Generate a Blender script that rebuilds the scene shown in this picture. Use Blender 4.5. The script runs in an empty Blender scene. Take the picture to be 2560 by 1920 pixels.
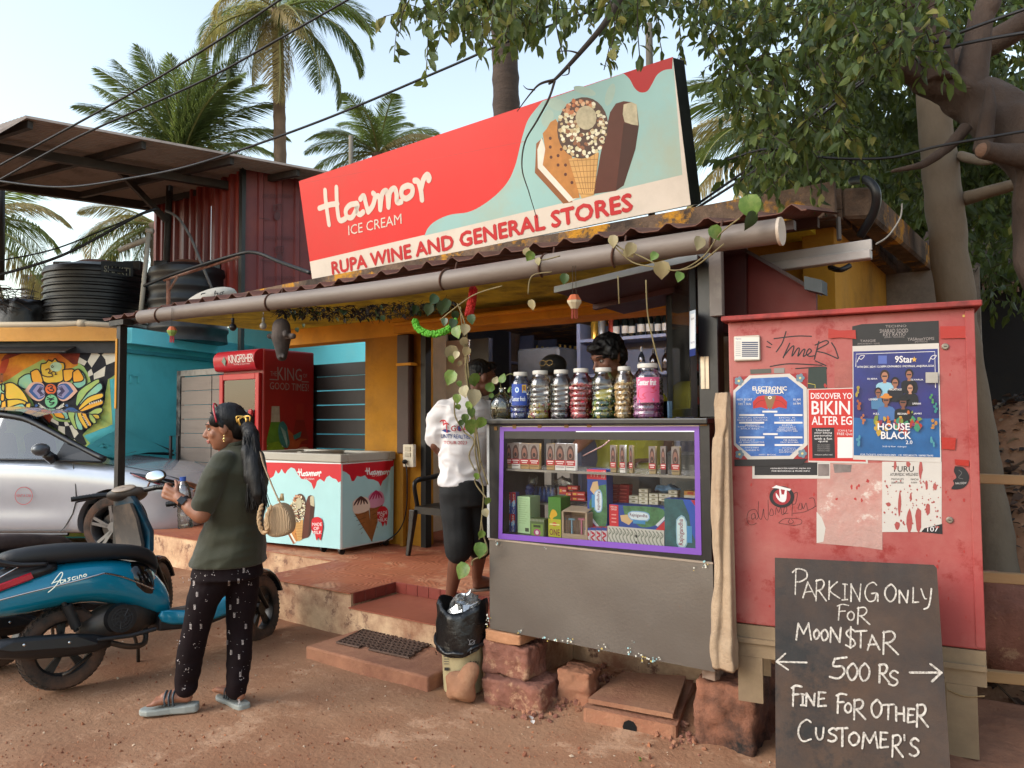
import bpy,bmesh,math,random
from mathutils import Vector,Matrix,Euler,noise
from mathutils.geometry import tessellate_polygon
from mathutils.bvhtree import BVHTree
random.seed(7)
C=bpy.context.scene.collection
SC=bpy.context.scene
PI=math.pi
V=Vector
FPX,PITCH,ROLL,YAW,EYE=1880.0,math.radians(2.59),math.radians(-0.35),math.radians(35.0),1.5
cam_d=bpy.data.cameras.new('camera')
cam=bpy.data.objects.new('camera',cam_d);C.objects.link(cam)
cam_d.sensor_width=36.0;cam_d.lens=36.0*FPX/2560.0;cam_d.clip_end=900;cam_d.clip_start=0.05
CAMR=Matrix.Rotation(YAW,3,'Z')@Matrix.Rotation(PI/2+PITCH,3,'X')@Matrix.Rotation(ROLL,3,'Z')
cam.matrix_world=Matrix.Translation((0,0,EYE))@CAMR.to_4x4()
SC.camera=cam
FW=V((-math.sin(YAW),math.cos(YAW),0));RT=V((math.cos(YAW),math.sin(YAW),0));UP=V((0,0,1))
CO=V((0,0,EYE))
SUN_EL,SUN_AZ=math.radians(31),math.radians(238)
world=bpy.data.worlds.new("World");SC.world=world;world.use_nodes=True
wn=world.node_tree.nodes;wl=world.node_tree.links
bg=wn['Background']
sky=wn.new('ShaderNodeTexSky');sky.sky_type='NISHITA';sky.sun_disc=False
sky.sun_elevation=SUN_EL;sky.sun_rotation=PI/2-SUN_AZ
sky.air_density=1.6;sky.dust_density=1.0;sky.ozone_density=1.0
hs=wn.new('ShaderNodeHueSaturation');hs.inputs['Saturation'].default_value=0.7
wl.new(sky.outputs[0],hs.inputs['Color']);wl.new(hs.outputs[0],bg.inputs[0]);bg.inputs[1].default_value=0.15
sd=bpy.data.lights.new('sun','SUN');so=bpy.data.objects.new('sun',sd);C.objects.link(so)
sd.energy=1.15;sd.angle=math.radians(38);sd.color=(1,.97,.93)
sdir=V((math.cos(SUN_EL)*math.cos(SUN_AZ),math.cos(SUN_EL)*math.sin(SUN_AZ),math.sin(SUN_EL)))
so.rotation_euler=sdir.to_track_quat('Z','Y').to_euler()
SC.view_settings.view_transform='Standard';SC.view_settings.look='None'
SC.view_settings.exposure=1.08;SC.view_settings.gamma=1;SC.view_settings.use_curve_mapping=False
SC.render.engine='CYCLES'
SC.cycles.max_bounces=8;SC.cycles.transparent_max_bounces=24
def ray(px,py):
 return(CAMR@V(((px-1280)/FPX,-(py-960)/FPX,-1)))
def PY(px,py,Y):d=ray(px,py);return CO+d*(Y/d.y)
def PX(px,py,X):d=ray(px,py);return CO+d*(X/d.x)
def PZ(px,py,z):d=ray(px,py);return CO+d*((z-EYE)/d.z)
def PD(px,py,dep):d=ray(px,py);return CO+d*(dep/d.dot(FW))
def PP(px,py,O,N):d=ray(px,py);return CO+d*((O-CO).dot(N)/d.dot(N))
MATS={}
def srgb(h):
 if isinstance(h,str):
  c=[int(h[i:i+2],16)/255 for i in(0,2,4)]
  return tuple((x/12.92 if x<=.04045 else((x+.055)/1.055)**2.4)for x in c)
 return tuple(h)
def mat(name,col,rough=.6,metal=0.,var=.12,scale=6.,bump=.15,bscale=None,dirt=None,dscale=3.,damt=.5,spec=.5,stretch=None,emit=0.,trans=0.,subs=0.,coat=0.,sheen=0.,dirt2=None,d2scale=9.,d2amt=.4,alpha=None):
 if name in MATS:return MATS[name]
 m=bpy.data.materials.new(name);m.use_nodes=True;MATS[name]=m
 nt=m.node_tree;n=nt.nodes;l=nt.links;b=n['Principled BSDF']
 c=srgb(col)
 b.inputs['Roughness'].default_value=rough;b.inputs['Metallic'].default_value=metal
 b.inputs['Specular IOR Level'].default_value=spec
 if coat:b.inputs['Coat Weight'].default_value=coat;b.inputs['Coat Roughness'].default_value=.06
 if sheen:b.inputs['Sheen Weight'].default_value=sheen
 if subs:b.inputs['Subsurface Weight'].default_value=subs;b.inputs['Subsurface Radius'].default_value=(.012,.005,.003)
 if trans:b.inputs['Transmission Weight'].default_value=trans
 tc=n.new('ShaderNodeTexCoord');src=tc.outputs['Object']
 if stretch:
  mp=n.new('ShaderNodeMapping');mp.inputs['Scale'].default_value=stretch;l.new(src,mp.inputs[0]);src=mp.outputs[0]
 def nz(sc,det=5,ro=.6):
  t=n.new('ShaderNodeTexNoise');t.inputs['Scale'].default_value=sc;t.inputs['Detail'].default_value=det
  t.inputs['Roughness'].default_value=ro;l.new(src,t.inputs['Vector']);return t.outputs['Fac']
 def mixc(fac,a,bb):
  x=n.new('ShaderNodeMix');x.data_type='RGBA'
  if isinstance(fac,float):x.inputs[0].default_value=fac
  else:l.new(fac,x.inputs[0])
  for i,q in((6,a),(7,bb)):
   if isinstance(q,tuple):x.inputs[i].default_value=(*q,1)
   else:l.new(q,x.inputs[i])
  return x.outputs[2]
 def ramp(f,lo,hi,amt=1.):
  r=n.new('ShaderNodeMapRange');r.inputs['From Min'].default_value=lo;r.inputs['From Max'].default_value=hi
  r.inputs['To Max'].default_value=amt;l.new(f,r.inputs[0]);return r.outputs[0]
 cur=c
 if var:
  f=ramp(nz(scale),.3,.7)
  cur=mixc(f,tuple(x*(1-var)for x in c),tuple(min(1,x*(1+var))for x in c))
 if dirt is not None:
  f=ramp(nz(dscale,8,.7),.55-.2*damt,.78-.2*damt,min(1,damt*1.3));cur=mixc(f,cur,srgb(dirt))
 if dirt2 is not None:
  f=ramp(nz(d2scale,8,.75),.6-.2*d2amt,.68-.2*d2amt,1.);cur=mixc(f,cur,srgb(dirt2))
 if isinstance(cur,tuple):b.inputs['Base Color'].default_value=(*cur,1)
 else:l.new(cur,b.inputs['Base Color'])
 if emit:b.inputs['Emission Color'].default_value=(*c,1);b.inputs['Emission Strength'].default_value=emit
 if bump:
  bp=n.new('ShaderNodeBump');bp.inputs['Strength'].default_value=min(1,bump);bp.inputs['Distance'].default_value=.01*max(1,bump)
  l.new(nz(bscale or scale*6,6,.65),bp.inputs['Height']);l.new(bp.outputs[0],b.inputs['Normal'])
 if rough<.9 and var:
  l.new(ramp(nz(scale*2.3),.2,.8,0)if False else _rr(n,l,nz(scale*2.3),rough),b.inputs['Roughness'])
 m.diffuse_color=(*c,1)
 return m
def _rr(n,l,f,r):
 x=n.new('ShaderNodeMapRange');x.inputs['To Min'].default_value=max(0,r*.8);x.inputs['To Max'].default_value=min(1,r*1.25);l.new(f,x.inputs[0]);return x.outputs[0]
def glass(name,tint=(1,1,1),refl=.9,rough=.02,base=.06,grime=.0):
 """thin clear sheet: see-through with a fresnel reflection and a little grime"""
 if name in MATS:return MATS[name]
 m=bpy.data.materials.new(name);m.use_nodes=True;MATS[name]=m
 nt=m.node_tree;n=nt.nodes;l=nt.links;n.remove(n['Principled BSDF'])
 out=n['Material Output'];t=n.new('ShaderNodeBsdfTransparent');t.inputs[0].default_value=(*tint,1)
 g=n.new('ShaderNodeBsdfGlossy');g.inputs['Roughness'].default_value=rough;g.inputs[0].default_value=(refl,)*3+(1,)
 fr=n.new('ShaderNodeFresnel');fr.inputs[0].default_value=1.5
 mr=n.new('ShaderNodeMapRange');mr.inputs['To Min'].default_value=base;mr.inputs['From Min'].default_value=.04;mr.inputs['To Max'].default_value=1
 l.new(fr.outputs[0],mr.inputs[0])
 mx=n.new('ShaderNodeMixShader');l.new(mr.outputs[0],mx.inputs[0]);l.new(t.outputs[0],mx.inputs[1]);l.new(g.outputs[0],mx.inputs[2])
 last=mx.outputs[0]
 if grime:
  d=n.new('ShaderNodeBsdfDiffuse');d.inputs[0].default_value=(.6,.58,.54,1)
  tc=n.new('ShaderNodeTexCoord');nn=n.new('ShaderNodeTexNoise');nn.inputs['Scale'].default_value=5;nn.inputs['Detail'].default_value=7
  l.new(tc.outputs['Object'],nn.inputs['Vector'])
  r2=n.new('ShaderNodeMapRange');r2.inputs['From Min'].default_value=.35;r2.inputs['From Max'].default_value=.8;r2.inputs['To Max'].default_value=grime
  l.new(nn.outputs['Fac'],r2.inputs[0]);m2=n.new('ShaderNodeMixShader')
  l.new(r2.outputs[0],m2.inputs[0]);l.new(last,m2.inputs[1]);l.new(d.outputs[0],m2.inputs[2]);last=m2.outputs[0]
 l.new(last,out.inputs[0]);return m
def leafmat(name,col,tr=.4):
 m=mat(name,col,.55,var=.35,scale=9,bump=0,spec=.3);n=m.node_tree.nodes;l=m.node_tree.links;p=n['Principled BSDF'];t=n.new('ShaderNodeBsdfTranslucent');x=n.new('ShaderNodeMixShader');x.inputs[0].default_value=tr
 src=p.inputs['Base Color'].links[0].from_socket;g=n.new('ShaderNodeMix');g.data_type='RGBA';g.inputs[0].default_value=.35;l.new(src,g.inputs[6]);g.inputs[7].default_value=(.35,.42,.06,1);l.new(g.outputs[2],t.inputs[0])
 l.new(p.outputs[0],x.inputs[1]);l.new(t.outputs[0],x.inputs[2]);l.new(x.outputs[0],n['Material Output'].inputs[0]);return m
def ink(col,rough=.55,coat=0.):
 k='ink_%s_%s'%(col if isinstance(col,str)else '%.2f%.2f%.2f'%col,rough)
 return mat(k,col,rough,var=.06,scale=3,bump=0,coat=coat)
def tag(o,label=None,cat=None,group=None,kind=None):
 if label:o['label']=label
 if cat:o['category']=cat
 if group:o['group']=group
 if kind:o['kind']=kind
 return o
def empty(name,loc,label=None,cat=None,group=None,rz=0,mw=None):
 o=bpy.data.objects.new(name,None);C.objects.link(o);o.empty_display_size=.1
 if mw is not None:o.matrix_world=mw
 else:o.location=loc;o.rotation_euler=(0,0,rz)
 return tag(o,label,cat,group)
def adopt(o,parent):
 """parent a mesh whose coordinates are in world space"""
 o.parent=parent;m=Matrix.Identity(4);p=parent;chain=[]
 while p:chain.append(p);p=p.parent
 for p in reversed(chain):
  m=m@p.matrix_parent_inverse@(Matrix.Translation(p.location)@p.rotation_euler.to_matrix().to_4x4()@Matrix.Diagonal((*p.scale,1)))
 o.matrix_parent_inverse=m.inverted()
 return o
def children(o):return[c for c in bpy.data.objects if c.parent==o]
def copy_tree(o,parent=None):
 c=o.copy();C.objects.link(c)
 if parent:c.parent=parent
 for ch in children(o):copy_tree(ch,c)
 return c
def frame_for(t):
 t=t.normalized();a=V((0,0,1))if abs(t.z)<.9 else V((1,0,0))
 u=t.cross(a).normalized();return u,t.cross(u).normalized()
def crom(pts,k=6):
 P=[V(p)for p in pts]
 if len(P)<3:return P
 out=[]
 for i in range(len(P)-1):
  p0=P[max(i-1,0)];p1=P[i];p2=P[i+1];p3=P[min(i+2,len(P)-1)]
  for j in range(k):
   t=j/k
   out.append(.5*((2*p1)+(p2-p0)*t+(2*p0-5*p1+4*p2-p3)*t*t+(3*p1-p0-3*p2+p3)*t**3))
 out.append(P[-1]);return out
class MB:
 def __init__(s):s.v=[];s.f=[];s.m=[]
 def add(s,vs,fs,mi=0):
  b=len(s.v);s.v+=[tuple(x)for x in vs];s.f+=[tuple(b+i for i in f)for f in fs];s.m+=[mi]*len(fs);return s
 def obox(s,o,a,b,c,mi=0):
  o,a,b,c=V(o),V(a),V(b),V(c)
  vs=[o,o+a,o+a+b,o+b,o+c,o+a+c,o+a+b+c,o+b+c]
  fs=[(0,3,2,1),(4,5,6,7),(0,1,5,4),(1,2,6,5),(2,3,7,6),(3,0,4,7)]
  if a.cross(b).dot(c)<0:fs=[f[::-1]for f in fs]
  return s.add(vs,fs,mi)
 def box(s,p0,p1,mi=0):
  p0,p1=V(p0),V(p1);d=p1-p0
  return s.obox(p0,(d.x,0,0),(0,d.y,0),(0,0,d.z),mi)
 def cbox(s,c,size,rot=None,mi=0):
  R=(Euler(rot).to_matrix()if rot else Matrix.Identity(3));c=V(c)
  a,b,d=R@V((size[0],0,0)),R@V((0,size[1],0)),R@V((0,0,size[2]))
  return s.obox(c-(a+b+d)/2,a,b,d,mi)
 def tube(s,pts,r,n=8,mi=0,cap=True,flat=None):
  P=[V(p)for p in pts];N=len(P);R=r if isinstance(r,(list,tuple))else[r]*N
  rings=[];u=None
  for i in range(N):
   t=(P[min(i+1,N-1)]-P[max(i-1,0)])
   if t.length<1e-9:t=V((0,0,1))
   t.normalize()
   if u is None:u,w=frame_for(t)
   else:
    u=(u-t*u.dot(t));u=u.normalized()if u.length>1e-6 else frame_for(t)[0]
    w=t.cross(u)
   rings.append([P[i]+(u*math.cos(2*PI*k/n)+w*math.sin(2*PI*k/n)*(flat or 1))*R[i]for k in range(n)])
  return s.loft(rings,mi,cap)
 def loft(s,rings,mi=0,cap=True,close=True):
  n=len(rings[0]);vs=[p for r in rings for p in r];fs=[]
  for i in range(len(rings)-1):
   for k in range(n if close else n-1):
    a=i*n+k;b=i*n+(k+1)%n;fs.append((a,b,b+n,a+n))
  if cap and close:fs+=[tuple(range(n))[::-1],tuple((len(rings)-1)*n+k for k in range(n))]
  return s.add(vs,fs,mi)
 def lathe(s,prof,n=16,c=(0,0,0),axis=None,mi=0,cap=True,wob=None):
  c=V(c)
  if axis is None:A,B,D=V((1,0,0)),V((0,1,0)),V((0,0,1))
  else:D=V(axis).normalized();A,B=frame_for(D)
  if A.cross(B).dot(D)<0:B=-B
  rings=[[c+D*z+(A*math.cos(2*PI*k/n)+B*math.sin(2*PI*k/n))*(r*(wob(k/n,z)if wob else 1))for k in range(n)]for r,z in prof]
  return s.loft(rings,mi,cap)
 def cyl(s,p0,p1,r,r2=None,n=12,mi=0):return s.tube([p0,p1],[r,r if r2 is None else r2],n,mi)
 def ell(s,c,rad,rot=None,n=12,m=8,mi=0):
  c=V(c);R=rot if isinstance(rot,Matrix)else(Euler(rot).to_matrix()if rot else Matrix.Identity(3))
  vs=[c+R@V((0,0,-rad[2]))];fs=[]
  for i in range(1,m):
   ph=-PI/2+PI*i/m
   for k in range(n):vs.append(c+R@V((rad[0]*math.cos(ph)*math.cos(2*PI*k/n),rad[1]*math.cos(ph)*math.sin(2*PI*k/n),rad[2]*math.sin(ph))))
  vs.append(c+R@V((0,0,rad[2])));L=len(vs)-1
  for k in range(n):fs.append((0,1+(k+1)%n,1+k));fs.append((L,L-n+k,L-n+(k+1)%n))
  for i in range(m-2):
   for k in range(n):
    a=1+i*n+k;b=1+i*n+(k+1)%n;fs.append((a,b,b+n,a+n))
  return s.add(vs,fs,mi)
 def capsule(s,p0,p1,r0,r1,n=14):
  p0,p1=V(p0),V(p1);t=(p1-p0);L=t.length;t.normalize()
  pr=[(r0*math.cos(a),r0*math.sin(a))for a in[-PI/2*.98+PI/2*.98*i/4 for i in range(5)]]
  pr+=[(r1*math.cos(a),L+r1*math.sin(a))for a in[PI/2*.98*i/4 for i in range(5)]]
  return s.lathe(pr,n,p0,t)
 def prism(s,poly,h,mi=0,mi_side=None):
  """poly: 3D points in a plane, h: extrusion vector"""
  P=[V(p)for p in poly];n=len(P);h=V(h);vs=P+[p+h for p in P]
  tri=tessellate_polygon([P]);nn=sum((P[i].cross(P[(i+1)%n])for i in range(n)),V((0,0,0)))
  up=nn.dot(h)>0
  t0=[];
  for t in tri:
   a,b,c=t;w=(P[b]-P[a]).cross(P[c]-P[a]).dot(nn)
   t0.append((a,b,c)if w>0 else(a,c,b))
  fs=[(t[::-1]if up else t)for t in t0];s.add(vs[:n],fs,mi)
  s.add(vs[n:],[(t if up else t[::-1])for t in t0],mi)
  sd_=[(i,(i+1)%n,(i+1)%n+n,i+n)for i in range(n)]
  if not up:sd_=[f[::-1]for f in sd_]
  return s.add(vs,sd_,mi if mi_side is None else mi_side)
 def grid(s,fn,nu,nv,mi=0):
  vs=[fn(i/nu,j/nv)for j in range(nv+1)for i in range(nu+1)]
  fs=[(j*(nu+1)+i,j*(nu+1)+i+1,(j+1)*(nu+1)+i+1,(j+1)*(nu+1)+i)for j in range(nv)for i in range(nu)]
  return s.add(vs,fs,mi)
 def quad(s,a,b,c,d,mi=0):return s.add([a,b,c,d],[(0,1,2,3)],mi)
 def xf(s,M):
  s.v=[tuple(M@V(p))for p in s.v];return s
 def build(s,name,mats,parent=None,local=False,smooth=False,bevel=0,subd=0,seg=1,angle=None,label=None,cat=None,group=None,kind=None,mods=(),origin=None):
  if not isinstance(mats,(list,tuple)):mats=[mats]
  vs=s.v;org=None
  if parent is None and not local:
   xs=[p[0]for p in vs];ys=[p[1]for p in vs];zs=[p[2]for p in vs]
   org=V(((min(xs)+max(xs))/2,(min(ys)+max(ys))/2,min(zs)))if origin is None else V(origin)
   vs=[(p[0]-org.x,p[1]-org.y,p[2]-org.z)for p in vs]
  me=bpy.data.meshes.new(name);me.from_pydata(vs,[],s.f)
  for m in mats:me.materials.append(m)
  me.polygons.foreach_set('material_index',s.m)
  if smooth:
   me.polygons.foreach_set('use_smooth',[True]*len(s.f))
   if angle or smooth=='auto':me.set_sharp_from_angle(angle=math.radians(angle or 40))
  me.update()
  o=bpy.data.objects.new(name,me);C.objects.link(o)
  if org is not None:o.location=org
  if parent is not None:
   if local:o.parent=parent
   else:adopt(o,parent)
  if bevel:
   b=o.modifiers.new('bevel','BEVEL');b.width=bevel;b.segments=seg;b.limit_method='ANGLE';b.angle_limit=math.radians(35)
   if seg>1:b.harden_normals=False
  if subd:
   b=o.modifiers.new('subsurf','SUBSURF');b.levels=subd;b.render_levels=subd
  return tag(o,label,cat,group,kind)
def bake(o):
 """apply the modifiers of o"""
 dg=bpy.context.evaluated_depsgraph_get();dg.update()
 ev=o.evaluated_get(dg);me=bpy.data.meshes.new_from_object(ev)
 o.modifiers.clear();o.data=me;return o
def organic(mb,name,m,voxel,smooth_n=4,parent=None,factor=.5,label=None,fn=None,disp=None):
 """union of closed solids melted into one continuous skin"""
 o=mb.build(name,m,parent)
 r=o.modifiers.new('remesh','REMESH');r.mode='VOXEL';r.voxel_size=voxel;r.use_smooth_shade=True
 if smooth_n:
  q=o.modifiers.new('smooth','SMOOTH');q.iterations=smooth_n;q.factor=factor
 bake(o)
 if fn:
  for v in o.data.vertices:v.co=fn(v.co)
 o.data.polygons.foreach_set('use_smooth',[True]*len(o.data.polygons))
 if label:o['label']=label
 return o
_tc={}
def text_geo(s,bold=0.,shear=0.,spacing=1.,res=2):
 k=(s,bold,shear,spacing,res)
 if k in _tc:return _tc[k]
 cu=bpy.data.curves.new('t','FONT');cu.body=s;cu.offset=bold;cu.shear=shear;cu.space_character=spacing;cu.resolution_u=res
 o=bpy.data.objects.new('t',cu);C.objects.link(o)
 dg=bpy.context.evaluated_depsgraph_get();me=bpy.data.meshes.new_from_object(o.evaluated_get(dg))
 vs=[(v.co.x,v.co.y)for v in me.vertices];fs=[tuple(p.vertices)for p in me.polygons]
 bpy.data.objects.remove(o);bpy.data.curves.remove(cu);bpy.data.meshes.remove(me)
 x0=min(v[0]for v in vs);x1=max(v[0]for v in vs);y0=min(v[1]for v in vs);y1=max(v[1]for v in vs)
 vs=[((x-x0)/(x1-x0),(y-y0)/(y1-y0))for x,y in vs]
 _tc[k]=(vs,fs,(x1-x0)/(y1-y0));return _tc[k]
class Art:
 """flat print in a plane; mp maps the drawing's own 2D coordinates to points of the plane"""
 def __init__(s,mp,N,step=.00008,lay0=.001,wrap=None):
  s.mp=mp;s.N=V(N).normalized();s.mb=MB();s.mats=[];s.lay=lay0;s.step=step;s.wrap=wrap
 def mi(s,m):
  if isinstance(m,(str,tuple)):m=ink(m)
  if m not in s.mats:s.mats.append(m)
  return s.mats.index(m)
 def put(s,P,fs,col,adv=True):
  Q=[p+s.N*s.lay for p in P]if s.wrap is None else[s.wrap(p,s.lay)for p in P]
  out=[]
  for f in fs:
   nn=V((0,0,0))
   for i in range(1,len(f)-1):nn+=(Q[f[i]]-Q[f[0]]).cross(Q[f[i+1]]-Q[f[0]])
   out.append(f if nn.dot(s.N)>=0 else tuple(f)[::-1])
  s.mb.add(Q,out,s.mi(col));s.lay+=s.step if adv else 4e-6
 def poly(s,pts,col,smooth=0,adv=True):
  if smooth:
   pts=[tuple(p)for p in crom([V((*p,0))for p in(list(pts)+[pts[0]])],smooth)][:-1]
  P=[s.mp(p[0],p[1])for p in pts];s.put(P,[tuple(t)for t in tessellate_polygon([P])],col,adv)
 def rect(s,x0,y0,x1,y1,col,adv=True):s.put([s.mp(x0,y0),s.mp(x1,y0),s.mp(x1,y1),s.mp(x0,y1)],[(0,1,2,3)],col,adv)
 def disc(s,x,y,rx,ry,col,n=20,rot=0.,adv=True):
  c,q=math.cos(rot),math.sin(rot)
  s.put([s.mp(x+rx*math.cos(a)*c-ry*math.sin(a)*q,y+rx*math.cos(a)*q+ry*math.sin(a)*c)for a in[2*PI*i/n for i in range(n)]],[tuple(range(n))],col,adv)
 def stroke(s,pts,w,col,smooth=5,taper=False,closed=False,adv=True):
  """w in metres"""
  if closed:pts=list(pts)+[pts[0]]
  P=[s.mp(p[0],p[1])for p in pts]
  if smooth:P=crom(P,smooth)
  n=len(P);L=[];
  for i in range(n):
   t=P[min(i+1,n-1)]-P[max(i-1,0)]
   if t.length<1e-9:t=V((1,0,0))
   d=t.normalized().cross(s.N);ww=w/2*(math.sin(PI*(i+.6)/(n+.2))**.6 if taper else 1)
   L.append((P[i]+d*ww,P[i]-d*ww))
  vs=[p for q in L for p in q];s.put(vs,[(2*i,2*i+1,2*i+3,2*i+2)for i in range(n-1)],col,False)
  if not taper and w>.004:
   a,b=frame_for(s.N)
   for e in(P[0],P[-1]):
    s.put([e+(a*math.cos(q)+b*math.sin(q))*w/2 for q in[2*PI*i/10 for i in range(10)]],[tuple(range(10))],col,False)
  if adv:s.lay+=s.step
 def text(s,st,quad,col,bold=0.,shear=0.,spacing=1.,res=2,adv=True):
  """quad: TL, TR, BR, BL of the lettering's box in drawing coordinates"""
  vs,fs,asp=text_geo(st,0.,shear,spacing,res)
  if len(quad)==4 and not isinstance(quad[0],(tuple,list)):
   x0,y0,x1,y1=quad;quad=((x0,y0),(x1,y0),(x1,y1),(x0,y1))
  a,b,c,d=[s.mp(*q)for q in quad]
  h=((a-d).length)*bold*.55
  e1=(c-d).normalized()*h;e2=(a-d).normalized()*h;B=[(d*(1-x)+c*x)*(1-y)+(a*(1-x)+b*x)*y for x,y in vs]
  for q in([(-1,0),(1,0),(0,-1),(0,1)]if bold>.008 else[]):s.put([p+e1*q[0]+e2*q[1]for p in B],fs,col,False)
  s.put(B,fs,col,adv)
 def build(s,name,parent,**k):
  return s.mb.build(name,s.mats,parent,**k)
def affine(O,U,W,w=1.,h=1.):
 """drawing box w x h, x to the right, y down; O top left corner, U right edge vector, W down edge vector"""
 O,U,W=V(O),V(U),V(W)
 return lambda x,y:O+U*(x/w)+W*(y/h)
def photo_plane(O,N):return lambda x,y:PP(x,y,O,N)
# GROUND
def soil_mat():
 m=mat('soil','9c765b',.95,var=.16,scale=1.3,bump=.9,bscale=38,dirt='84553d',dscale=.9,damt=.55,dirt2='b08a6e',d2scale=2.6,d2amt=.3,spec=.15)
 return m
def gz(x,y):
 z=.030*noise.noise((x*.55,y*.55,3.1))+.011*noise.noise((x*2.3,y*2.3,0))+.006*noise.noise((x*7,y*7,5))
 d=math.exp(-(((x+1.75)/.75)**2+((y-3.62)/.28)**2));z+=.05*d
 b=max(0.,min(1.,(y-4.3)/2.2))*max(0.,min(1.,(x+.75)/.45));z+=b*1.5*(1+.25*noise.noise((x*1.3,y*1.3,9)))
 return z
gb=MB()
def gw(u):return(abs(u)**4)*420*(1 if u>0 else-1)+u*8
gb.grid(lambda u,v:(gw(2*u-1)-2.4,gw(2*v-1)+3.2,gz(gw(2*u-1)-2.4,gw(2*v-1)+3.2)),300,300)
gb.build('ground',soil_mat(),smooth=True,kind='structure',label='reddish laterite dirt yard with grit and tyre scuffs',origin=(0,0,0))
pb=MB()
for i in range(3600):
 px,py=random.uniform(-200,2760),1960-560*random.random()**1.6
 p=PZ(px,py,0)
 if p.length>12 or(-4.9<p.x<-1 and p.y>3.6)or(-3.85<p.x<-2.75 and p.y>3.1):continue
 r=random.choice([.003,.004,.005,.007])*random.uniform(.7,1.3)*(1+.1*(p.length-2))*(2.0 if random.random()<.02 else 1)
 z=gz(p.x,p.y);R=Euler((random.random()*6,)*3).to_matrix()
 vs=[R@V(q)*r*random.uniform(.7,1.2)for q in((1,0,0),(-1,0,0),(0,.8,0),(0,-.8,0),(0,0,.5),(0,0,-.5))]
 pb.add([V((p.x,p.y,z+r*.2))+q for q in vs],[(0,2,4),(2,1,4),(1,3,4),(3,0,4),(2,0,5),(1,2,5),(3,1,5),(0,3,5)],random.choice([0,0,0,0,1,1,1,2]))
pb.build('gravel',[mat('grit','9a6446',.95,bump=0),mat('grit2','7c4a34',.95,bump=0),mat('grit3','b29a82',.9,bump=0)],kind='stuff',label='loose grit and small stones scattered over the dirt',origin=(0,0,0))
# PLATFORM AND STEP
plat_top=mat('oxide_floor','a4603f',.62,var=.12,scale=2.2,bump=0,dirt='8d4030',dscale=1.2,damt=.5,dirt2='b98463',d2scale=1.7,d2amt=.4)
def swirl_relief(m,sc=2.6,freq=60):
 n=m.node_tree.nodes;l=m.node_tree.links;b=n['Principled BSDF']
 tc=n.new('ShaderNodeTexCoord');v=n.new('ShaderNodeTexVoronoi');v.inputs['Scale'].default_value=sc
 nn=n.new('ShaderNodeTexNoise');nn.inputs['Scale'].default_value=3;l.new(tc.outputs['Object'],nn.inputs['Vector'])
 ad=n.new('ShaderNodeMixRGB');ad.blend_type='ADD';ad.inputs[0].default_value=.35;l.new(tc.outputs['Object'],ad.inputs[1]);l.new(nn.outputs['Color'],ad.inputs[2])
 l.new(ad.outputs[0],v.inputs['Vector']);mu=n.new('ShaderNodeMath');mu.operation='MULTIPLY';mu.inputs[1].default_value=freq
 l.new(v.outputs['Distance'],mu.inputs[0]);s=n.new('ShaderNodeMath');s.operation='SINE';l.new(mu.outputs[0],s.inputs[0])
 bp=n.new('ShaderNodeBump');bp.inputs['Strength'].default_value=.25;bp.inputs['Distance'].default_value=.006;l.new(s.outputs[0],bp.inputs['Height']);l.new(bp.outputs[0],b.inputs['Normal'])
swirl_relief(plat_top)
lime=mat('limewash','d2b08c',.9,var=.1,scale=3,bump=.5,bscale=30,dirt='8e5f45',dscale=2.5,damt=.75,dirt2='7d5a48',d2scale=7,d2amt=.25)
redtile=mat('red_tile','7c3428',.5,var=.2,scale=6,bump=.1)
plat=empty('platform',(-4,3.7,0));tag(plat,kind='structure',label='raised red oxide veranda floor with limewashed edge and one step')
b=MB()
for x0,y0,x1,y1 in((-4.92,3.66,-3.93,4.10),(-4.92,4.103,-.86,9.2),(-8.7,4.4,-4.923,9.2)):
 b.box((x0,y0,-.1),(x1,y1,.295),0)
b.build('edge_wall',lime,plat)
b=MB()
for x0,y0,x1,y1 in((-4.93,3.645,-3.925,4.10),(-4.93,4.103,-.86,9.2),(-8.71,4.39,-4.933,9.2)):
 b.box((x0,y0,.2951),(x1,y1,.30),0)
b.build('floor_finish',plat_top,plat)
b=MB();b.box((-3.88,3.60,-.1),(-2.42,4.098,.215));b.build('step',lime,plat)
b=MB();b.box((-3.885,3.593,.2151),(-2.42,4.098,.222));b.build('tread',mat('tread_red','94513a',.6,scale=3,bump=.2,dirt='6e3628',damt=.4),plat)
for i in range(14):
 x=-3.92+i*.108
 MB().box((x,4.087+random.uniform(-.001,.001),.222),(x+.105,4.101,.298)).build('riser_tile',redtile,plat,bevel=.002)
for i in range(4):
 y=3.68+i*.104
 MB().box((-3.932,y,.222),(-3.92,y+.1,.298)).build('riser_tile',redtile,plat,bevel=.002)
b=MB();b.box((-3.80,3.16,-.05),(-2.79,3.595,.085));
o=b.build('entrance_slab',mat('slab_conc','9f6f54',.9,var=.15,scale=4,bump=.7,bscale=40,dirt='7b4d3a',damt=.6),kind='structure',bevel=.012,seg=2,label='low dusty concrete slab in front of the step')
A,B_,Cc,D=PZ(842,1609,.087),PZ(917,1572,.087),PZ(1098,1613,.087),PZ(1022,1648,.087)
mb=MB();L0,L1=(B_-A),(D-A)
rub=mat('rubber_mat','5a4438',.8,var=.2,scale=9,bump=.2)
NX,NY=15,8;T=V((0,0,.012));Lx=(D-A);Ly=(B_-A)
def cell(u,v):return A+Lx*u+Ly*v
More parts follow.
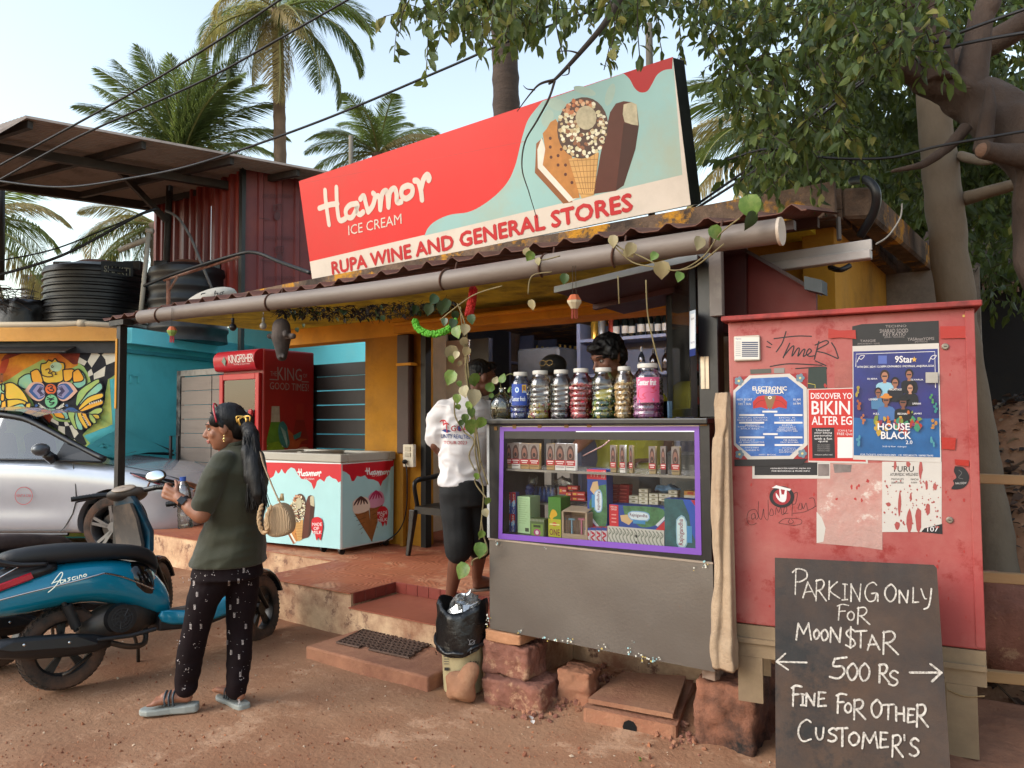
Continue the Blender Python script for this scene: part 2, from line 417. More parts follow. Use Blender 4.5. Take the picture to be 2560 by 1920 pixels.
for j in range(NY):
 for i in range(NX):
  if(i,j)in((5,0),(6,0)):continue
  off=.5/NX if j%2 else 0;cx,cy=(i+.5)/NX*.965+off*.9,(j+.5)/NY
  if cx>1-.3/NX:continue
  n=8;ro=V((.5/NX,.5/NY));ring_o=[];ring_i=[]
  for k in range(n):
   a=2*PI*k/n+PI/8;sq=1/max(abs(math.cos(a)),abs(math.sin(a)))
   ring_o.append(cell(min(1,max(0,cx+ro.x*math.cos(a)*sq*1.0)),cy+ro.y*math.sin(a)*sq))
   ring_i.append(cell(cx+ro.x*.74*math.cos(a),cy+ro.y*.74*math.sin(a)))
  vs=ring_o+ring_i+[p+T for p in ring_o]+[p+T for p in ring_i];fs=[]
  for k in range(n):
   q=(k+1)%n;fs+=[(2*n+k,2*n+q,3*n+q,3*n+k),(k+n,k+3*n,q+3*n,q+n),(k,q,q+2*n,k+2*n)]
  mb.add(vs,fs)
mb.tube([cell(0,0)+T*.6,cell(.33,0)+T*.6],.007);mb.tube([cell(.46,0)+T*.6,cell(1,0)+T*.6,cell(1,1)+T*.6,cell(0,1)+T*.6,cell(0,0)+T*.6],.007)
mb.tube([cell(.5,0)+T*.8,cell(.5,1)+T*.8],.006)
mb.build('doormat',rub,label='brown honeycomb rubber doormat with a torn edge on the slab',cat='doormat')
# SHOP BUILDING
ochre=mat('ochre_wall','b27a16',.85,var=.15,scale=2,bump=.4,bscale=25,dirt='6e4a18',dscale=1.5,damt=.45)
moss=mat('mossy_yellow','cfc638',.85,var=.2,scale=3,bump=.3,dirt='4a4618',dscale=2.5,damt=.6)
conc_old=mat('old_concrete','6b5544',.95,var=.25,scale=5,bump=1.0,bscale=45,dirt='2c231d',dscale=3.5,damt=.7,dirt2='b07a1c',d2scale=4,d2amt=.32)
brown_paint=mat('brown_paint','3c2219',.5,var=.2,scale=4,bump=.15)
white_in=mat('white_interior','a9a39a',.8,var=.08,bump=.1)
shop=empty('shop_building',(-3.5,5.3,.3),'single storey yellow shop with mossy concrete roof slab behind the counter','shop')
b=MB();b.obox((-6.9,4.06,2.5),(6.11,0,0),(0,1.84,0),(0,0,.05));b.loft([[V((x,y,z))for y,z in((4.06,2.5502),(5.9,2.5502),(5.9,t_),(4.06,t_))]for x,t_ in((-6.9,2.56),(-.79,2.66))]);b.box((-6.9,5.9,2.5),(-.6,9.4,2.66))
b.build('roof_slab',conc_old,shop,bevel=.015,seg=2)
b=MB();b.loft([[V((x,y,z))for y,z in((3.945,2.49),(3.99,2.49),(3.99,t_),(3.945,t_))]for x,t_ in((-6.6,2.57),(-5.0,2.608),(-.80,2.668))]);b.build('slab_lip',conc_old,shop)
b=MB();b.obox((-.79,4.06,2.5),(.13,.06,0),(.10,1.85,0),(0,0,.16));b.build('slab_edge',conc_old,shop,bevel=.015)
b=MB();b.box((-6.9,4.05,2.47),(-.95,5.3,2.498));b.build('soffit',moss,shop)
b=MB();b.box((-5.5,5.3,.301),(-4.93,5.5,2.3));b.box((-4.93,5.34,.301),(-4.78,5.5,2.3));b.build('column',ochre,shop)
b=MB();b.box((-6.9,5.28,2.3),(-1.0,5.5,2.469));b.build('beam',mat('orange_beam','dd9a1a',.7,var=.15,scale=2,bump=.2,dirt='7a4a12',damt=.3),shop)
b=MB();b.box((-4.95,5.12,2.30),(-1.05,5.279,2.40));b.box((-4.9,5.04,2.36),(-1.05,5.119,2.395));b.build('shutter_box',mat('orange_beam','dd9a1a'),shop,bevel=.012)
b=MB();b.box((-4.76,5.30,.301),(-4.70,5.38,2.3));b.build('shutter_guide',mat('black_steel','131313',.45,bump=.05),shop)
b=MB();b.box((-1.02,4.2,.3),(-.86,5.85,2.499));b.build('side_wall',mat('ochre_side','b3801f',.85,var=.15,scale=2,bump=.4,bscale=25,dirt='3a2a14',dscale=1.6,damt=.45),shop)
b=MB();b.box((-.86,5.86,.0),(-.3,5.95,2.499));b.build('rear_wall',mat('grey_rear','8d8378',.9,dirt='3c352e',damt=.6),shop)
b=MB();b.box((-1.35,4.3,1.9),(-1.021,4.36,2.469));b.build('front_return',mat('ochre_side','b3801f'),shop)
b=MB();b.box((-5.2,9.2,.3),(-.9,9.3,2.5));b.box((-5.5,5.51,.3),(-5.3,9.2,2.5));b.build('inner_wall',mat('cream_in','c9b496',.85,bump=.1),shop)
b=MB();b.box((-4.70,5.6,.301),(-4.42,5.66,2.25));b.build('door_jamb',mat('white_jamb','b9b0a6',.7,dirt='8c7f72',damt=.4),shop)
b=MB();b.box((-4.42,5.62,.301),(-4.2,5.68,2.25));b.build('door_leaf',mat('dark_leaf','1b1d26',.4,bump=.05),shop)
b=MB();b.box((-4.42,5.9,.301),(-3.5,5.96,1.0));b.build('dado',mat('white_dado','aaa39c',.7),shop)
b=MB();b.box((-5.52,5.5,.301),(-5.5,6.3,2.3));b.build('recess_cheek',ochre,shop)
pipe_x=-4.86
dp=empty('downpipe',(-4.86,5.27,.3),'brown square downpipe on the yellow column beside the door','downpipe')
MB().box(tuple(PY(1000,1010,5.27)[:1])+(5.22,1.17),(PY(1031,1010,5.27)[0],5.299,2.3)).build('pipe',brown_paint,dp,bevel=.01)
xa,xb=PY(998,1010,5.25)[0],PY(1035,1010,5.25)[0]
MB().box((xa,5.205,2.0),(xb,5.299,2.025)).build('bracket',mat('orange_beam','dd9a1a'),dp)
MB().box((xa+.02,5.24,.30),(xa+.06,5.285,1.16)).build('lower_pipe',mat('ochre_pipe','a0701c',.6),dp)
sk=empty('socket_board',(-4.8,5.2,.9),'white switch and socket board with a black plug under the brown pipe','socket board')
p0,p1=PY(1007,1111,5.2),PY(1033,1168,5.2)
MB().box((p0.x,5.2,p1.z),(p1.x,5.24,p0.z)).build('plate',mat('cream_plastic','d8cdb8',.4,bump=0),sk,bevel=.006,seg=2)
for f in(.2,.45):
 zz=p1.z+(p0.z-p1.z)*(1-f);MB().box((p0.x+.03,5.192,zz-.02),(p1.x-.03,5.2,zz+.02)).build('switch',mat('cream2','b9ae98',.4,bump=0),sk,bevel=.002)
pl=(p0.x+.05,5.175,p1.z+.05)
MB().ell(pl,(.022,.03,.022)).build('plug',mat('black_rubber','0b0b0b',.5,bump=0),sk,smooth=True)
MB().tube(crom([pl,(pl[0]+.05,5.15,pl[2]-.12),(pl[0]+.02,5.17,pl[2]-.45),(pl[0]-.08,5.17,.45),(pl[0]-.25,5.1,.32)]),.006).build('cord',mat('black_rubber','0b0b0b'),sk,smooth=True)
# AWNING + GUTTER
rust_sheet=mat('rust_sheet','684436',.8,var=.25,scale=5,bump=.4,dirt='4c2e26',dscale=4,damt=.55)
aw=empty('awning',(-3.5,3.5,2.4),'rusty brown corrugated awning running along the shop front','awning')
X0,X1=-6.55,-.80;YF,YB,ZF,ZB=3.245,3.93,2.365,2.50
nshe=6
for s_ in range(nshe):
 xa=X0+(X1-X0)*s_/nshe;xb=X0+(X1-X0)*(s_+1)/nshe+.03;b=MB();n=int((xb-xa)/.02)
 jit=random.uniform(-.015,.012)
 def wave(x):
  t=(x/.185)%1.0;return.034*(max(0,1-abs(t-.5)/.22))**.8
 for(dz,flip)in((0,1),(-.004,0)):
  vs=[]
  for j,(Y,Z)in enumerate(((YF+jit,ZF),(YB,ZB))):
   for i in range(n+1):
    x=xa+(xb-xa)*i/n;sag=.012*math.sin(x*2.1)+.003*s_*.5
    vs.append((x,Y,Z+wave(x)+dz+sag+(.004 if s_%2 else 0)))
  fs=[(i,i+1,n+2+i,n+1+i)for i in range(n)]
  b.add(vs,fs if flip else[f[::-1]for f in fs])
 m_=2*(n+1)
 b.f+=[(i,i+m_,i+1+m_,i+1)for i in range(n)];b.m+=[0]*n
 b.build('roof_sheet',rust_sheet,aw,smooth='auto')
MB().box((X0+.05,3.36,2.315),(X1-.05,3.40,2.355)).build('batten',brown_paint,aw)
MB().box((X0+.05,3.80,2.415),(X1-.05,3.84,2.465)).build('batten',brown_paint,aw)
pole=empty('awning_post',(-6.25,3.3,0),'thin black steel post with a yellow stripe at the left end of the awning','post')
pt=PY(316,800,3.3);pbm=PY(297,1240,3.3);pb0=V((pbm.x+.005,3.3,0))
MB().box((pb0.x-.03,3.27,0),(pb0.x+.03,3.33,2.30)).build('post',mat('black_post','17140f',.6,bump=.15,dirt='3a2c20',damt=.3),pole)
MB().box((pb0.x-.032,3.262,1.60),(pb0.x-.004,3.268,2.19)).build('yellow_stripe',ochre,pole)
MB().box((pb0.x-.13,3.255,2.302),(pb0.x+.1,3.345,2.345)).build('cap_plate',mat('black_post','17140f'),pole)
gut=empty('gutter_pipe',(-3.4,3.2,2.3),'long dusty grey plastic pipe used as a gutter along the awning','gutter')
gy=3.16;g0=PY(355,793,gy);g1=PY(1948,579,gy)
pts=[g0.lerp(g1,t)+V((0,0,-.02*math.sin(PI*t)+.006*math.sin(9*t)))for t in[i/24 for i in range(25)]]
rr=.053
mb=MB();mb.tube(pts,rr,20,cap=False);mb.tube([pts[0],pts[1]],rr-.005,20,cap=False);mb.tube([pts[-2],pts[-1]],rr-.005,20,cap=False)
mb.build('pipe',mat('gutter_pvc','73675e',.55,var=.12,scale=2.5,bump=.15,dirt='55463c',dscale=2.2,damt=.6,stretch=(.4,2,2)),gut,smooth=True)
mb=MB();mb.lathe([(rr+.001,0),(rr+.006,0),(rr+.006,.012),(rr+.001,.012)],20,g1,(g1-g0));mb.build('pipe_end',mat('pvc_end','b9a896',.5),gut,smooth='auto')
for px in(405,680,1116,1363,1545,1790):
 c=PY(px,700,gy).x;t=(c-g0.x)/(g1.x-g0.x);c=g0.lerp(g1,t)+V((0,0,-.02*math.sin(PI*t)))
 a=(g1-g0).normalized();ring=[c+V((0,math.cos(q),math.sin(q)))*(rr+.004)+a*(.012*math.sin(q*1.0))for q in[2*PI*i/22 for i in range(17)]]
 mb=MB();mb.tube(ring,.006,6);mb.tube([ring[0],c+V((0,.09,.11))],.005,6);mb.build('hanger',mat('rust_wire','4a2c1c',.8,bump=.3),gut,smooth=True)
 # SIGNBOARD
sg=empty('shop_signboard',(-3.2,4.0,2.66),'long red and pale blue ice cream shop sign on the roof edge','signboard')
S_br=PY(1727,512,4.0);dl_=V((-.9990,.036,-.013)).normalized()
S_tr0=ray(1682,142);
S_bl=S_br+dl_*3.34
lean=V((0,-.205,.765));lean_l=lean
Nn=dl_.cross(lean)*1.0;Nn=Nn.normalized();Nn=Nn if Nn.y<0 else-Nn
S_tr=PP(1682,142,S_br,Nn);S_tl=PP(747,453,S_br,Nn);S_bl=PP(781,703,S_br,Nn)
th=-Nn*.15
mb=MB();P4=[S_bl,S_br,S_tr,S_tl]
mb.prism([p+Nn*(-.004)for p in P4],th);mb.build('box_frame',mat('black_box','0a0a0b',.5,bump=.03),sg,bevel=.006)
spl=photo_plane(S_br,Nn)
art=Art(spl,Nn,lay0=.0,step=.00004)
red=mat('sign_red','cf2a2a',.38,var=.05,scale=1.2,bump=.03,dirt='b8463c',dscale=1.1,damt=.35)
blu=mat('sign_blue','8fb5b1',.38,var=.05,scale=1.5,bump=.03,dirt='a9a183',dscale=1.6,damt=.4)
wht=mat('sign_white','cfc2b4',.4,var=.05,scale=2,bump=.03,dirt='a99c8c',dscale=2.4,damt=.3)
art.poly([(781,703),(1727,512),(1682,142),(747,453)],wht)
def lerp2(a,b,t):return(a[0]+(b[0]-a[0])*t,a[1]+(b[1]-a[1])*t)
z2=lambda x,y:(700+x/2.048,100+y/2.048)
art.poly([(747,453),(1682,142),z2(2060,690),z2(152,1135)],red)
bluep=[z2(740,1002),z2(760,960),z2(800,925),z2(870,895),z2(960,882),z2(1030,850),z2(1110,790),z2(1170,720),z2(1205,640),z2(1225,560),z2(1245,480),z2(1275,400),z2(1345,312)]
bluep=[tuple(p)[:2]for p in crom([V((*p,0))for p in bluep],5)]
top_l=z2(1345,312);
art.poly(bluep+[(1682,142),z2(2060,690)],blu)
dr=[z2(1758,170),z2(1790,200),z2(1815,245),z2(1845,268),z2(1880,262),z2(1905,225),z2(1930,180),z2(1965,155),z2(2008,148)]
dr=[tuple(p)[:2]for p in crom([V((*p,0))for p in dr],5)]
art.poly(dr+[(1682,142)],mat('sign_red_dark','a3161f',.38,var=.05,bump=.03))
art.stroke([z2(110,735),z2(1250,520)],.003,mat('seam_red','b93434',.4,bump=0),smooth=0)
for(x,y,a,b_)in((1370,400,30,46),(1420,330,55,30),(1560,260,60,20),(1690,280,22,60),(1385,470,22,35)):
 art.disc(*z2(x,y),a/2.05,b_/2.05,mat('cloudy','9cb4a8',.4,var=.1,bump=0),rot=.3,n=14)
choc=mat('print_choc','53261c',.38,var=.1,scale=10,bump=0);choc2=mat('print_choc2','3a1712',.38,var=.1,bump=0)
bis=mat('print_biscuit','b27638',.4,var=.15,scale=18,bump=0);cream=mat('print_cream','d8d2c4',.4,var=.06,scale=20,bump=0)
wafer=mat('print_wafer','c79a5c',.4,var=.12,scale=18,bump=0);wafer2=mat('print_wafer2','8f6232',.4,bump=0)
def icecream(art,f,S=1.0):
 """picture of biscuit, nutty cone and chocolate bar; f maps picture units (sign crop) to drawing units"""
 art.poly([f(1312,530),f(1345,500),f(1330,640),f(1500,830),f(1450,838),f(1305,680)],mat('print_bis_dark','86502a',.4,bump=0))
 art.poly([f(1318,560),f(1340,500),f(1360,560),f(1370,640),f(1530,805),f(1480,830),f(1320,655)],cream)
 art.poly([f(1345,478),f(1365,455),f(1385,420),f(1412,405),f(1480,520),f(1535,808),f(1500,812),f(1345,640),f(1358,560)],bis)
 for q in((1384,503),(1384,548),(1388,600),(1424,592),(1424,640),(1462,640),(1462,688),(1495,730),(1440,560)):art.disc(*f(*q),*[abs(c)for c in(f(8,0)[0]-f(0,0)[0],f(0,9)[1]-f(0,0)[1])],choc,n=8,adv=False)
 art.lay+=art.step
 art.poly([f(1690,370),f(1720,325),f(1760,313),f(1800,318),f(1826,330),f(1838,440),f(1820,560),f(1760,745),f(1720,772),f(1606,788),f(1640,590)],choc)
 art.poly([f(1760,425),f(1838,440),f(1820,560),f(1760,745),f(1720,772),f(1745,560)],choc2)
 art.poly([f(1760,330),f(1800,318),f(1826,330),f(1834,438),f(1800,432),f(1765,420),f(1755,380)],mat('print_bite','b3a98c',.4,var=.2,scale=30,bump=0))
 art.poly([f(1478,610),f(1632,575),f(1606,795),f(1545,812),f(1530,780)],wafer)
 for k in range(7):
  t=k/7;art.stroke([f(1480+8*k,620+28*k),f(1630-3*k,590+30*k+20)],.0035*S,wafer2,smooth=0,adv=False)
  art.stroke([f(1632-22*k,580+6*k),f(1610-10*k,770+3*k)],.0035*S,wafer2,smooth=0,adv=False)
 art.lay+=art.step
 art.disc(*f(1550,450),abs(f(130,0)[0]-f(0,0)[0]),abs(f(0,158)[1]-f(0,0)[1]),mat('print_nutbase','4a332c',.4,var=.3,scale=30,bump=0),n=28,rot=.15)
 rnd=random.Random(5)
 for k in range(230):
  a=rnd.random()*2*PI;r=rnd.random()**.5*.97;x=1550+128*r*math.cos(a);y=450+155*r*math.sin(a)
  if((x-1570)/58)**2+((y-400)/66)**2<1:continue
  s=rnd.uniform(8,14);col=rnd.choice(['d6cfae','c9bf98','b9a27a','e2dcc4','8a5a3c']if y>380 or x>1600 else['c79068','b9724a','d6b08c','8a4a30'])
  art.disc(*f(x,y),abs(f(s,0)[0]-f(0,0)[0]),abs(f(0,s*.8)[1]-f(0,0)[1]),ink(col),n=6,rot=rnd.random()*3,adv=(k%12==0))
 art.disc(*f(1568,398),abs(f(54,0)[0]-f(0,0)[0]),abs(f(0,62)[1]-f(0,0)[1]),mat('print_bite','b3a98c'),n=14)
icecream(art,z2)
def script_name(art,f,w,col):
 st=[[(232,770),(236,830),(252,945)],[(202,862),(250,845),(296,838)],[(290,755),(292,830),(300,905),(312,925),(335,915)],[(392,838),(360,845),(338,872),(345,905),(372,905),(398,850),(392,838),(396,880),(410,893),(428,880)],[(412,815),(430,798),(440,835),(452,880)],[(452,880),(476,848),(488,800),(478,785)],[(498,800),(510,805),(514,868)],[(514,868),(524,790),(545,772),(552,800),(556,855)],[(556,855),(564,780),(588,760),(598,790),(600,830),(622,828)],[(655,745),(628,760),(624,795),(648,812),(676,790),(678,755),(655,745)],[(690,720),(708,725),(722,770),(728,818)],[(722,770),(735,715),(755,690),(766,705),(762,718)]]
 for s_ in st:art.stroke([f(*p)for p in s_],w,col,smooth=5,adv=False)
 art.lay+=art.step
script_name(art,z2,.042,wht)
art.text('ICE CREAM',(z2(350,950),z2(622,888),z2(624,940),z2(352,1000)),wht,bold=-.004)
art.text('RUPA WINE AND GENERAL STORES',(z2(264,1138),z2(1798,785),z2(1806,872),z2(270,1200)),mat('sign_letter','b52127',.4,var=.05,bump=0),bold=.11)
art.build('printed_face',sg)
for(x_,yt,yb,wpx)in((877,340,430,12),(1624,60,180,18)):
 q0=PD(x_,yb,6.2 if x_<1000 else 4.6);q1=PD(x_,yt,6.2 if x_<1000 else 4.6)
 MB().cyl((q0.x,q0.y,2.66),(q0.x,q0.y,q1.z),.019 if x_<1000 else.022).build('support_pipe',mat('old_bamboo','7c7264',.8),sg,smooth=True)
 # TURQUOISE HOUSE WITH MURAL
K=PD(301,930,9.7);K.z=0
eL=-RT;eB=V((-.335,.942,0)).normalized()
turq=mat('turquoise','58b8bc',.85,var=.06,scale=2,bump=.35,bscale=30,dirt='3c8a90',dscale=1.2,damt=.3)
turq_b=mat('turquoise_light','6fd3de',.85,var=.05,scale=2,bump=.3,bscale=30,dirt='8fd0d4',dscale=1.5,damt=.3)
house=empty('turquoise_house',K,'low turquoise flat roofed house with a colourful lotus mural behind the silver car','house')
hz=2.52
b=MB();b.obox(K,eL*4.2,V((0,0,hz)),FW*.15);b.build('mural_wall',turq,house)
b=MB();b.obox(K,eB*5.2,V((0,0,hz)),-RT*.15);b.build('side_wall',turq,house)
b=MB();b.obox(K+V((0,0,hz)),eL*4.2,eB*5.2,V((0,0,.05)));b.build('flat_roof',conc_old,house)
b=MB();b.obox(K+V((0,0,hz+.0))-FW*.12+RT*.02,eL*4.3,V((0,0,.19)),FW*.12);b.build('fascia',mat('orange_fascia','d59b4e',.8,var=.1,bump=.3,dirt='9c6a38',damt=.4),house)
b=MB();b.obox(K+V((0,0,hz-.02))+RT*.022,eB*5.2-FW*.12*0,V((0,0,.20)),RT*.12);b.build('fascia',turq_b,house)
b=MB();b.obox(K+V((0,0,hz-.14))+RT*.003,eB*5.0,V((0,0,.05)),RT*.05);b.build('moulding',mat('teal_dark','2f7f86',.8),house)
b=MB();b.obox(K+V((0,0,hz-.16))-FW*.28+eL*.55,eL*3.7,V((0,0,.015)),FW*.28+V((0,0,.1)));b.build('tin_lip',mat('black_tin','18181a',.6),house)  # black sheet standing in for the shadow below the fascia
b=MB();b.obox(K+V((0,0,hz-.15))-FW*.004+eL*.02,eL*4.1,V((0,0,.14)),-FW*.05);b.build('dark_band',mat('black_tin','18181a'),house)  # fascia shadow on the mural wall, painted as a black strip
m5=lambda x,y:(x/5.184,840+y/5.184)
ma=Art(photo_plane(K-FW*.002,FW),-FW,step=.0006)
grn=mat('mural_green','8fae62',.85,var=.2,scale=3,bump=.1,dirt='c9b64e',dscale=2,damt=.5);org=mat('mural_orange','d98a22',.85,var=.2,scale=4,bump=.1,dirt='b8481e',dscale=2.5,damt=.6)
org2=mat('mural_orange2','e39a2c',.85,var=.12,scale=5,bump=.1,dirt='e0b23c',dscale=4,damt=.5);maro=mat('mural_maroon','6a2418',.85,var=.3,scale=5,bump=.1,dirt='a8461c',dscale=4,damt=.5)
yel=mat('mural_yellow','d9b13a',.85,var=.15,scale=5,bump=.1,dirt='e08a2c',dscale=5,damt=.45);sea=mat('mural_sea','7fb39a',.85,var=.15,scale=5,bump=.1,dirt='b3b84e',dscale=4,damt=.45)
lil=mat('mural_lilac','8a7f9c',.85,var=.15,scale=5,bump=.1);nav=mat('mural_navy','33527f',.85,var=.2,scale=6,bump=.1);K_=mat('mural_black','17161b',.8,bump=.05);W_=mat('mural_white','d3c9b4',.85,bump=.05)
def mp_(l):return[m5(*q)for q in l]
ma.poly(mp_([(-1400,110),(1560,110),(1540,540),(1420,560),(1480,1480),(1500,2600),(-1400,2600)]),grn)
ma.poly(mp_([(-1400,110),(1040,110),(1010,380),(860,450),(700,400),(560,300),(300,440),(120,560),(0,620),(-900,500)]),org,0)
ma.poly(mp_([(60,250),(250,170),(600,130),(1030,110),(1030,320),(960,370),(860,300),(700,200),(420,190),(200,260),(20,330)]),maro,4)
ma.poly(mp_([(20,330),(120,300),(60,480),(-10,480)]),mat('mural_red','b8401c',.85,var=.2,scale=6),4)
ma.poly(mp_([(1020,110),(1540,110),(1520,480),(1440,540),(1400,560),(1360,780),(1200,700),(1160,520),(1090,400),(1010,340),(1040,220)]),K_)
for q in([(1025,115),(1225,112),(1195,180),(1100,165),(1035,180)],[(1205,185),(1300,245),(1190,410),(1135,330)],[(1440,150),(1505,230),(1518,320),(1380,375),(1365,300),(1320,245)],[(1030,275),(1130,330),(1095,385),(1010,345)],[(1185,425),(1210,500),(1150,530),(1140,465)],[(1370,390),(1355,520),(1220,565),(1215,490)],[(1525,320),(1545,320),(1525,450)]):
 ma.poly(mp_(q),W_,adv=False)
ma.lay+=ma.step
ma.poly(mp_([(420,590),(340,700),(430,860),(520,1060),(800,1160),(1000,1130),(1100,1090),(1340,900),(1350,620),(1250,560),(1130,640),(950,620),(700,590)]),K_,4)
def leafy(pts,col,line=.016,sm=4):
 ma.poly(mp_(pts),col,sm);ma.stroke(mp_(pts),line,K_,smooth=sm,closed=True)
leafy([(250,555),(330,500),(405,500),(430,620),(340,690),(240,640)],sea);leafy([(400,465),(500,435),(560,600),(430,600)],org2)
leafy([(540,360),(600,350),(635,310),(680,330),(720,292),(755,335),(835,352),(840,430),(820,470),(830,560),(780,600),(690,610),(590,600),(550,540),(540,470),(530,420)],yel,sm=2)
ma.disc(*m5(730,400),15,12,mat('mural_pale','a9bf9a',.85,var=.2));ma.disc(*m5(640,560),14,9,yel)
leafy([(820,440),(880,430),(965,440),(930,560),(840,590)],org2);leafy([(950,470),(1025,430),(1100,540),(1080,620),(960,600)],org2)
leafy([(1030,430),(1100,500),(1120,620),(1020,680),(950,610),(1060,590),(1095,540)],sea)
ma.stroke(mp_([(600,440),(640,425),(655,455),(635,480),(675,490),(690,520),(640,530),(600,525),(560,510),(548,490)]),.014,mat('mural_brownline','4a3420',.8));ma.stroke(mp_([(668,480),(700,460),(730,480),(720,500),(745,495)]),.012,'ink' and mat('mural_brownline','4a3420'))
ma.stroke(mp_([(672,390),(685,412),(705,395)]),.009,mat('mural_brownline','4a3420'));ma.disc(*m5(688,382),1.2,1.2,K_,n=8)
for s_ in(-1,1):
 for k,c in enumerate((mat('mural_peach','cf9f86',.8),nav,lil,mat('mural_plum','3d3450',.8),mat('mural_grey','9a93a8',.8),mat('mural_plum','3d3450'))):
  t=1-k*.155;cx=672+s_*190
  pts=[(672+s_*(345*t+(0 if k==0 else 12*k*0)),715),(672+s_*(250*t+10),715-105*t),(672+s_*150,715-115*t),(672+s_*(90),715-75*t),(672+s_*80,715+70*t),(672+s_*150,715+130*t),(672+s_*(240*t+10),715+95*t)]
  ma.poly(mp_(pts),c,3)
leafy([(672+80*math.cos(a),690+75*math.sin(a))for a in[2*PI*i/14 for i in range(14)]],mat('mural_ver','cf5a22',.8,var=.2,scale=8))
ma.stroke(mp_([(640,655),(680,645),(695,665),(665,680),(705,690),(710,712),(680,722),(650,712),(636,695)]),.015,K_)
leafy([(680+88*math.cos(a),845+92*math.sin(a))for a in[2*PI*i/16 for i in range(16)]],mat('mural_mint','6fae7a',.8,var=.1,scale=8))
ma.stroke(mp_([(630,795),(670,812),(715,800)]),.013,K_);ma.stroke(mp_([(628,822),(715,822)]),.012,K_);ma.stroke(mp_([(690,825),(655,850),(680,868),(720,860),(690,890),(665,895)]),.014,K_);ma.disc(*m5(668,775),1.4,1.4,K_,n=8)
for i in range(6):
 for s_ in(-1,1):
  x=680+s_*(75+i*17);y=950-i*9;ma.poly(mp_([(x-7,y-20-i*3),(x+6,y-22-i*3),(x+7,y+12),(x-6,y+14)]),W_,adv=False)
ma.lay+=ma.step
leafy([(530,980),(800,985),(750,1050),(780,1115),(580,1105),(600,1040)],mat('mural_lime','b3ad3a',.8,var=.15,scale=8),sm=0)
leafy([(680,945),(770,1110),(590,1100)],mat('mural_lime2','c3b53a',.8,var=.15,scale=8),sm=0);ma.stroke(mp_([(650,1010),(640,1060),(690,1065),(705,1000),(705,1100)]),.013,K_)
for s_ in(-1,1):
 f=lambda x:690+s_*(x-690)
 leafy([(f(830),1050),(f(870),940),(f(960),920),(f(1040),970),(f(1060),1050),(f(1010),1120),(f(900),1150)],nav)
 for k in range(4):ma.stroke(mp_([(f(850+28*k),960+10*k),(f(870+30*k),1020),(f(850+28*k),1070)]),.008,mat('mural_sky','8fb0c4',.8),adv=False)
 leafy([(f(850),900),(f(890),875),(f(915),905),(f(890),930)],nav)
ma.disc(*m5(975,1045),9.5,8.5,mat('mural_peach','cf9f86'));ma.disc(*m5(968,1040),6.5,6.5,org2);ma.disc(*m5(968,1030),3,3,K_);ma.disc(*m5(973,1025),1.2,1.2,W_)
leafy([(1000,880),(1040,720),(1220,590),(1300,560),(1300,620),(1150,740),(1040,920)],grn);leafy([(1020,920),(1160,740),(1310,610),(1350,680),(1250,770),(1080,880)],sea)
leafy([(1040,930),(1160,800),(1340,740),(1350,800),(1200,860),(1060,960)],yel);leafy([(1050,970),(1180,880),(1340,830),(1355,880),(1260,920),(1100,980)],org2)
leafy([(1160,1000),(1260,940),(1340,930),(1350,980),(1280,1020),(1180,1010)],grn);leafy([(1130,1060),(1200,1020),(1300,1020),(1320,1100),(1270,1150),(1220,1090),(1150,1100)],yel)
for k in range(6):ma.poly(mp_([(1180+k*28,870-k*8),(1196+k*28,866-k*8),(1200+k*28,888-k*8),(1186+k*28,892-k*8)]),W_,adv=False)
leafy([(95,620),(200,610),(330,720),(400,860),(300,830),(120,820),(100,720)],yel);leafy([(120,830),(260,820),(370,860),(300,930),(140,950)],yel);leafy([(-10,620),(40,630),(90,700),(90,800),(40,900),(-20,940)],sea)
leafy([(50,740),(90,760),(85,840),(40,830)],org2);leafy([(370,880),(430,870),(420,940),(370,930)],yel);leafy([(60,620),(95,640),(90,720),(55,690)],grn);leafy([(55,860),(110,840),(110,950),(50,980)],org2)
leafy([(150,930),(330,880),(350,1000),(200,1100),(100,1050)],sea)
leafy([(900,1240),(960,1170),(1010,1230),(1010,1300),(880,1290)],mat('mural_coral','df7f3c',.8,var=.1));leafy([(1010,1200),(1120,1120),(1250,1140),(1310,1240),(1290,1350),(1180,1400),(1080,1360),(1010,1300)],org2)
ma.stroke(mp_([(1145,1180),(1140,1240),(1090,1275),(1045,1240),(1050,1190),(1090,1180),(1110,1215),(1082,1220)]),.016,K_)
leafy([(1200,1390),(1310,1350),(1330,1430),(1290,1440)],org2)
ma.poly(mp_([(-5,485),(85,485),(85,605),(-5,610)]),mat('rusty_plate','8a4a22',.8,var=.2));
for q in((65,500),(65,590)):ma.disc(*m5(*q),1.8,1.8,K_,n=8)
ma.build('mural_painting',house)
wallpl=photo_plane(K+RT*.004,V((eB.y,-eB.x,0)))
q=[(325,945),(350,945),(350,958),(325,958)]
for(x0,y0,x1,y1)in((324,937,330,957),(343,937,349,957),(324,937,349,941)):
 P4=[wallpl(x0,y0),wallpl(x1,y0),wallpl(x1,y1),wallpl(x0,y1)]
 MB().prism(P4,V((eB.y,-eB.x,0))*.02).build('relief_mark',turq,house)
rw=MB();rw.box((-12.5,7.6,0),(-5.6,7.75,3.05));rw.build('rear_boundary_wall',turq_b,label='bright turquoise wall behind the red drinks fridge and black gate',cat='wall')
rb=MB();rb.box((-12.0,7.5,2.0),(-6.0,7.6,2.1));
pp=MB();pp.tube([PD(-60,812,9.2),PD(140,811,9.4),PD(200,808,9.4),PD(310,815,9.4)],.035,10);pp.tube([PD(196,808,9.4),PD(214,808,9.4)],.045,10)
pp.build('parapet_pipe',mat('pvc_cream','b7a68c',.6,var=.1,dirt='8a735c',damt=.4),smooth=True,label='cream water pipe lying along the parapet above the mural',cat='pipe')
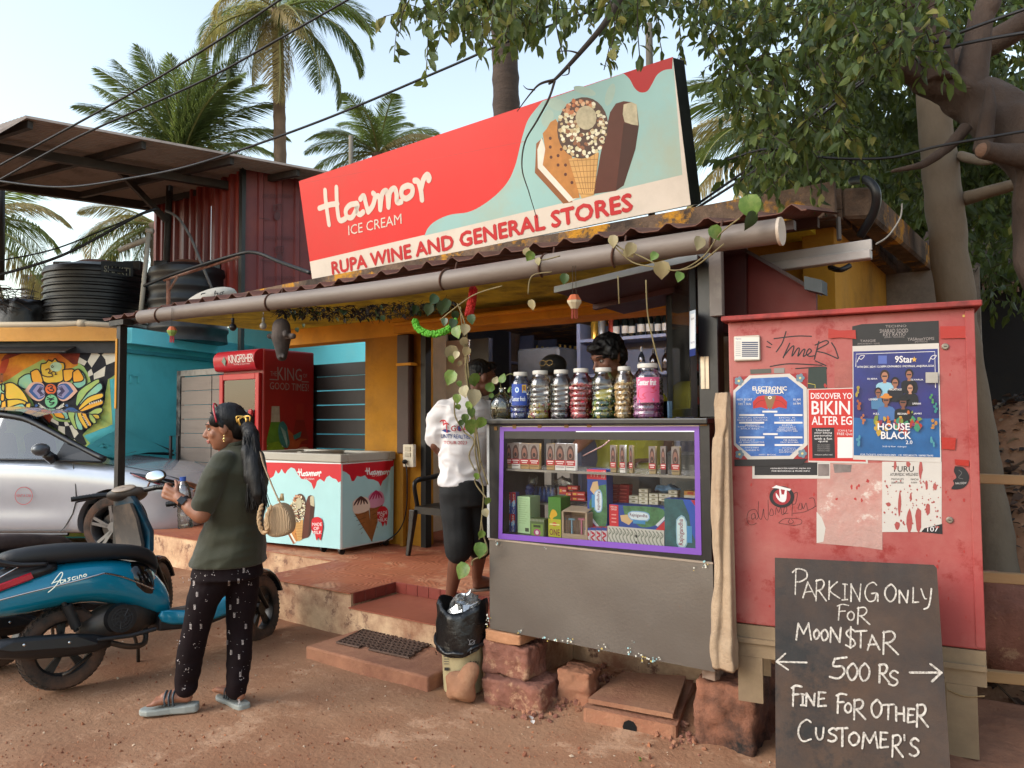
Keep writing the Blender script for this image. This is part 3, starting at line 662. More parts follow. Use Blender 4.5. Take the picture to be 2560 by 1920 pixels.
pp=MB();pp.tube([PD(372,582,10.6),PD(349,812,10.6)],.032,10);pp.tube([PD(366,576,10.6),PD(383,578,10.6)],.04,10);pp.tube([PD(374,595,10.6),PD(300,625,11.0)],.04,10)
pp.build('standing_pipe',mat('pvc_white','b9b4a8',.6,dirt='8a7c6c',damt=.3),smooth=True,label='tall white plastic pipe standing between the two black water tanks',cat='pipe')
gg=empty('grey_gate',PD(448,1300,10),'weathered grey slatted wooden gate between turquoise wall and red fridge','gate')
GY=PD(448,933,10.0).y
def gp(x,y,dy=0):return PY(x,y,GY+dy)
gl,gr_=gp(448,933),gp(605,925);gtop=gl.z
greyw=mat('grey_wood','7e7166',.8,var=.12,scale=3,bump=.3,bscale=20,stretch=(.3,3,3),dirt='5c5048',damt=.4)
nsl=11
for k in range(nsl):
 z1=gtop-.06-k*.185
 for(xa,xb)in((gl.x+.06,gl.x+.73),(gl.x+.75,gr_.x+.3)):
  if xa>gl.x+.5 and k%1:continue
  MB().box((xa,GY,z1-.178),(xb,GY+.03,z1)).build('slat',greyw,gg)
MB().box((gl.x-.03,GY-.015,0),(gl.x+.05,GY+.05,gtop+.03)).build('post',mat('black_worn','22201f',.7,dirt='8f8a80',dscale=6,damt=.55),gg)
MB().box((gl.x+.05,GY-.012,gtop-.045),(gr_.x+.3,GY+.04,gtop+.03)).build('top_rail',mat('worn_rail','8a8378',.8,dirt='2c2a28',dscale=5,damt=.6),gg)
hr=MB();a=gp(427,1090,-.3);b_=gp(427,1142,-.3);c_=gp(445,1090,-.3)
hr.tube([(a.x,a.y,0),a,c_,(c_.x,c_.y,0)],.022,6);hr.build('hand_rail',mat('black_steel','131313'),label='short black steel rail in front of the grey gate',cat='rail')
bg_=empty('black_gate',(-6.9,6.2,.3),'black slatted steel gate with light showing between the slats','gate')
xl,xr=-7.45,-6.2
blk=mat('gate_black','1c1816',.55,var=.15,bump=.1)
ys=[957,995,1032,1069,1106]
MB().box((xl,6.19,.301),(xl+.13,6.24,2.17)).build('stile',mat('black_steel','131313'),bg_);MB().box((xr-.13,6.19,.301),(xr,6.24,2.17)).build('stile',mat('black_steel','131313'),bg_)
MB().box((xl+.13,6.195,2.02),(xr-.13,6.235,2.17)).build('top_rail',mat('black_steel','131313'),bg_)
z0=2.015
while z0>.4:
 MB().box((xl+.13,6.20,z0-.162),(xr-.13,6.225,z0)).build('slat',blk,bg_);z0-=.176
 # ROOFTOP TANKS, SHED, CANOPY
tank_m=mat('tank_black','17181b',.42,var=.2,scale=2,bump=.05,dirt='4c463e',dscale=1.6,damt=.35)
lid_m=mat('tank_lid','7a4a32',.85,var=.2,dirt='5a3626',damt=.4)
def tank(c,r,h,nrib,label,name='water_tank'):
 t=empty(name,c,label,'water tank');prof=[(r*.98,0)]
 for k in range(nrib):
  z=h*.02+(h*.80)*k/nrib;dz=h*.80/nrib
  prof+=[(r*.965,z+dz*.1),(r*.965,z+dz*.55),(r*1.0,z+dz*.7),(r*1.0,z+dz*.9)]
 prof+=[(r*.985,h*.84),(r*.97,h*.86),(r*.55,h*.93)]
 MB().lathe(prof,40,c).build('shell',tank_m,t,smooth='auto')
 MB().lathe([(r*.72,h*.885),(r*.52,h*.93),(r*.36,h*.975),(r*.05,h*.985)],30,c).build('lid',lid_m,t,smooth='auto')
 for s_ in(-1,1):
  p=V(c)+RT*s_*r*.70;MB().obox(p-RT*.13*r/.7-FW*.10+V((0,0,h*.86)),RT*.26*r/.7,FW*.2,V((0,0,h*.12))).build('lifting_lug',tank_m,t,bevel=.02,seg=2)
 return t
c=PD(249,700,11.6);c.z=2.57
t1=tank(c,.77,1.42,11,'big ribbed black water tank with SHAKTI lettering on the turquoise house roof')
ta=Art(lambda x,y:V(),-FW,lay0=.004)
def onwall(cc,r):
 def f(x,y):
  d=ray(x,y);a=d.x**2+d.y**2;o=CO-cc;bq=2*(d.x*o.x+d.y*o.y);cq=o.x**2+o.y**2-r*r
  return CO+d*((-bq-math.sqrt(max(0,bq*bq-4*a*cq)))/(2*a))
 return f
ta.mp=onwall(c,.775)
ta.poly([(253,652),(333,655),(333,692),(253,690)],tank_m);ta.text('SHAKTI',((260,664),(326,670),(326,690),(260,679)),mat('tank_letters','9b9a86',.6,dirt='3a3a38',dscale=12,damt=.55),bold=.01);ta.build('lettering',t1)
c2=PD(473,700,10.9);c2.z=2.62;tank(c2,.55,1.22,5,'smooth black water tank with brown lid behind the awning edge')
c3=PD(87,700,17.0);c3.z=3.6;tank(c3,.27,1.25,9,'small distant grey black water tank at the far left roof')
tp=MB();cc=PD(62,770,11.2);cc.z=2.57
tp.lathe([(.40,0),(.43,.25),(.36,.5),(.38,.62),(.30,.72),(.05,.74)],28,cc,wob=lambda a,z:1+.12*math.sin(a*37+z*9)+.08*math.sin(a*71-z*17))
o=tp.build('tarpaulin_bundle',mat('black_tarp','1b1817',.38,var=.2,bump=.6,bscale=9,dirt='4a4038',damt=.3),smooth=True,label='bundle wrapped in wrinkled black plastic with ropes on the roof at far left',cat='bundle')
tp=MB()
for i in range(140):
 a=PD(random.uniform(-40,40),random.uniform(720,775),11+random.uniform(-.3,.3));d_=V((random.uniform(-1,1),random.uniform(-1,1),random.uniform(-.5,.1)))*.3;tp.tube([a,a+d_*.5+V((0,0,.03)),a+d_],.006,3)
tp.build('dry_fronds',mat('dry_straw','3c2c22',.9),label='heap of dry palm straw on the roof at the left edge',cat='straw',kind='stuff')
shed=empty('red_shed',(-9.1,6.45,0),'raised shed clad in dark red ribbed metal sheets behind the ice cream sign','shed')
S0=V((-9.1,6.45,0));SL=V((-12.0,6.75,0));SR=V((-8.0,9.1,0))
redm=mat('shed_red','7c2a20',.42,var=.2,scale=2.5,bump=.1,dirt='4c1a15',dscale=1.5,damt=.5,stretch=(3,3,.5));redm2=mat('shed_maroon','6a2b2c',.5,var=.12,scale=2,bump=.1,dirt='7f3a2c',dscale=2,damt=.4)
def ribbed(p,q,z0,z1,pitch,dep,out):
 L=(q-p);n=L.length;u=L.normalized();pts=[];x=0
 while x<n:
  for f,d in((0,0),(.62,0),(.70,1),(.92,1)):
   xx=x+f*pitch
   if xx<n:pts.append(p+u*xx+out*dep*d)
  x+=pitch
 pts.append(q);b=MB();vs=[V((a.x,a.y,z0))for a in pts]+[V((a.x,a.y,z1))for a in pts];m_=len(pts)
 b.add(vs,[(i,i+1,i+1+m_,i+m_)for i in range(m_-1)]);return b
outL=V((-.1,-1,0)).normalized();outR=V(((SR-S0).y,-(SR-S0).x,0)).normalized()
nsh=3
for k in range(nsh):
 ribbed(SL.lerp(S0,k/nsh),SL.lerp(S0,(k+1)/nsh)-V((.006,0,0)),3.25,5.2,.22,.05,outL).build('wall_sheet',redm,shed)
for k in range(2):
 ribbed(S0.lerp(SR,k/2),S0.lerp(SR,(k+1)/2-.004),2.9,5.2,.26,.035,outR).build('wall_sheet',redm2,shed)
MB().box((S0.x-.03,S0.y-.08,2.4),(S0.x+.04,S0.y-.02,5.2)).build('corner_post',mat('black_steel','131313'),shed)
spr=Art(photo_plane(S0+outR*.04,outR),outR);prc=mat('print_dark','4a1c1e',.5,bump=0)
for(x,y)in((655,485),(660,590),(664,690)):
 spr.text('JSW COLOURON+',(x,y,x+75,y+12),prc,shear=.2,adv=False);spr.stroke([(x+30,y+28),(x+48,y+26),(x+48,y+42),(x+30,y+42)],.02,prc,smooth=0,closed=True,adv=False);spr.text('IS',(x+34,y+30,x+44,y+39),prc,adv=False)
 spr.stroke([(x-8,y+60),(x+18,y+63)],.012,prc,smooth=0,adv=False);spr.disc(x+38,y+55,8,11,prc,adv=False)
spr.build('printed_marks',shed)
can=empty('tin_canopy',(-10.5,6,0),'large brown corrugated metal canopy on steel posts above the roof tanks','canopy')
A0=PD(66,291,8.7);B0=PD(832,432,10.6);D0=PD(-120,400,9.6);E0=PD(-130,452,11.4);C0=PD(425,512,12.4)
dA=(C0-B0)*1.05;uv=(B0-A0)
nC=44
b=MB();vs=[]
for j in range(nC*4+1):
 t=j/(nC*4);base=A0.lerp(C0+(A0-B0),t);w=.018*(1 if(j%4)in(1,2)else-1)
 ex=0 if t>0 else 0
 vs+=[base+V((0,0,w)),base+uv*1.03+V((0,0,w))]
b.add(vs,[(2*i,2*i+1,2*i+3,2*i+2)for i in range(nC*4)])
b.build('roof_sheet',mat('canopy_tin','988a80',.7,var=.15,scale=1.5,bump=.1,dirt='3c2f2b',damt=.4),can)
b=MB();nW=24;vs=[]
F0=A0;G0=C0+(A0-B0);wing=(PD(-260,480,8.2)-A0)
for j in range(nC*4+1):
 t=j/(nC*4);base=F0.lerp(G0,t);w=.018*(1 if(j%4)in(1,2)else-1);vs+=[base+V((0,0,w)),base+wing+V((0,0,w))]
b.add(vs,[(2*i,2*i+1,2*i+3,2*i+2)for i in range(nC*4)]);b.build('roof_sheet',mat('canopy_tin','5f4a42'),can)
stl=mat('dark_steel','2a2522',.6,var=.2,bump=.15,dirt='4a362a',damt=.3)
def beam(p,q,w=.09,h=.11,m=None,nm='beam',par=None,off=V((0,0,-.07))):
 p,q=V(p)+off,V(q)+off;d=(q-p);u=d.normalized();s=u.cross(UP).normalized()*w;t=s.cross(u).normalized()*h
 return MB().obox(p-s/2-t/2,d,s,t).build(nm,m or stl,par or can)
def cu(u_,v_):return A0+uv*u_+(C0-B0)*v_
for u_ in(.0,.33,.62,.86,1.0):beam(cu(u_+.02,.02),cu(u_+.02,1.0),.06,.09,nm='rafter')
beam(cu(.02,.30),cu(1.0,.30),nm='purlin',off=V((0,0,-.16)));beam(cu(-.25,1.0),cu(1.0,1.0),.1,.14,nm='purlin')
MB().tube([PD(427,395,11.3),PD(410,800,11.3)],.05,8).build('canopy_post',stl,can,smooth=True)
MB().tube([PD(2,470,11.4),PD(2,560,11.4),PD(1,700,11.4)],.06,8).build('canopy_post',stl,can,smooth=True)
beam(PD(258,385,10.6),PD(417,552,11.25),.07,.08,nm='brace',off=V((0,0,0)))
rl=MB();rl.tube([PD(410,700,9.8),PD(598,642,9.4)],.022,8);rl.tube([PD(421,700,9.8),PD(421,790,9.8)],.03,6);rl.tube([PD(421,730,9.8),PD(445,690,9.7)],.015,6)
rl.build('rusty_rail',mat('rust_pipe','7a4a38',.8,var=.3,dirt='b59a86',dscale=5,damt=.5),smooth=True,label='thin rusty pipe rail slanting in front of the second water tank',cat='rail')
hs_=MB();hs_.tube(crom([PD(415,527,10.4),PD(445,545,10.2),PD(475,590,10.1),PD(500,650,10),PD(530,722,10)],8),.018,8)
hs_.build('grey_hose',mat('grey_hose','4f4b48',.6),smooth=True,label='grey hose hanging in a curve from the canopy post',cat='hose')
hs_=MB();hs_.tube(crom([PD(360,715,9.7),PD(450,680,9.6),PD(590,637,9.4),PD(640,632,9.2),PD(700,655,8.8),PD(775,682,8.0)],8),.022,8)
hs_.build('black_hose',mat('black_rubber','0b0b0b'),smooth=True,label='thick black hose arching across the red shed to the sign',cat='hose')
sa=MB();cs=PD(525,752,9.2);sa.ell(cs,(.34,.2,.13),(0,-.35,YAW),24,12)
o=sa.build('printed_sack',mat('white_sack','b3ada2',.8,var=.15,scale=9,bump=.8,bscale=20,dirt='5c5a58',dscale=9,damt=.3),smooth=True,label='crumpled white sack with black scrawled letters on the roof',cat='sack')
sar=Art(lambda x,y:PD(x,y,9.02),-FW)
sar.text('Esthg',((497,735),(560,722),(563,745),(497,762)),mat('black_rubber','0b0b0b'),shear=.3,adv=False);so2=sar.build('scrawl',o)
# ICE CREAM FREEZER
fz=empty('ice_cream_freezer',(-5.7,4.95,.3),'white chest freezer with dripping red and pale blue ice cream print on the veranda','freezer')
zf=lambda x,y:(500+x/2.765,850+y/2.765)
FY=4.59;xr_=PY(852,1250,FY).x;xl_=xr_-1.28;zb=PY(852,1375,FY).z;zt=PY(852,1157,FY).z;yb_=PX(984,1200,xr_).y
fwhite=mat('freezer_white','d8dcd9',.35,var=.03,bump=.02)
MB().box((xl_,FY,zb),(xr_,yb_,zt)).build('body',fwhite,fz,bevel=.012,seg=2)
lidm=mat('freezer_lid','a8a397',.45,var=.05,bump=.03)
b=MB()
zl=zt+.075
for(p0,p1)in(((xl_-.015,FY-.015,zt),(xr_+.015,FY+.07,zl)),((xl_-.015,yb_-.07,zt),(xr_+.015,yb_+.015,zl)),((xl_-.015,FY+.0702,zt),(xl_+.07,yb_-.0702,zl)),((xr_-.07,FY+.0702,zt),(xr_+.015,yb_-.0702,zl))):b.box(p0,p1)
b.build('lid_frame',lidm,fz,bevel=.01,seg=2)
MB().box((xl_+.07,FY+.07,zl-.02),(xr_-.07,yb_-.07,zl-.012)).build('sliding_glass',glass('dark_glass',(.35,.35,.36),base=.1),fz)
MB().box((xl_+.6,FY+.07,zl-.012),(xl_+.66,yb_-.07,zl+.006)).build('slide_handle',lidm,fz)
for(x,y)in((xr_-.04,FY+.05),(xr_-.04,yb_-.06),(xl_+.06,FY+.05),(xr_-.28,FY+.05)):
 cm=MB();cm.cyl((x-.012,y,.335),(x+.012,y,.335),.035,n=14);cm.box((x-.02,y-.012,.33),(x+.02,y+.012,zb));cm.build('caster',mat('black_rubber','0b0b0b'),fz,smooth='auto')
pblue=mat('freezer_blue','a5cfd0',.35,var=.03,bump=.0);pred=mat('freezer_red','c01528',.35,var=.04,bump=0);pwh=mat('print_whitey','dcdcda',.4,bump=0)
def dripface(nm,pl,N,corners,drips,texts):
 a=Art(pl,N,step=.0003,lay0=.0006);a.poly(corners,pblue);a.poly(drips,pred)
 texts(a);a.build(nm,fz)
def tl(a):
 a_=lambda x,y:zf(675+(x-200)*.283,880+(y-690)*.245+4)
 def f2(x,y):
  return zf(675+(x-200)/(768-200)*162,876+(y-690)/(945-690)*62+(x-200)*0)
 g=lambda x,y:f2(x,y+(x-230)*.33*.9-10)
 script_name(a,g,.014,pwh)
 a.text('ICE CREAM',(zf(720,952),zf(790,955),zf(790,967),zf(720,965)),pwh,bold=.01)
 def h(x,y):
  u=(x-1305)/535;v=(y-290)/550;return zf(590+u*205,1062+v*350-u*5)
 icecream(a,h,S=.8)
 a.poly([zf(*q)for q in((775,1290),(780,1240),(810,1222),(845,1235),(856,1280),(850,1330),(838,1385),(825,1360),(812,1385),(800,1340),(785,1330))],pred,3)
 for i,s in enumerate(('MADE','OF','MILK')):a.text(s,(zf(782+(10 if i==1 else 0),1262+i*28),zf(848-(18 if i==1 else 0),1262+i*28),zf(848-(18 if i==1 else 0),1284+i*28),zf(782+(10 if i==1 else 0),1284+i*28)),pwh,bold=.03,adv=False)
dripface('front_print',photo_plane(V((0,FY,0)),V((0,-1,0))),(0,-1,0),[(PP_:=zf)(968,1445),zf(975,862),(640,1155),(630,1352)][::-1],[(640,1155),zf(978,858),zf(975,975),zf(958,985),zf(940,962),zf(915,955),zf(895,938),zf(875,948),zf(860,980),zf(830,960),zf(810,975),zf(800,1010),zf(787,1035),zf(770,990),zf(740,965),zf(700,960),zf(675,925),zf(655,890),zf(630,880),zf(605,900),zf(590,925),zf(578,915),zf(565,890),zf(552,915),zf(540,925),zf(525,900),zf(510,940),zf(490,955),(650,1190),(636,1190)],tl)
def tr(a):
 g=lambda x,y:zf(1143+(x-200)/568*165,868+((y+(x-230)*.30)-690)/255*58)
 script_name(a,g,.014,pwh);a.text('ICE CREAM',(zf(1188,932),zf(1258,925),zf(1258,938),zf(1188,945)),pwh,bold=.01)
 for(cx,cy,w,tipx,tipy,c1,c2,r)in((1215,1090,100,1185,1390,'c98aa0','a01c4c',1),(1110,1130,110,1188,1392,'d9c4b0','4a2018',0)):
  a.poly([zf(cx-w*.45,cy+60),zf(cx+w*.5,cy+40),zf(tipx+3,tipy),zf(tipx-3,tipy)],mat('print_cone','8f5a2c',.4,var=.2,scale=20,bump=0))
  for k in range(5):a.stroke([zf(cx-w*.4+12*k,cy+90+30*k),zf(cx+w*.4-8*k,cy+60+34*k)],.004,mat('print_cone2','5c3414',.4,bump=0),smooth=0,adv=False)
  a.lay+=a.step
  a.poly([zf(cx-w*.52,cy-10),zf(cx-w*.2,cy-40),zf(cx+w*.3,cy-45),zf(cx+w*.54,cy-15),zf(cx+w*.5,cy+45),zf(cx-w*.4,cy+70)],ink(c1),3)
  for k in range(5):a.stroke([zf(cx-w*.45+k*w*.22,cy+15-k*3),zf(cx-w*.25+k*w*.14,cy-20),zf(cx,cy-50)],.02,ink(c2),adv=False,taper=True)
  a.lay+=a.step
 a.poly([zf(*q)for q in((1220,1190),(1240,1155),(1275,1150),(1298,1180),(1295,1230),(1285,1285),(1275,1260),(1262,1290),(1250,1262),(1228,1245))],pred,3)
 for i,s in enumerate(('MADE','OF','MILK')):a.text(s,(zf(1226+(12 if i==1 else 0),1188+i*24),zf(1292-(20 if i==1 else 0),1180+i*24),zf(1292-(20 if i==1 else 0),1202+i*24),zf(1226+(12 if i==1 else 0),1210+i*24)),pwh,bold=.03,adv=False)
dripface('side_print',photo_plane(V((xr_,0,0)),V((1,0,0))),(1,0,0),[zf(985,1440),zf(1335,1368),zf(1340,835),zf(985,862)],[zf(985,860),zf(1340,832),zf(1338,870),zf(1320,880),zf(1305,930),zf(1280,960),zf(1262,975),zf(1248,1012),zf(1232,980),zf(1200,965),zf(1160,960),zf(1140,935),zf(1110,945),zf(1085,940),zf(1065,975),zf(1048,975),zf(1035,935),zf(1010,915),zf(985,905)],tr)
# RED DRINKS FRIDGE
fr=empty('drinks_fridge',(-7.7,5.8,.3),'tall red beer fridge with glass door behind the ice cream freezer','fridge')
kf=lambda x,y:(500+x/2.765,850+y/2.765)
KX=-7.26;KY=PX(659,900,KX).y;KY2=PX(786,900,KX).y;kz=PX(661,871,KX).z;KXl=PY(557,950,KY).x
fred=mat('fridge_red','a0121a',.32,var=.08,scale=2,bump=.02);fred2=mat('fridge_red_side','8f1d1a',.4,var=.15,scale=2,bump=.05)
MB().box((KXl,KY,.32),(KX,KY2,kz)).build('cabinet',fred2,fr,bevel=.02,seg=2)
hz_=PY(640,925,KY-.06).z
hd=MB();n=10
prof=[(KY,kz),(KY-.07,kz-.02),(KY-.12,(kz+hz_)/2+.03),(KY-.09,hz_+.02),(KY,hz_)]
prof=crom([V((0,y,z))for y,z in prof],5)
hd.loft([[V((x,p.y,p.z))for p in prof]+[V((x,KY+.01,hz_))]for x in(KXl-.02,KX-.015)]);hd.build('header',fred,fr,smooth='auto')
dz0,dz1=.42,hz_-.03
b=MB()
for q in(((KXl,KY-.05,dz0),(KXl+.07,KY-.002,dz1)),((KX-.09,KY-.05,dz0),(KX-.02,KY-.002,dz1)),((KXl+.0702,KY-.05,dz1-.07),(KX-.0902,KY-.002,dz1)),((KXl+.0702,KY-.05,dz0),(KX-.0902,KY-.002,dz0+.08))):b.box(*q)
b.build('door_frame',fred,fr,bevel=.006)
MB().box((KXl+.07,KY-.012,dz0+.08),(KX-.09,KY-.008,dz1-.07)).build('back_panel',mat('fridge_in','3c4246',.5,var=.3,scale=3,dirt='7c5a3a',dscale=4,damt=.4),fr)
MB().box((KXl+.07,KY-.034,dz0+.08),(KX-.09,KY-.03,dz1-.07)).build('door_glass',glass('fridge_glass',(.6,.62,.62),base=.05),fr)
b=MB();b.box((KX-.17,KY-.09,1.05),(KX-.10,KY-.05,1.62));b.build('handle',fred,fr,bevel=.02,seg=2)
for k in range(4):
 MB().box((KXl+.08,KY-.028,.7+.33*k),(KX-.1,KY-.013,.712+.33*k)).build('shelf',mat('cream2','b9ae98'),fr)
fa=Art(photo_plane(V((0,KY-.125,0)),V((0,-1,0))),(0,-1,0),lay0=.002)
fwh=mat('fr_white','b9aea4',.4,bump=0)
fa.text('KINGFISHER',(kf(195,105),kf(368,92),kf(372,150),kf(200,162)),fwh,bold=.0,spacing=.85);fa.text('The King of Good Times',(kf(232,162),kf(345,158),kf(345,170),kf(232,176)),fwh)
fa.poly([kf(150,150),kf(165,115),kf(180,145),kf(172,180)],mat('bird_p','5c6a5a',.5));fa.build('header_print',fr)
ks=Art(photo_plane(V((KX,0,0)),V((1,0,0))),(1,0,0),step=.0004)
kc=mat('fr_grey','8f8078',.4,bump=0)
ks.text('THE',(kf(486,215),kf(530,217),kf(530,250),kf(486,248)),kc);ks.text('KING',(kf(534,185),kf(702,200),kf(704,285),kf(536,278)),kc,bold=.0);ks.text('OF',(kf(712,232),kf(740,235),kf(740,262),kf(712,260)),kc)
ks.text('GOOD TIMES!',(kf(482,290),kf(750,305),kf(750,355),kf(482,340)),kc);ks.stroke([kf(482,272),kf(534,275)],.012,kc,smooth=0);ks.stroke([kf(704,288),kf(748,290)],.012,kc,smooth=0)
def bottle2d(x,y0,y1,w,c1,c2):
 h=y1-y0;ks.poly([kf(x-w*.22,y0),kf(x+w*.22,y0),kf(x+w*.26,y0+h*.2),kf(x+w*.5,y0+h*.42),kf(x+w*.5,y1),kf(x-w*.5,y1),kf(x-w*.5,y0+h*.42),kf(x-w*.26,y0+h*.2)],c1)
 ks.poly([kf(x-w*.5,y0+h*.5),kf(x+w*.5,y0+h*.5),kf(x,y0+h*.66)],c2);ks.poly([kf(x-w*.22,y0),kf(x+w*.22,y0),kf(x+w*.26,y0+h*.2),kf(x-w*.26,y0+h*.2)],c2)
bottle2d(690,440,1000,110,mat('bt_red','7a1c14',.4,var=.1),mat('bt_red2','94271c',.4));bottle2d(520,458,1000,120,mat('bt_green','4f7a22',.4,var=.25,scale=6),mat('bt_foil','a39c8c',.4,var=.2,scale=10))
ks.poly([kf(*q)for q in((455,790),(470,715),(540,700),(585,760),(590,790))],mat('bt_lime','6a8a1c',.4,var=.3,scale=12))
teal=mat('bird_teal','2f6a66',.4,var=.3,scale=18,bump=0);borg=mat('bird_orange','9a4a22',.4,var=.2,scale=9,bump=0)
ks.poly([kf(*q)for q in((572,560),(545,580),(540,650),(560,720),(600,748),(620,690),(600,600))],teal,3);ks.poly([kf(*q)for q in((600,610),(640,650),(660,700),(690,680),(745,685),(700,700),(680,740),(620,790),(585,785),(620,720))],borg)
ks.poly([kf(*q)for q in((640,660),(700,630),(690,670),(650,690))],teal);ks.poly([kf(*q)for q in((650,760),(700,740),(745,745),(750,780),(640,790))],mat('bird_pink','b3826a',.4),3)
for k in range(6):ks.stroke([kf(555+6*k,600+6*k),kf(600,740-8*k)],.005,mat('bird_line','8fb0a8',.5),smooth=0,adv=False)
ks.build('side_print',fr)
# DISPLAY COUNTER
CY=3.30
cxl,cxr=PY(1224,1460,CY).x,PY(1783,1460,CY).x
cz0,cz1,cz2=.365,.842,1.495
blackp=mat('counter_black','0b0b0f',.35,var=.2,scale=4,bump=.05,dirt='3a3634',dscale=6,damt=.25)
steel=mat('brushed_steel','7d7a77',.34,metal=.85,var=.10,scale=1.5,bump=.06,bscale=60,dirt='77726c',dscale=1.6,damt=.4,stretch=(1,1,1.4))
ctr=empty('display_counter',((cxl+cxr)/2,CY+.2,cz0),'glass display counter with purple taped edge and dented stainless steel base','display counter')
sp=MB()
def stf(u,v):
 x=cxl+(cxr-cxl)*u;z=cz0+(cz1-cz0)*v
 return(x,CY-.0022*math.sin(u*7+v*3)*math.sin(PI*u)*math.sin(PI*v),z)
sp.grid(stf,30,14);sp.build('steel_panel',steel,ctr,smooth=True)
b=MB();b.box((cxl,CY+.02,cz0),(cxr,CY+.46,cz1));b.build('base_cabinet',mat('base_grey','4a443f',.6),ctr)
b=MB();b.box((cxl-.003,CY-.006,cz1-.001),(cxr+.003,CY+.47,cz1+.008));b.build('steel_edge',mat('steel_light','b0a79e',.3,metal=.8,bump=.02),ctr)
fl=Art(lambda x,y:PY(x,y,CY-.012),(0,-1,0),step=.0001)
rnd=random.Random(3);fm=mat('fleck_white','c9c9bd',.8,var=.3,bump=0);fm2=mat('fleck_blue','8fb8bc',.8,bump=0);fm3=mat('fleck_yellow','b9a25a',.8,bump=0)
for(x,y,w,h,n)in((1390,1598,30,8,20),(1420,1603,14,8,16),(1625,1650,26,8,34),(1600,1640,20,8,14),(1575,1628,8,12,10),(1762,1412,8,8,16),(1240,1358,6,7,8),(1364,1368,8,3,5),(1220,1545,5,16,20),(1300,1578,12,5,8),(1500,1618,6,12,6),(1583,1603,6,5,4),(1735,1420,1,8,4),(1510,1610,5,6,4)):
 for k in range(n//2):
  cx,cy=rnd.gauss(x,w*.5),rnd.gauss(y,h*.5);s=rnd.uniform(1.2,3.4)
  fl.poly([(cx+s*math.cos(a)*rnd.uniform(.4,1.1),cy+s*math.sin(a)*rnd.uniform(.4,1.2))for a in[2*PI*i/6 for i in range(6)]],rnd.choice([fm,fm,fm2,fm3]),adv=False)
fl.build('paint_flecks',ctr)
px_in_l,px_in_r=PY(1250,1200,CY).x,PY(1750,1200,CY).x
b=MB();b.box((cxl+.005,CY,cz1+.009),(px_in_l-.003,CY+.45,cz2-.03));b.build('frame_post',blackp,ctr)
b=MB();b.box((px_in_r+.003,CY,cz1+.009),(cxr-.005,CY+.45,cz2-.03));b.build('frame_post',blackp,ctr)
b=MB();b.box((px_in_l-.0029,CY,cz1+.009),(px_in_r+.0029,CY+.45,cz1+.035));b.build('frame_rail',blackp,ctr)
b=MB();b.box((px_in_l-.0029,CY,cz2-.105),(px_in_r+.0029,CY+.04,cz2-.03));b.build('frame_rail',blackp,ctr)
b=MB();b.box((cxl-.02,CY-.035,cz2-.029),(cxr+.0,CY+.48,cz2));b.build('counter_top',mat('granite_top','1a1a1c',.3,var=.3,scale=20,bump=.03,dirt='55504a',dscale=5,damt=.3),ctr,bevel=.006,seg=2)
b=MB();b.box((cxl-.012,CY-.004,cz1+.01),(cxl+.004,CY+.02,cz2-.03));b.build('edge_strip',mat('worn_alu','a4a4a2',.6,dirt='5a5854',dscale=8,damt=.5),ctr)
gz0,gz1=cz1+.035,cz2-.105
b=MB();b.quad((px_in_l,CY+.44,gz0),(px_in_r,CY+.44,gz0),(px_in_r,CY+.44,gz1),(px_in_l,CY+.44,gz1));b.build('rear_glass',glass('case_rear_glass',(.8,.84,.84),base=.05,grime=.02),ctr)
b=MB();b.quad((px_in_l-.002,CY+.004,gz0),(px_in_r+.002,CY+.004,gz0),(px_in_r+.002,CY+.004,gz1),(px_in_l-.002,CY+.004,gz1));b.build('front_glass',glass('case_glass',(.96,.97,.97),base=.03,grime=.012),ctr)
zsh=1.225
b=MB();b.box((px_in_l,CY+.06,zsh-.012),(px_in_r,CY+.43,zsh));b.build('shelf',mat('shelf_glass','8b857b',.25,var=.2,scale=6,bump=.03,dirt='5a544c',damt=.5),ctr)
zs2=1.03
b=MB();b.box((px_in_l,CY+.22,zs2-.010),(px_in_r,CY+.43,zs2));b.build('shelf',mat('shelf_glass','8b857b'),ctr)
tb=Art(lambda x,y:PY(x,y,CY-.002),(0,-1,0),lay0=.0005);pur=mat('purple_tape','6a3f9c',.4,var=.08,scale=4,bump=.05)
PT={'ol':(1246,1348),'or':(1754,1387)}
tb.poly([(1256,1067),(1748,1065),(1748,1078),(1256,1078)],pur);tb.poly([(1246,1333),(1753,1372),(1753,1388),(1246,1347)],pur)
tb.poly([(1250,1067),(1260,1067),(1256,1340),(1246,1340)],pur);tb.poly([(1736,1066),(1748,1066),(1754,1387),(1739,1384)],pur)
tb.poly([(1440,1078),(1736,1077),(1736,1079.5),(1440,1080)],mat('tube_glow','e8eef0',.3,bump=0))  # pale line painted as the glow of the counter tube, not emissive
tb.stroke([(1256,1067),(1748,1064.5)],.002,mat('steel_light','b0a79e'),smooth=0);tb.build('purple_tape',ctr)
for(x,y,w)in((1239,1071,10),(1286,1066,12),(1349,1064,12),(1416,1063,13),(1473,1062,13),(1759,1056,16)):
 p=PY(x,y,CY-.003);h_=w/1880*3.75;MB().box((p.x-h_/2,CY-.004,p.z-h_/2),(p.x+h_/2,CY-.0005,p.z+h_/2)).build('glass_clip',mat('brass_clip','6a4c22',.4,metal=.4,bump=.05),ctr)
wr=MB();pts=[PY(1200+x/3.687,1030+y/3.687,CY+.1)for x,y in((1270,185),(1240,215),(1150,300),(1060,350),(950,405))]
wr.tube(crom(pts),.004,6);wr.build('wire',mat('twist_wire','7a5a52',.6),ctr,smooth=True)
zq=lambda x,y:(1200+x/3.687,1030+y/3.687)
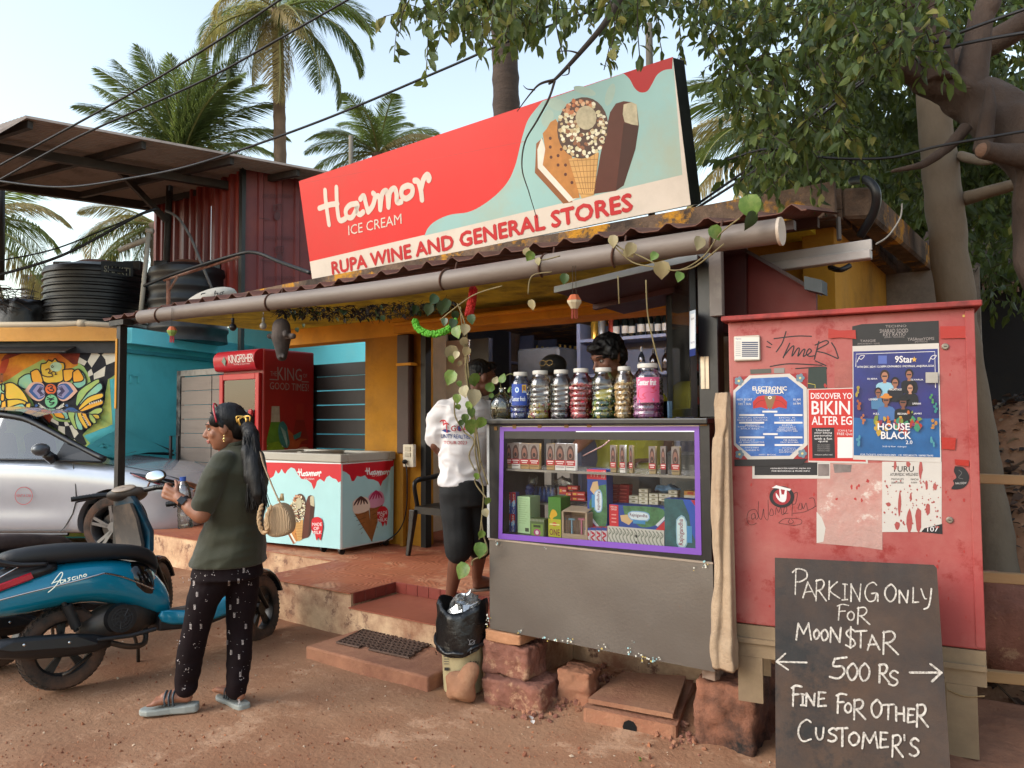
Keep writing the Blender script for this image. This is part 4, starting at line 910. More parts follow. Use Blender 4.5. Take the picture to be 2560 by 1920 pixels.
def boxitem(name,quad,Y,depth,faces,label,cat,group=None,side=None,draw=None,zfix=None,yaw=0):
 """upright carton whose front follows the counter glass; quad = x0,y0,x1,y1 in the enlarged crop"""
 x0,y0,x1,y1=quad;a=PY(*zq((x0+x1)/2,y1),Y);
 xa,xb=PY(*zq(x0,(y0+y1)/2),Y).x,PY(*zq(x1,(y0+y1)/2),Y).x;zt=PY(*zq((x0+x1)/2,y0),Y).z
 zb_=a.z if zfix is None else zfix
 t=empty(name,((xa+xb)/2,Y+depth/2,zb_),label,cat,group)
 MB().box((xa,Y,zb_),(xb,Y+depth,zt)).build('carton',[mat(name+faces,faces,.5,var=.05,bump=0)],t,bevel=.0015)
 if draw:
  w,h=xb-xa,zt-zb_
  art_=Art(affine((xa,Y,zt),(w,0,0),(0,0,-h)),(0,-1,0),lay0=.0006,step=.0003);draw(art_);
  if side:
   pass
  art_.build('print',t)
 return t
DEEP=CY+.07
zfl=cz1+.036
def pack(x0,x1,y0,y1,tone,edge=None):
 faces={'w':'c9c4bd','b':'9a7a4a','d':'2a2624','g':'8a7650'}[tone]
 def dr(a):
  a.rect(.0,.0,1,.62,ink('8b7f78',.5));a.poly([(.15,.62),(.12,.35),(.3,.12),(.62,.08),(.85,.3),(.86,.62)],ink('4a2f28',.5),2);a.disc(.5,.38,.25,.2,ink('8a5a4a',.5),n=10);a.disc(.5,.45,.16,.09,ink('2a1614',.5),n=8)
  a.rect(0,.62,1,.82,ink('a8141c',.5));a.rect(.1,.66,.9,.70,ink('d8d0c8'),adv=False);a.rect(.2,.74,.8,.77,ink('d8d0c8'));a.rect(.1,.87,.9,.89,ink('3a3434'))
 n_={'w':'white','b':'brown','d':'dark','g':'gold'}[tone]
 return boxitem('cigarette_pack',(x0,y0,x1,y1),DEEP+.005,.022,faces,PACKL.pop(0),'cigarette pack','cigarette packs on the upper shelf of the counter',draw=dr,zfix=zsh+.001)
PACKL=['cigarette pack half hidden at the far left end of the upper shelf','second cigarette pack from the left end of the upper shelf','white cigarette pack third from the left end of upper shelf','brown cigarette pack fourth from the left end of upper shelf','cigarette pack closing the left row on the upper shelf','brown pack at the left of the second row on the upper shelf','white pack in the middle of the second row on the upper shelf','white pack with dark side ending the second row on upper shelf','gold edged pack first in the row under the yellow shirt','white pack second in the row under the yellow shirt','last slim pack in the row under the yellow shirt','gold sided pack left of the three at the right of the shelf','dark sided pack between two gold ones at right of shelf','gold pack with its red band on top at right end of shelf']
for(x0,x1,y0,y1,t_)in((178,236,285,432,'d'),(240,294,288,436,'g'),(292,366,285,438,'w'),(370,450,288,440,'b'),(454,545,290,442,'b'),(612,684,292,448,'b'),(690,786,290,452,'w'),(790,878,293,455,'w')):
 pack(x0,x1,y0,y1,t_)
for(x0,x1,y0,y1,t_)in((1200,1252,307,470,'g'),(1286,1336,306,472,'w'),(1374,1406,308,474,'g'),(1556,1616,316,484,'g'),(1664,1712,316,487,'d'),(1764,1838,320,492,'g')):
 pack(x0,x1,y0,y1,t_)
def tpaste(a):
 a.rect(0,0,1,.5,ink('b01a24'));a.rect(0,.5,1,1,ink('1c3f94'));a.poly([(.1,.45),(.9,.35),(.9,.62),(.1,.68)],ink('6fb0dc'));a.text('Colgate',((.28,.98),(.28,.08),(.82,.08),(.82,.98)),ink('e0dcd8'),bold=.02)
TL_=['left','middle','right']
for j,(ya,yb)in enumerate(((740,932),(938,1082))):
 for i in range(3):
  x0=203+i*44-(6 if j else 0)
  t=boxitem('toothpaste_carton',(x0,ya,x0+38,yb),DEEP+.02,.035,'1d3b88','%s red and blue toothpaste carton in the %s tier'%(TL_[i],'lower' if j else 'upper'),'toothpaste','toothpaste cartons stacked at the left of the counter',draw=tpaste,zfix=(zfl if j else PY(*zq(220,934),DEEP+.02).z))
def eno1(a):
 a.rect(0,0,1,1,ink('a9c998'));
 for k in range(12):a.rect(.1,.06+k*.06,.8-.1*(k%3),.07+k*.06,ink('7fa070'),adv=False)
 a.lay+=a.step;a.rect(.6,.85,.9,.95,ink('3a4a34'))
def eno2(a):
 a.rect(0,0,1,.55,ink('3f7a22'));a.rect(0,.55,1,1,ink('b3b022'));a.poly([(.1,.5),(.3,.32),(.6,.34),(.72,.45),(.4,.52),(.3,.6)],ink('d9a81c'),3);a.disc(.5,.68,.2,.05,ink('c94a2a'));a.rect(.1,.67,.9,.70,ink('e0d8a0'));a.text('ONE',(.1,.8,.92,.96),ink('7a1c2a'),bold=.02)
boxitem('pale_green_carton',(347,780,462,1100),DEEP+.02,.10,'a4c292','tall pale green carton beside the toothpaste','carton',draw=eno1,zfix=zfl)
boxitem('sachet_box',(630,785,745,1128),DEEP+.0,.10,'3f7a22','tall green and yellow antacid sachet box','carton',draw=eno2,zfix=zfl)
boxitem('green_tin_box',(462,985,592,1112),DEEP-.02,.06,'56683a','low green patterned box with a pink emblem between green cartons','carton',zfix=zfl,draw=lambda a:(a.rect(0,0,1,1,ink('4f6238')),[a.rect(.02+.1*k,.02,.08+.1*k,.16,ink('8a8f7c'),adv=False)for k in range(10)],a.rect(.1,.3,.9,1,ink('6f8f3c')),a.disc(.5,.8,.25,.2,ink('b03a7a')),a.disc(.5,.8,.12,.12,ink('dcd4d0')),a.rect(.25,.36,.75,.5,ink('2c3a1c'))))
rz_=empty('razor_box',PY(*zq(870,1130),DEEP-.02),'open cardboard box holding a blue and a pink razor','carton')
ra,rb_=PY(*zq(752,1000),DEEP-.03).x,PY(*zq(988,1000),DEEP-.03).x;zt_=PY(*zq(870,925),DEEP-.03).z
crd=mat('cardboard','a48f78',.8,bump=.05,var=.05)
b=MB();b.box((ra,DEEP-.03,zfl),(ra+.012,DEEP+.06,zt_));b.box((rb_-.012,DEEP-.03,zfl),(rb_,DEEP+.06,zt_));b.box((ra+.0121,DEEP+.05,zfl),(rb_-.0121,DEEP+.06,zt_));b.box((ra+.0121,DEEP-.03,zfl),(rb_-.0121,DEEP-.025,zfl+.03));b.build('tray',crd,rz_)
b=MB();b.obox((ra+.005,DEEP-.03,zt_),(rb_-ra-.01,0,0),(0,.09,.018),(0,0,.004));b.build('flap',crd,rz_)
for x,c in((845,'6fa8c4'),(935,'c9708c')):
 p=PY(*zq(x,1060),DEEP+.0);q=MB();q.box((p.x-.004,p.y,zfl),(p.x+.004,p.y+.008,p.z+.035));q.box((p.x-.018,p.y-.002,p.z+.035),(p.x+.018,p.y+.01,p.z+.044));q.build('razor',ink(c),rz_)
q=MB();q.box((ra+.015,DEEP-.02,zfl),(rb_-.015,DEEP+.03,zt_-.02));q.build('blister',glass('blister',(.9,.9,.9),base=.12),rz_)
def rajn(a,vert=False):
 a.rect(0,0,1,1,ink('1a3f8f'));a.poly([(.25,.02),(.9,.0),(1,.3),(.85,.75),(.6,.9),(.45,.7),(.3,.5)],mat('rj_green','3f6f45',.5,var=.4,scale=40,bump=0),3);a.poly([(.2,.45),(.38,.38),(.45,.6),(.36,.85),(.22,.7)],ink('c9a878'));a.poly([(.82,1),(1,.55),(1,1)],ink('b81c28'));a.poly([(.84,.75),(1,.35),(1,.5),(.88,.82)],ink('c9ccd4'))
 a.poly([(.34,.35),(.42,.22),(.66,.22),(.74,.35),(.70,.62),(.40,.62)],ink('7fa8cc'),2);a.poly([(.36,.36),(.43,.26),(.65,.26),(.72,.36),(.69,.57),(.41,.57)],ink('cfdbe0'),2)
 a.text('Rajnigandha',(.38,.32,.70,.50),ink('5c1c3a'),bold=.02);a.rect(.44,.6,.66,.76,ink('3f86b8'))
 a.rect(0,0,.17,1,ink('c0202c'));a.text('SPECIAL',(.02,.06,.15,.14),ink('dcd6d2'));a.text('OFFER',(.03,.17,.14,.25),ink('dcd6d2'))
 for k in(.42,.58,.74):a.rect(.04,k,.13,k+.05,ink('d8908c'),adv=False)
def rotated(fn):
 """same print turned upright"""
 def g(a):
  mp0=a.mp;a.mp=lambda x,y:mp0(1-y,x);fn(a);a.mp=mp0
 return g
boxitem('mouth_freshener_carton',(990,530,1168,1060),DEEP+.03,.07,'1a3f8f','blue mouth freshener carton standing upright with red top','carton',draw=rotated(rajn),zfix=PY(*zq(1080,1062),DEEP+.03).z)
boxitem('mouth_freshener_carton',(1196,868,1702,1092),DEEP-.01,.09,'1a3f8f','blue mouth freshener carton lying on its side above the white box','carton',draw=rajn,zfix=PY(*zq(1450,1080),DEEP-.01).z)
boxitem('mouth_freshener_carton',(1702,805,1990,1250),DEEP-.04,.08,'14357c','dark teal mouth freshener carton upright at the right end','carton',zfix=zfl,draw=lambda a:(a.rect(0,0,1,1,mat('rj_teal','24575c',.5,var=.3,scale=25,bump=0)),a.poly([(.6,0),(1,0),(1,.8),(.85,.6),(.8,.3)],ink('1c4fae')),a.poly([(.85,0),(1,.0),(1,.12)],ink('b81c28')),a.poly([(.38,.4),(.55,.3),(.72,.42),(.72,.85),(.55,.95),(.38,.85)],ink('8fb4c8'),2),a.poly([(.41,.42),(.55,.33),(.69,.44),(.69,.83),(.55,.92),(.41,.83)],ink('c9dcdc'),2),a.text('Rajnigandha',((.45,.88),(.45,.38),(.64,.38),(.64,.88)),ink('8a2c4a'),bold=.02),a.rect(.72,.5,.88,.82,ink('3f86b8'))))
boxitem('white_patterned_box',(1176,1072,1698,1225),DEEP-.02,.10,'c4c0b6','long white box with grey scroll pattern and club signs','carton',zfix=zfl,draw=lambda a:(a.rect(0,0,1,1,ink('c6c3b8')),[a.stroke([(.03+.065*k,.1),(.07+.065*k,.3),(.02+.065*k,.55),(.07+.065*k,.9)],.006,ink('7c7f74'),adv=False)for k in range(15)],[a.stroke([(.06+.065*k,.2),(.02+.065*k,.45),(.05+.065*k,.8)],.004,ink('8f9286'),adv=False)for k in range(15)],a.disc(.52,.45,.018,.09,ink('1a1a1a')),a.disc(.52,.8,.018,.07,ink('1a1a1a'))))
for i in range(4):
 x0=966+i*52
 boxitem('small_red_packet',(x0,1065,x0+48,1168),DEEP-.025,.05,'b82c3c','%s of four small red and white packets under the upright carton'%['first','second','third','last'][i],'packet','small red and white packets',zfix=zfl,draw=lambda a:(a.rect(0,0,1,1,ink('c4bcc0')),a.rect(0,.0,1,.2,ink('28428c')),a.stroke([(.2,.3),(.8,.5),(.2,.7),(.8,.95)],.008,ink('b01c34'),adv=False),a.disc(.5,.4,.3,.08,ink('b01c34'))))
rp=[(728,690,800,760),(806,680,900,722),(790,735,842,780),(846,735,968,780),(800,784,842,820),(846,784,972,822)]
for i,q in enumerate(rp):
 boxitem('red_packet',q,CY+.26,.03,'a41c20',['red packet with yellow corner on the left of the middle shelf heap','topmost red packet of the heap left of the tall carton','small red packet in the second row of the heap','wide red packet in the second row of the heap','small red packet at the bottom of the heap','wide red packet at the bottom right of the heap'][i],'packet','red packets heaped on the middle shelf',draw=lambda a:(a.rect(.05,.2,.95,.8,ink('b8322a')),a.rect(.1,.3,.35,.7,ink('d8a040')),a.rect(.45,.4,.9,.6,ink('d8b0a8'))))
for i in range(10):
 c_,r_=i%2,i//2;x0=1222+c_*64-(2*r_);y0=668+r_*34
 boxitem('red_soap_bar',(x0,y0,x0+60+c_*30,y0+32),CY+.25,.04,'a4181e','red wrapped bar, %s of the %s column right of the tall carton'%(['topmost','second','middle','fourth','lowest'][r_],['left','right'][c_]),'soap','red soap bars stacked in two columns',draw=lambda a:a.rect(.1,.3,.8,.55,ink('c95a50')))
wb=[(1372,772),(1372,808),(1372,842),(1462,710),(1462,748),(1462,784),(1462,818),(1462,850),(1556,752),(1556,788),(1556,822),(1648,754),(1648,790),(1734,722),(1734,760)]
rown=['topmost','second from top','third from top','fourth from top','lowest']
cnt={}
for i,(x0,y0)in enumerate(wb):
 k=cnt.get(x0,0);cnt[x0]=k+1
 boxitem('white_soap_bar',(x0,y0,x0+86,y0+33),CY+.245,.04,'c9bfa8','white soap bar, %s in the %s column'%(rown[k],{1372:'leftmost',1462:'second',1556:'third',1648:'fourth',1734:'rightmost'}[x0]),'soap','white soap bars stacked at the right of the counter',draw=lambda a:(a.rect(.08,.2,.92,.8,ink('d8d2c4')),a.disc(.5,.5,.22,.2,ink('8a7f5c'))))
boxitem('orange_packet',(1880,728,1990,808),CY+.25,.04,'c98a3c','orange and white packet above the teal carton','packet',draw=lambda a:(a.rect(0,.5,1,1,ink('c9c2b4')),a.rect(.3,.1,.8,.4,ink('b84a1c'))))
bp_=empty('shrink_wrapped_bottles',PY(*zq(610,800),CY+.28),'shrink wrapped pack of small blue bottles in the counter','bottle pack')
for j in range(2):
 for i in range(5):
  p=PY(*zq(520+i*38,792),CY+.27+j*.05);h=.075
  MB().lathe([(.0135,0),(.014,.01),(.014,.045),(.009,.058),(.007,.07),(.008,.078)],10,(p.x,p.y,zs2+.001)).build('bottle',mat('blue_bottle','2f4f8c',.3,var=.15,scale=20,bump=0),bp_,smooth=True)
pa,pb2=PY(*zq(500,700),CY+.25),PY(*zq(700,700),CY+.25)
q=MB();q.box((pa.x,CY+.245,zs2+.001),(pb2.x,CY+.36,zs2+.088));q.build('film',glass('film',(.8,.86,.95),base=.14,rough=.15),bp_,bevel=.012,seg=2)
def crumple(name,quad,Y,dep,m,label,cat):
 x0,y0,x1,y1=quad;a=PY(*zq(x0,y1),Y);c=PY(*zq(x1,y0),Y);b=MB();cx,cz=(a.x+c.x)/2,(a.z+c.z)/2
 b.ell((cx,Y+dep/2,cz),(abs(c.x-a.x)/2,dep/2,abs(c.z-a.z)/2),None,16,10)
 b.v=[tuple(V(p)+V((noise.noise(V(p)*45),noise.noise(V(p)*45+V((9,0,0))),noise.noise(V(p)*45+V((0,9,0)))))*.016)for p in b.v]
 return b.build(name,m,smooth='auto',label=label,cat=cat)
crumple('blue_packets',(235,665,470,775),CY+.24,.08,mat('blue_wrap','20368a',.3,var=.5,scale=30,bump=.2,dirt='b9c4d4',dscale=30,damt=.4),'heap of crumpled blue snack wrappers above the toothpaste','packets')
crumple('clear_bag',(345,560,490,700),CY+.27,.08,glass('clear_bag',(.85,.87,.87),base=.2,rough=.2,grime=.35),'crumpled clear plastic bag behind the blue wrappers','bag')
crumple('clear_bag',(660,610,815,690),CY+.3,.08,glass('clear_bag',(.85,.87,.87)),'clear plastic bag on top of the blue bottle pack','bag')
crumple('clear_bag',(1590,685,1830,745),CY+.27,.07,mat('bluish_bag','6f93b8',.3,var=.4,scale=30,bump=.2),'pale blue plastic packet lying on the white soap bars','packet')
# CANDY JARS
jz=cz2+.001
jg=glass('jar_plastic',(.93,.93,.92),base=.10,rough=.06)
cap_m=mat('jar_lid','b9b4ab',.45,var=.04,bump=.02)
z3=lambda x,y:(1180+x/3.456,660+y/3.456)
def candy_mats(cols):return[mat('candy_'+c,c,.32,var=.2,scale=25,bump=0)for c in cols]
def jar(x0,x1,ytop,Yj,cols,fill,label,rib='wave',label_fn=None):
 xc=(x0+x1)/2;a=PY(*z3(x0,1200),Yj);b_=PY(*z3(x1,1200),Yj);w=(b_.x-a.x)*.5*.93;c=PY(*z3(xc,1200),Yj);H=PY(*z3(xc,ytop),Yj).z-jz
 t=empty('candy_jar',(c.x,Yj,jz),label,'candy jar','plastic candy jars in a row on the counter');r=w
 body=[(r*.9,0),(r,H*.03)]
 n=34
 for k in range(n):
  z=H*(.05+.62*k/n);body.append((r*(1+.022*math.sin(k*1.15)),z))
 body+=[(r*.98,H*.72),(r*.88,H*.79),(r*.72,H*.85),(r*.62,H*.885),(r*.60,H*.92)]
 wb_=(lambda a,z:1+(.02*math.cos(a*2*PI*14)if z>H*.70 and z<H*.87 else 0)+(.018*math.sin(z*170+5*abs(((a*10)%1)-.5))if rib=='wave' and H*.1<z<H*.7 else 0))
 MB().lathe(body,56,(c.x,Yj,jz),wob=wb_,cap=False).build('jar',jg,t,smooth=True)
 MB().lathe([(r*.60,H*.915),(r*.66,H*.92),(r*.67,H*.985),(r*.63,H),(.001,H)],28,(c.x,Yj,jz)).build('lid',cap_m,t,smooth='auto')
 ms=candy_mats(cols);rn=random.Random(int(x0));b=MB();hf=H*fill;N=int(110+420*fill)
 for k in range(N):
  rr_=(r*.86)*rn.random()**.35;a_=rn.random()*2*PI;z=.008+rn.random()*hf*(1-.15*(rr_/r)**2)
  p=(c.x+rr_*math.cos(a_),Yj+rr_*math.sin(a_),jz+z);s=rn.uniform(.8,1.3)
  b.cbox(p,(.022*s,.013*s,.009*s),(rn.random()*6,rn.random()*6,rn.random()*6),rn.randrange(len(ms)))
  if k%3==0:
   R=Euler((rn.random()*6,rn.random()*6,rn.random()*6)).to_matrix();e=R@V((.018,0,0));f_=R@V((0,.008,.003))
   b.add([V(p),V(p)+e+f_,V(p)+e-f_],[(0,1,2)],rn.randrange(len(ms)))
 o=b.build('candies',ms,t,kind='stuff')
 MB().lathe([(r*.8,.004),(r*.8,hf*.82),(.001,hf*.9)],20,(c.x,Yj,jz)).build('candy_core',ms[0],t,smooth='auto')
 if label_fn:
  la=Art(lambda x,y:V((c.x,Yj,jz)),(0,-1,0),step=.0004)
  cc_=V((c.x,Yj,0))
  def mpc(x,y):
   ang=math.radians(-64+x*88);rad=r*1.03+.001;return V((c.x+rad*math.cos(ang),Yj+rad*math.sin(ang),jz+H*(.74-y*.46)))
  la.mp=mpc
  class W_(Art):pass
  la.wrap=lambda p,lay:V((c.x,Yj,p.z))+V((p.x-c.x,p.y-Yj,0)).normalized()*(r*1.035+lay)
  la.put=lambda P,fs,col,adv=True,_s=la:Art.put(_s,P,fs,col,adv)
  b2=MB();nn_=18
  b2.grid(lambda u,v:mpc(u*1.0*1.0-.5+.02,v)-V((0,0,0)),nn_,1);label_fn(la,mpc,b2,t)
 return t
def lab(colbase,fn):
 def f(la,mpc,b2,t):
  b2.v=[];b2.f=[];b2.m=[]
  b2.grid(lambda u,v:mpc(u-.5,v),18,1);b2.build('label',colbase,t,smooth=True);fn(la);la.build('label_print',t)
 return f
def fresh(a):
 a.poly([(-.48,.02),(-.2,.0),(.1,.3),(-.48,.6)],ink('3f74c4'));a.disc(-.12,.28,.12,.13,ink('c4d8e8'));a.disc(-.12,.28,.06,.07,ink('3f74c4'));a.rect(.18,.04,.44,.42,ink('c9a23c'));a.disc(.3,.2,.07,.1,ink('5c3424'));a.disc(.3,.2,.05,.07,ink('a8764f'));a.poly([(.2,.42),(.24,.32),(.38,.32),(.44,.42)],ink('8fa8c8'))
 a.text('Center fresh',(-.44,.58,.36,.8),ink('d4dce4'),bold=.02)
def fruit(a):
 a.text('Center fruit',(-.44,.08,.34,.32),ink('dcdcdc'),bold=.05,shear=.15);a.poly([(-.44,.75),(-.4,.5),(-.2,.38),(.1,.42),(.3,.36),(.2,.52),(.38,.5),(.2,.62),(.0,.58),(-.2,.7),(-.1,.82),(-.3,.88)],ink('b81c34'),3);a.poly([(-.38,.9),(.2,.84),(.24,.95),(-.38,1)],ink('2f8fc0'))
 for k in range(9):a.rect(.40,.1+k*.09,.49,.12+k*.09,ink('a85c7c'),adv=False)
YJ=CY+.13
JL=[(340,500,935,['1c2c7a','28409c','8a94b8'],.42,'candy jar with blue label and blue candies, leftmost of the row','wave',lab(mat('lab_blue','1c3f94',.4,bump=0),fresh)),(500,682,922,['b8a04a','a83a4c','c9c4b0','8a7a2c'],.26,'candy jar nearly empty with gold and pink candies','wave',None),(686,858,915,['3a2434','241820','8a8488'],.20,'candy jar with a low layer of dark toffees','ring',None),(852,1036,903,['a81c34','7c1424','c06a6c','b03040'],.66,'candy jar two thirds full of red candies','ring',None),(1036,1238,897,['24482c','3c6a3a','8a9a4a','b8a850'],.34,'candy jar with green wrapped candies','wave',None),(1236,1400,886,['b89a68','c9ae7c','9a7a48'],.66,'candy jar filled with pale yellow wrapped toffees','wave',None)]
for(x0,x1,yt_,cols,fill,lb,rib,lf)in JL:jar(x0,x1,yt_,YJ,cols,fill,lb,rib,lf)
jar(1390,1650,862,CY+.10,['8a4a7c','a8689a','6a3460','b88ab0'],.40,'largest candy jar with pink fruit gum label, right end of the row','ring',lab(mat('lab_pink','c4587f',.4,bump=0),fruit))
gb_=empty('plant_bottle',PY(*z3(265,1310),YJ),'round glass bottle with roots and a money plant cutting at left end of counter','bottle')
c=PY(*z3(262,1200),YJ);r=.075*.93;bz=jz
MB().lathe([(r*.85,0),(r,.02),(r,.085),(r*.8,.12),(r*.35,.145),(r*.25,.155),(r*.28,.175)],32,(c.x,YJ,bz),cap=False).build('glass',glass('green_glass',(.86,.86,.74),base=.12),gb_,smooth=True)
MB().lathe([(r*.8,.004),(r*.93,.02),(r*.93,.085),(.001,.088)],24,(c.x,YJ,bz)).build('water',glass('dirty_water',(.62,.56,.32),base=.05,grime=.25),gb_,smooth=True)
q=MB()
for k in range(40):
 a=random.random()*6.28;p=V((c.x,YJ,bz+.1));q.tube([p,p+V((.03*math.cos(a),.03*math.sin(a),-.04)),p+V((.055*math.cos(a+.6),.055*math.sin(a+.6),-.08))],.0015,3)
q.build('roots',mat('roots','7a6a38',.8),gb_,kind='stuff')
leafm=mat('pothos','55702c',.4,var=.35,scale=12,bump=.1,dirt='8a9050',dscale=25,damt=.4,spec=.4);leafm2=mat('pothos_pale','968a68',.5,var=.2,scale=12,bump=.1,dirt='8a8a4c',dscale=15,damt=.3);leafm3=mat('pothos_dark','2c4420',.4,var=.3,scale=12,bump=.1)
def heartleaf(parent,p,s,rx,ry,rz,m,name='leaf',local=False):
 pts=[];prof=[(0,0),(.34,-.12),(.52,.12),(.5,.42),(.32,.75),(.0,1.1)]
 b=MB();R=Euler((rx,ry,rz)).to_matrix();p=V(p);vs=[];rows=[(0,.02),(.12,.40),(.3,.52),(.5,.50),(.72,.36),(.9,.18),(1.1,.0)]
 for(t,w)in rows:
  for k in(-1,-.5,0,.5,1):
   yy=t-(.13*abs(k)if t<.2 else 0);zz=.12*abs(k)*w*2-.22*t*t*.6
   vs.append(p+R@V((k*w,yy,zz))*s)
 fs=[(i*5+j,i*5+j+1,i*5+j+6,i*5+j+5)for i in range(len(rows)-1)for j in range(4)]
 b.add(vs,fs);return b.build(name,m,parent,smooth=True)
st=[V((c.x,YJ,bz+.15)),V((c.x-.01,YJ,bz+.21)),V((c.x+.05,YJ,bz+.25)),V((c.x+.09,YJ+.02,bz+.235))]
MB().tube(crom(st),.003,5).build('stem',mat('vine_stem','6a6a3a',.7),gb_)
for(dx,dz,s,a,m)in((-.075,.16,.055,2.3,leafm),(-.03,.20,.04,1,leafm2),(.02,.205,.05,0.2,leafm),(.07,.15,.035,-1.5,leafm),(-.06,.12,.03,2.2,leafm)):
 heartleaf(gb_,(c.x+dx,YJ-.03,bz+dz),s,1.3,.2*a,a*.3,m)
for i,(x,c_)in enumerate(((1660,'b02c20'),(1676,'c8c0b8'),(1690,'7fa0c0'))):
 p=PY(*z3(x,1260),CY+.3);MB().box((p.x-.012,CY+.29,jz),(p.x+.012,CY+.33,jz+.085)).build('small_carton',ink(c_),label=['red','white','pale blue'][i]+' small carton standing behind the pink labelled jar',cat='carton')
 # KIOSK POSTS, GLASS CABINET, LIFTED SHUTTER
kz=empty('kiosk_frame',(-1.25,3.45,0),'black and maroon frame of the counter kiosk','kiosk')
mar=mat('maroon_board','3c1312',.5,var=.2,scale=2,bump=.1,dirt='5a1f1a',damt=.3);mar2=mat('maroon_board2','6a2018',.6,var=.15,bump=.1,dirt='4c1a14',damt=.3)
pa,pb3=PY(1746,900,3.42).x,PY(1796,900,3.42).x
MB().box((pa,3.42,1.497),(pb3,3.50,2.33)).build('post',blackp,kz,bevel=.004)
pc,pd_=PY(1772,700,3.38).x,PY(1804,700,3.38).x;z_a,z_b=PY(1790,790,3.38).z,PY(1790,640,3.38).z
MB().box((pc,3.38,z_a),(pd_,3.415,2.27)).build('grey_plate',mat('grey_plate','6d655f',.6,bump=.1,dirt='9a938a',dscale=12,damt=.3),kz,bevel=.003)
P_=lambda x,y,Y:PY(x,y,Y)
bb=MB();q4=[P_(1804,620,3.7),P_(1866,622,3.7),P_(2040,722,3.7),P_(2040,830,3.7),P_(1804,830,3.7)]
bb.prism(q4,V((0,.03,0)));bb.build('side_board',mar2,kz)
bb=MB();bb.prism([P_(1800,560,3.66),P_(1866,600,3.66),P_(1866,830,3.66),P_(1800,830,3.66)],V((0,.02,0)));bb.build('side_board',mar,kz)
bb=MB();a_,b_=P_(1862,620,3.6),P_(2040,722,3.6);bb.obox(a_,b_-a_,V((0,.12,0)),V((0,0,-.02)));bb.build('sloping_rail',mat('rail_dark','2a1512',.6),kz)
a_=P_(2010,690,3.55);MB().obox(a_,P_(2055,700,3.55)-a_,V((0,.1,0)),V((0,0,-.06))).build('rail_end',mat('rail_end','3f4648',.6,dirt='6a6a66',damt=.4),kz)
for(x,y)in((1755,935),(1765,935)):
 p=PY(x,y,3.417);
 for hy in(892,935):
  pass
hp0,hp1=PY(1752,892,3.4195),PY(1774,972,3.4195)
hg=MB();mx_=(hp0.x+hp1.x)/2;hg.box((hp0.x,3.414,hp1.z+.0),(mx_-.003,3.4195,hp0.z));hg.box((mx_+.003,3.414,hp1.z),(hp1.x,3.4195,hp0.z));hg.cyl((mx_,3.415,hp1.z),(mx_,3.415,hp0.z),.004,n=8);hg.build('hinge',mat('hinge_steel','a79a88',.35,metal=.6,bump=.05),kz)
gcab=empty('cigarette_cabinet',(-1.5,3.8,1.5),'narrow black framed glass cabinet with rows of cigarette packs beside the shopkeeper','cabinet')
G0=PY(1744,1004,3.44);G1=PD(1682,1020,4.15);G0.z=1.53;G1.z=1.53;gd=(G1-G0);gu=gd.normalized();gn=V((gu.y,-gu.x,0));gn=gn if gn.dot(CO-G0)>0 else-gn
Hc=.78
def cabq(u0,u1,z0,z1,off,th,m,nm):
 a=G0+gd*u0+gn*off;MB().obox(V((a.x,a.y,z0)),gd*(u1-u0),V((0,0,z1-z0)),gn*th).build(nm,m,gcab)
cabq(0,1,1.5,1.54,0,.03,blackp,'rail');cabq(0,1,2.28,2.32,0,.03,blackp,'rail');cabq(0,.03,1.541,2.279,0,.03,blackp,'stile');cabq(.96,1,1.541,2.279,0,.03,blackp,'stile')
cabq(.03,.96,1.541,2.279,.012,.004,glass('cab_glass',(.8,.8,.78),base=.10,grime=.05),'pane');cabq(0,1,1.5,2.32,-.12,.01,mat('cab_back','14110f',.6),'back_panel')
pm1=mat('pack_brown','6d4a34',.5,var=.4,scale=30,bump=0);pm2=mat('pack_red','8a2c1c',.5,bump=0);pm3=mat('pack_grey','7d8684',.5,var=.3,scale=30,bump=0)
rows_=[(1.56,10,[1,2]),(1.72,10,[0,1]),(1.90,8,[0,1])]
for ri,(z,n,tt)in enumerate(rows_):
 cabq(.02,.96,z-.008,z,-.10,.10,mat('cab_shelf','2a2420',.6),'shelf')
 for k in range(n):
  u=.05+k*.088;
  if ri==2 and k>4:continue
  a=G0+gd*u-gn*.03;o=MB();o.obox(V((a.x,a.y,z)),gd*.075,V((0,0,.035)),gn*.022,1);o.obox(V((a.x,a.y,z+.0352)),gd*.075,V((0,0,.055)),gn*.022,0)
  o.build('cigarette_pack',[pm3 if(ri==0 and k>4)else pm1,pm2 if not(ri==0 and k>4)else pm3],label='%s cigarette pack from the hinge side in the %s row of the glass cabinet'%(['first','second','third','fourth','fifth','sixth','seventh','eighth','ninth','tenth'][k],['lowest','middle','upper'][ri]),cat='cigarette pack',group='cigarette packs in the %s row of the glass cabinet'%['lowest','middle','upper'][ri])
stp=Art(photo_plane(G0+gn*.032,gn),gn,lay0=.0)
stp.poly([(1724,778),(1739,774),(1739,880),(1724,884)],ink('b4c0cc'));stp.poly([(1726,786),(1737,783),(1737,868),(1726,871)],ink('d6d8da'));stp.text('BHIM',((1728,795),(1735,793),(1735,799),(1728,801)),ink('3a3a4a'));stp.text('PAYTM',((1727,855),(1736,853),(1736,858),(1727,860)),ink('2c3c7a'));stp.poly([(1724,874),(1739,870),(1739,888),(1724,892)],ink('1c2c6a'));stp.build('payment_sticker',gcab)
sh=empty('lifted_shutter',(-1.7,3.8,2.15),'lifted maroon shutter board with a pale metal edge above the counter','shutter')
Fl,Bl,Fr_=PY(1388,731,3.34),PY(1560,785,4.25),PY(1745,648,3.34);Br=Fr_+(Bl-Fl)
bb=MB();bb.prism([Fl,Fr_,Br,Bl],V((0,0,.018)));bb.build('board',mar,sh)
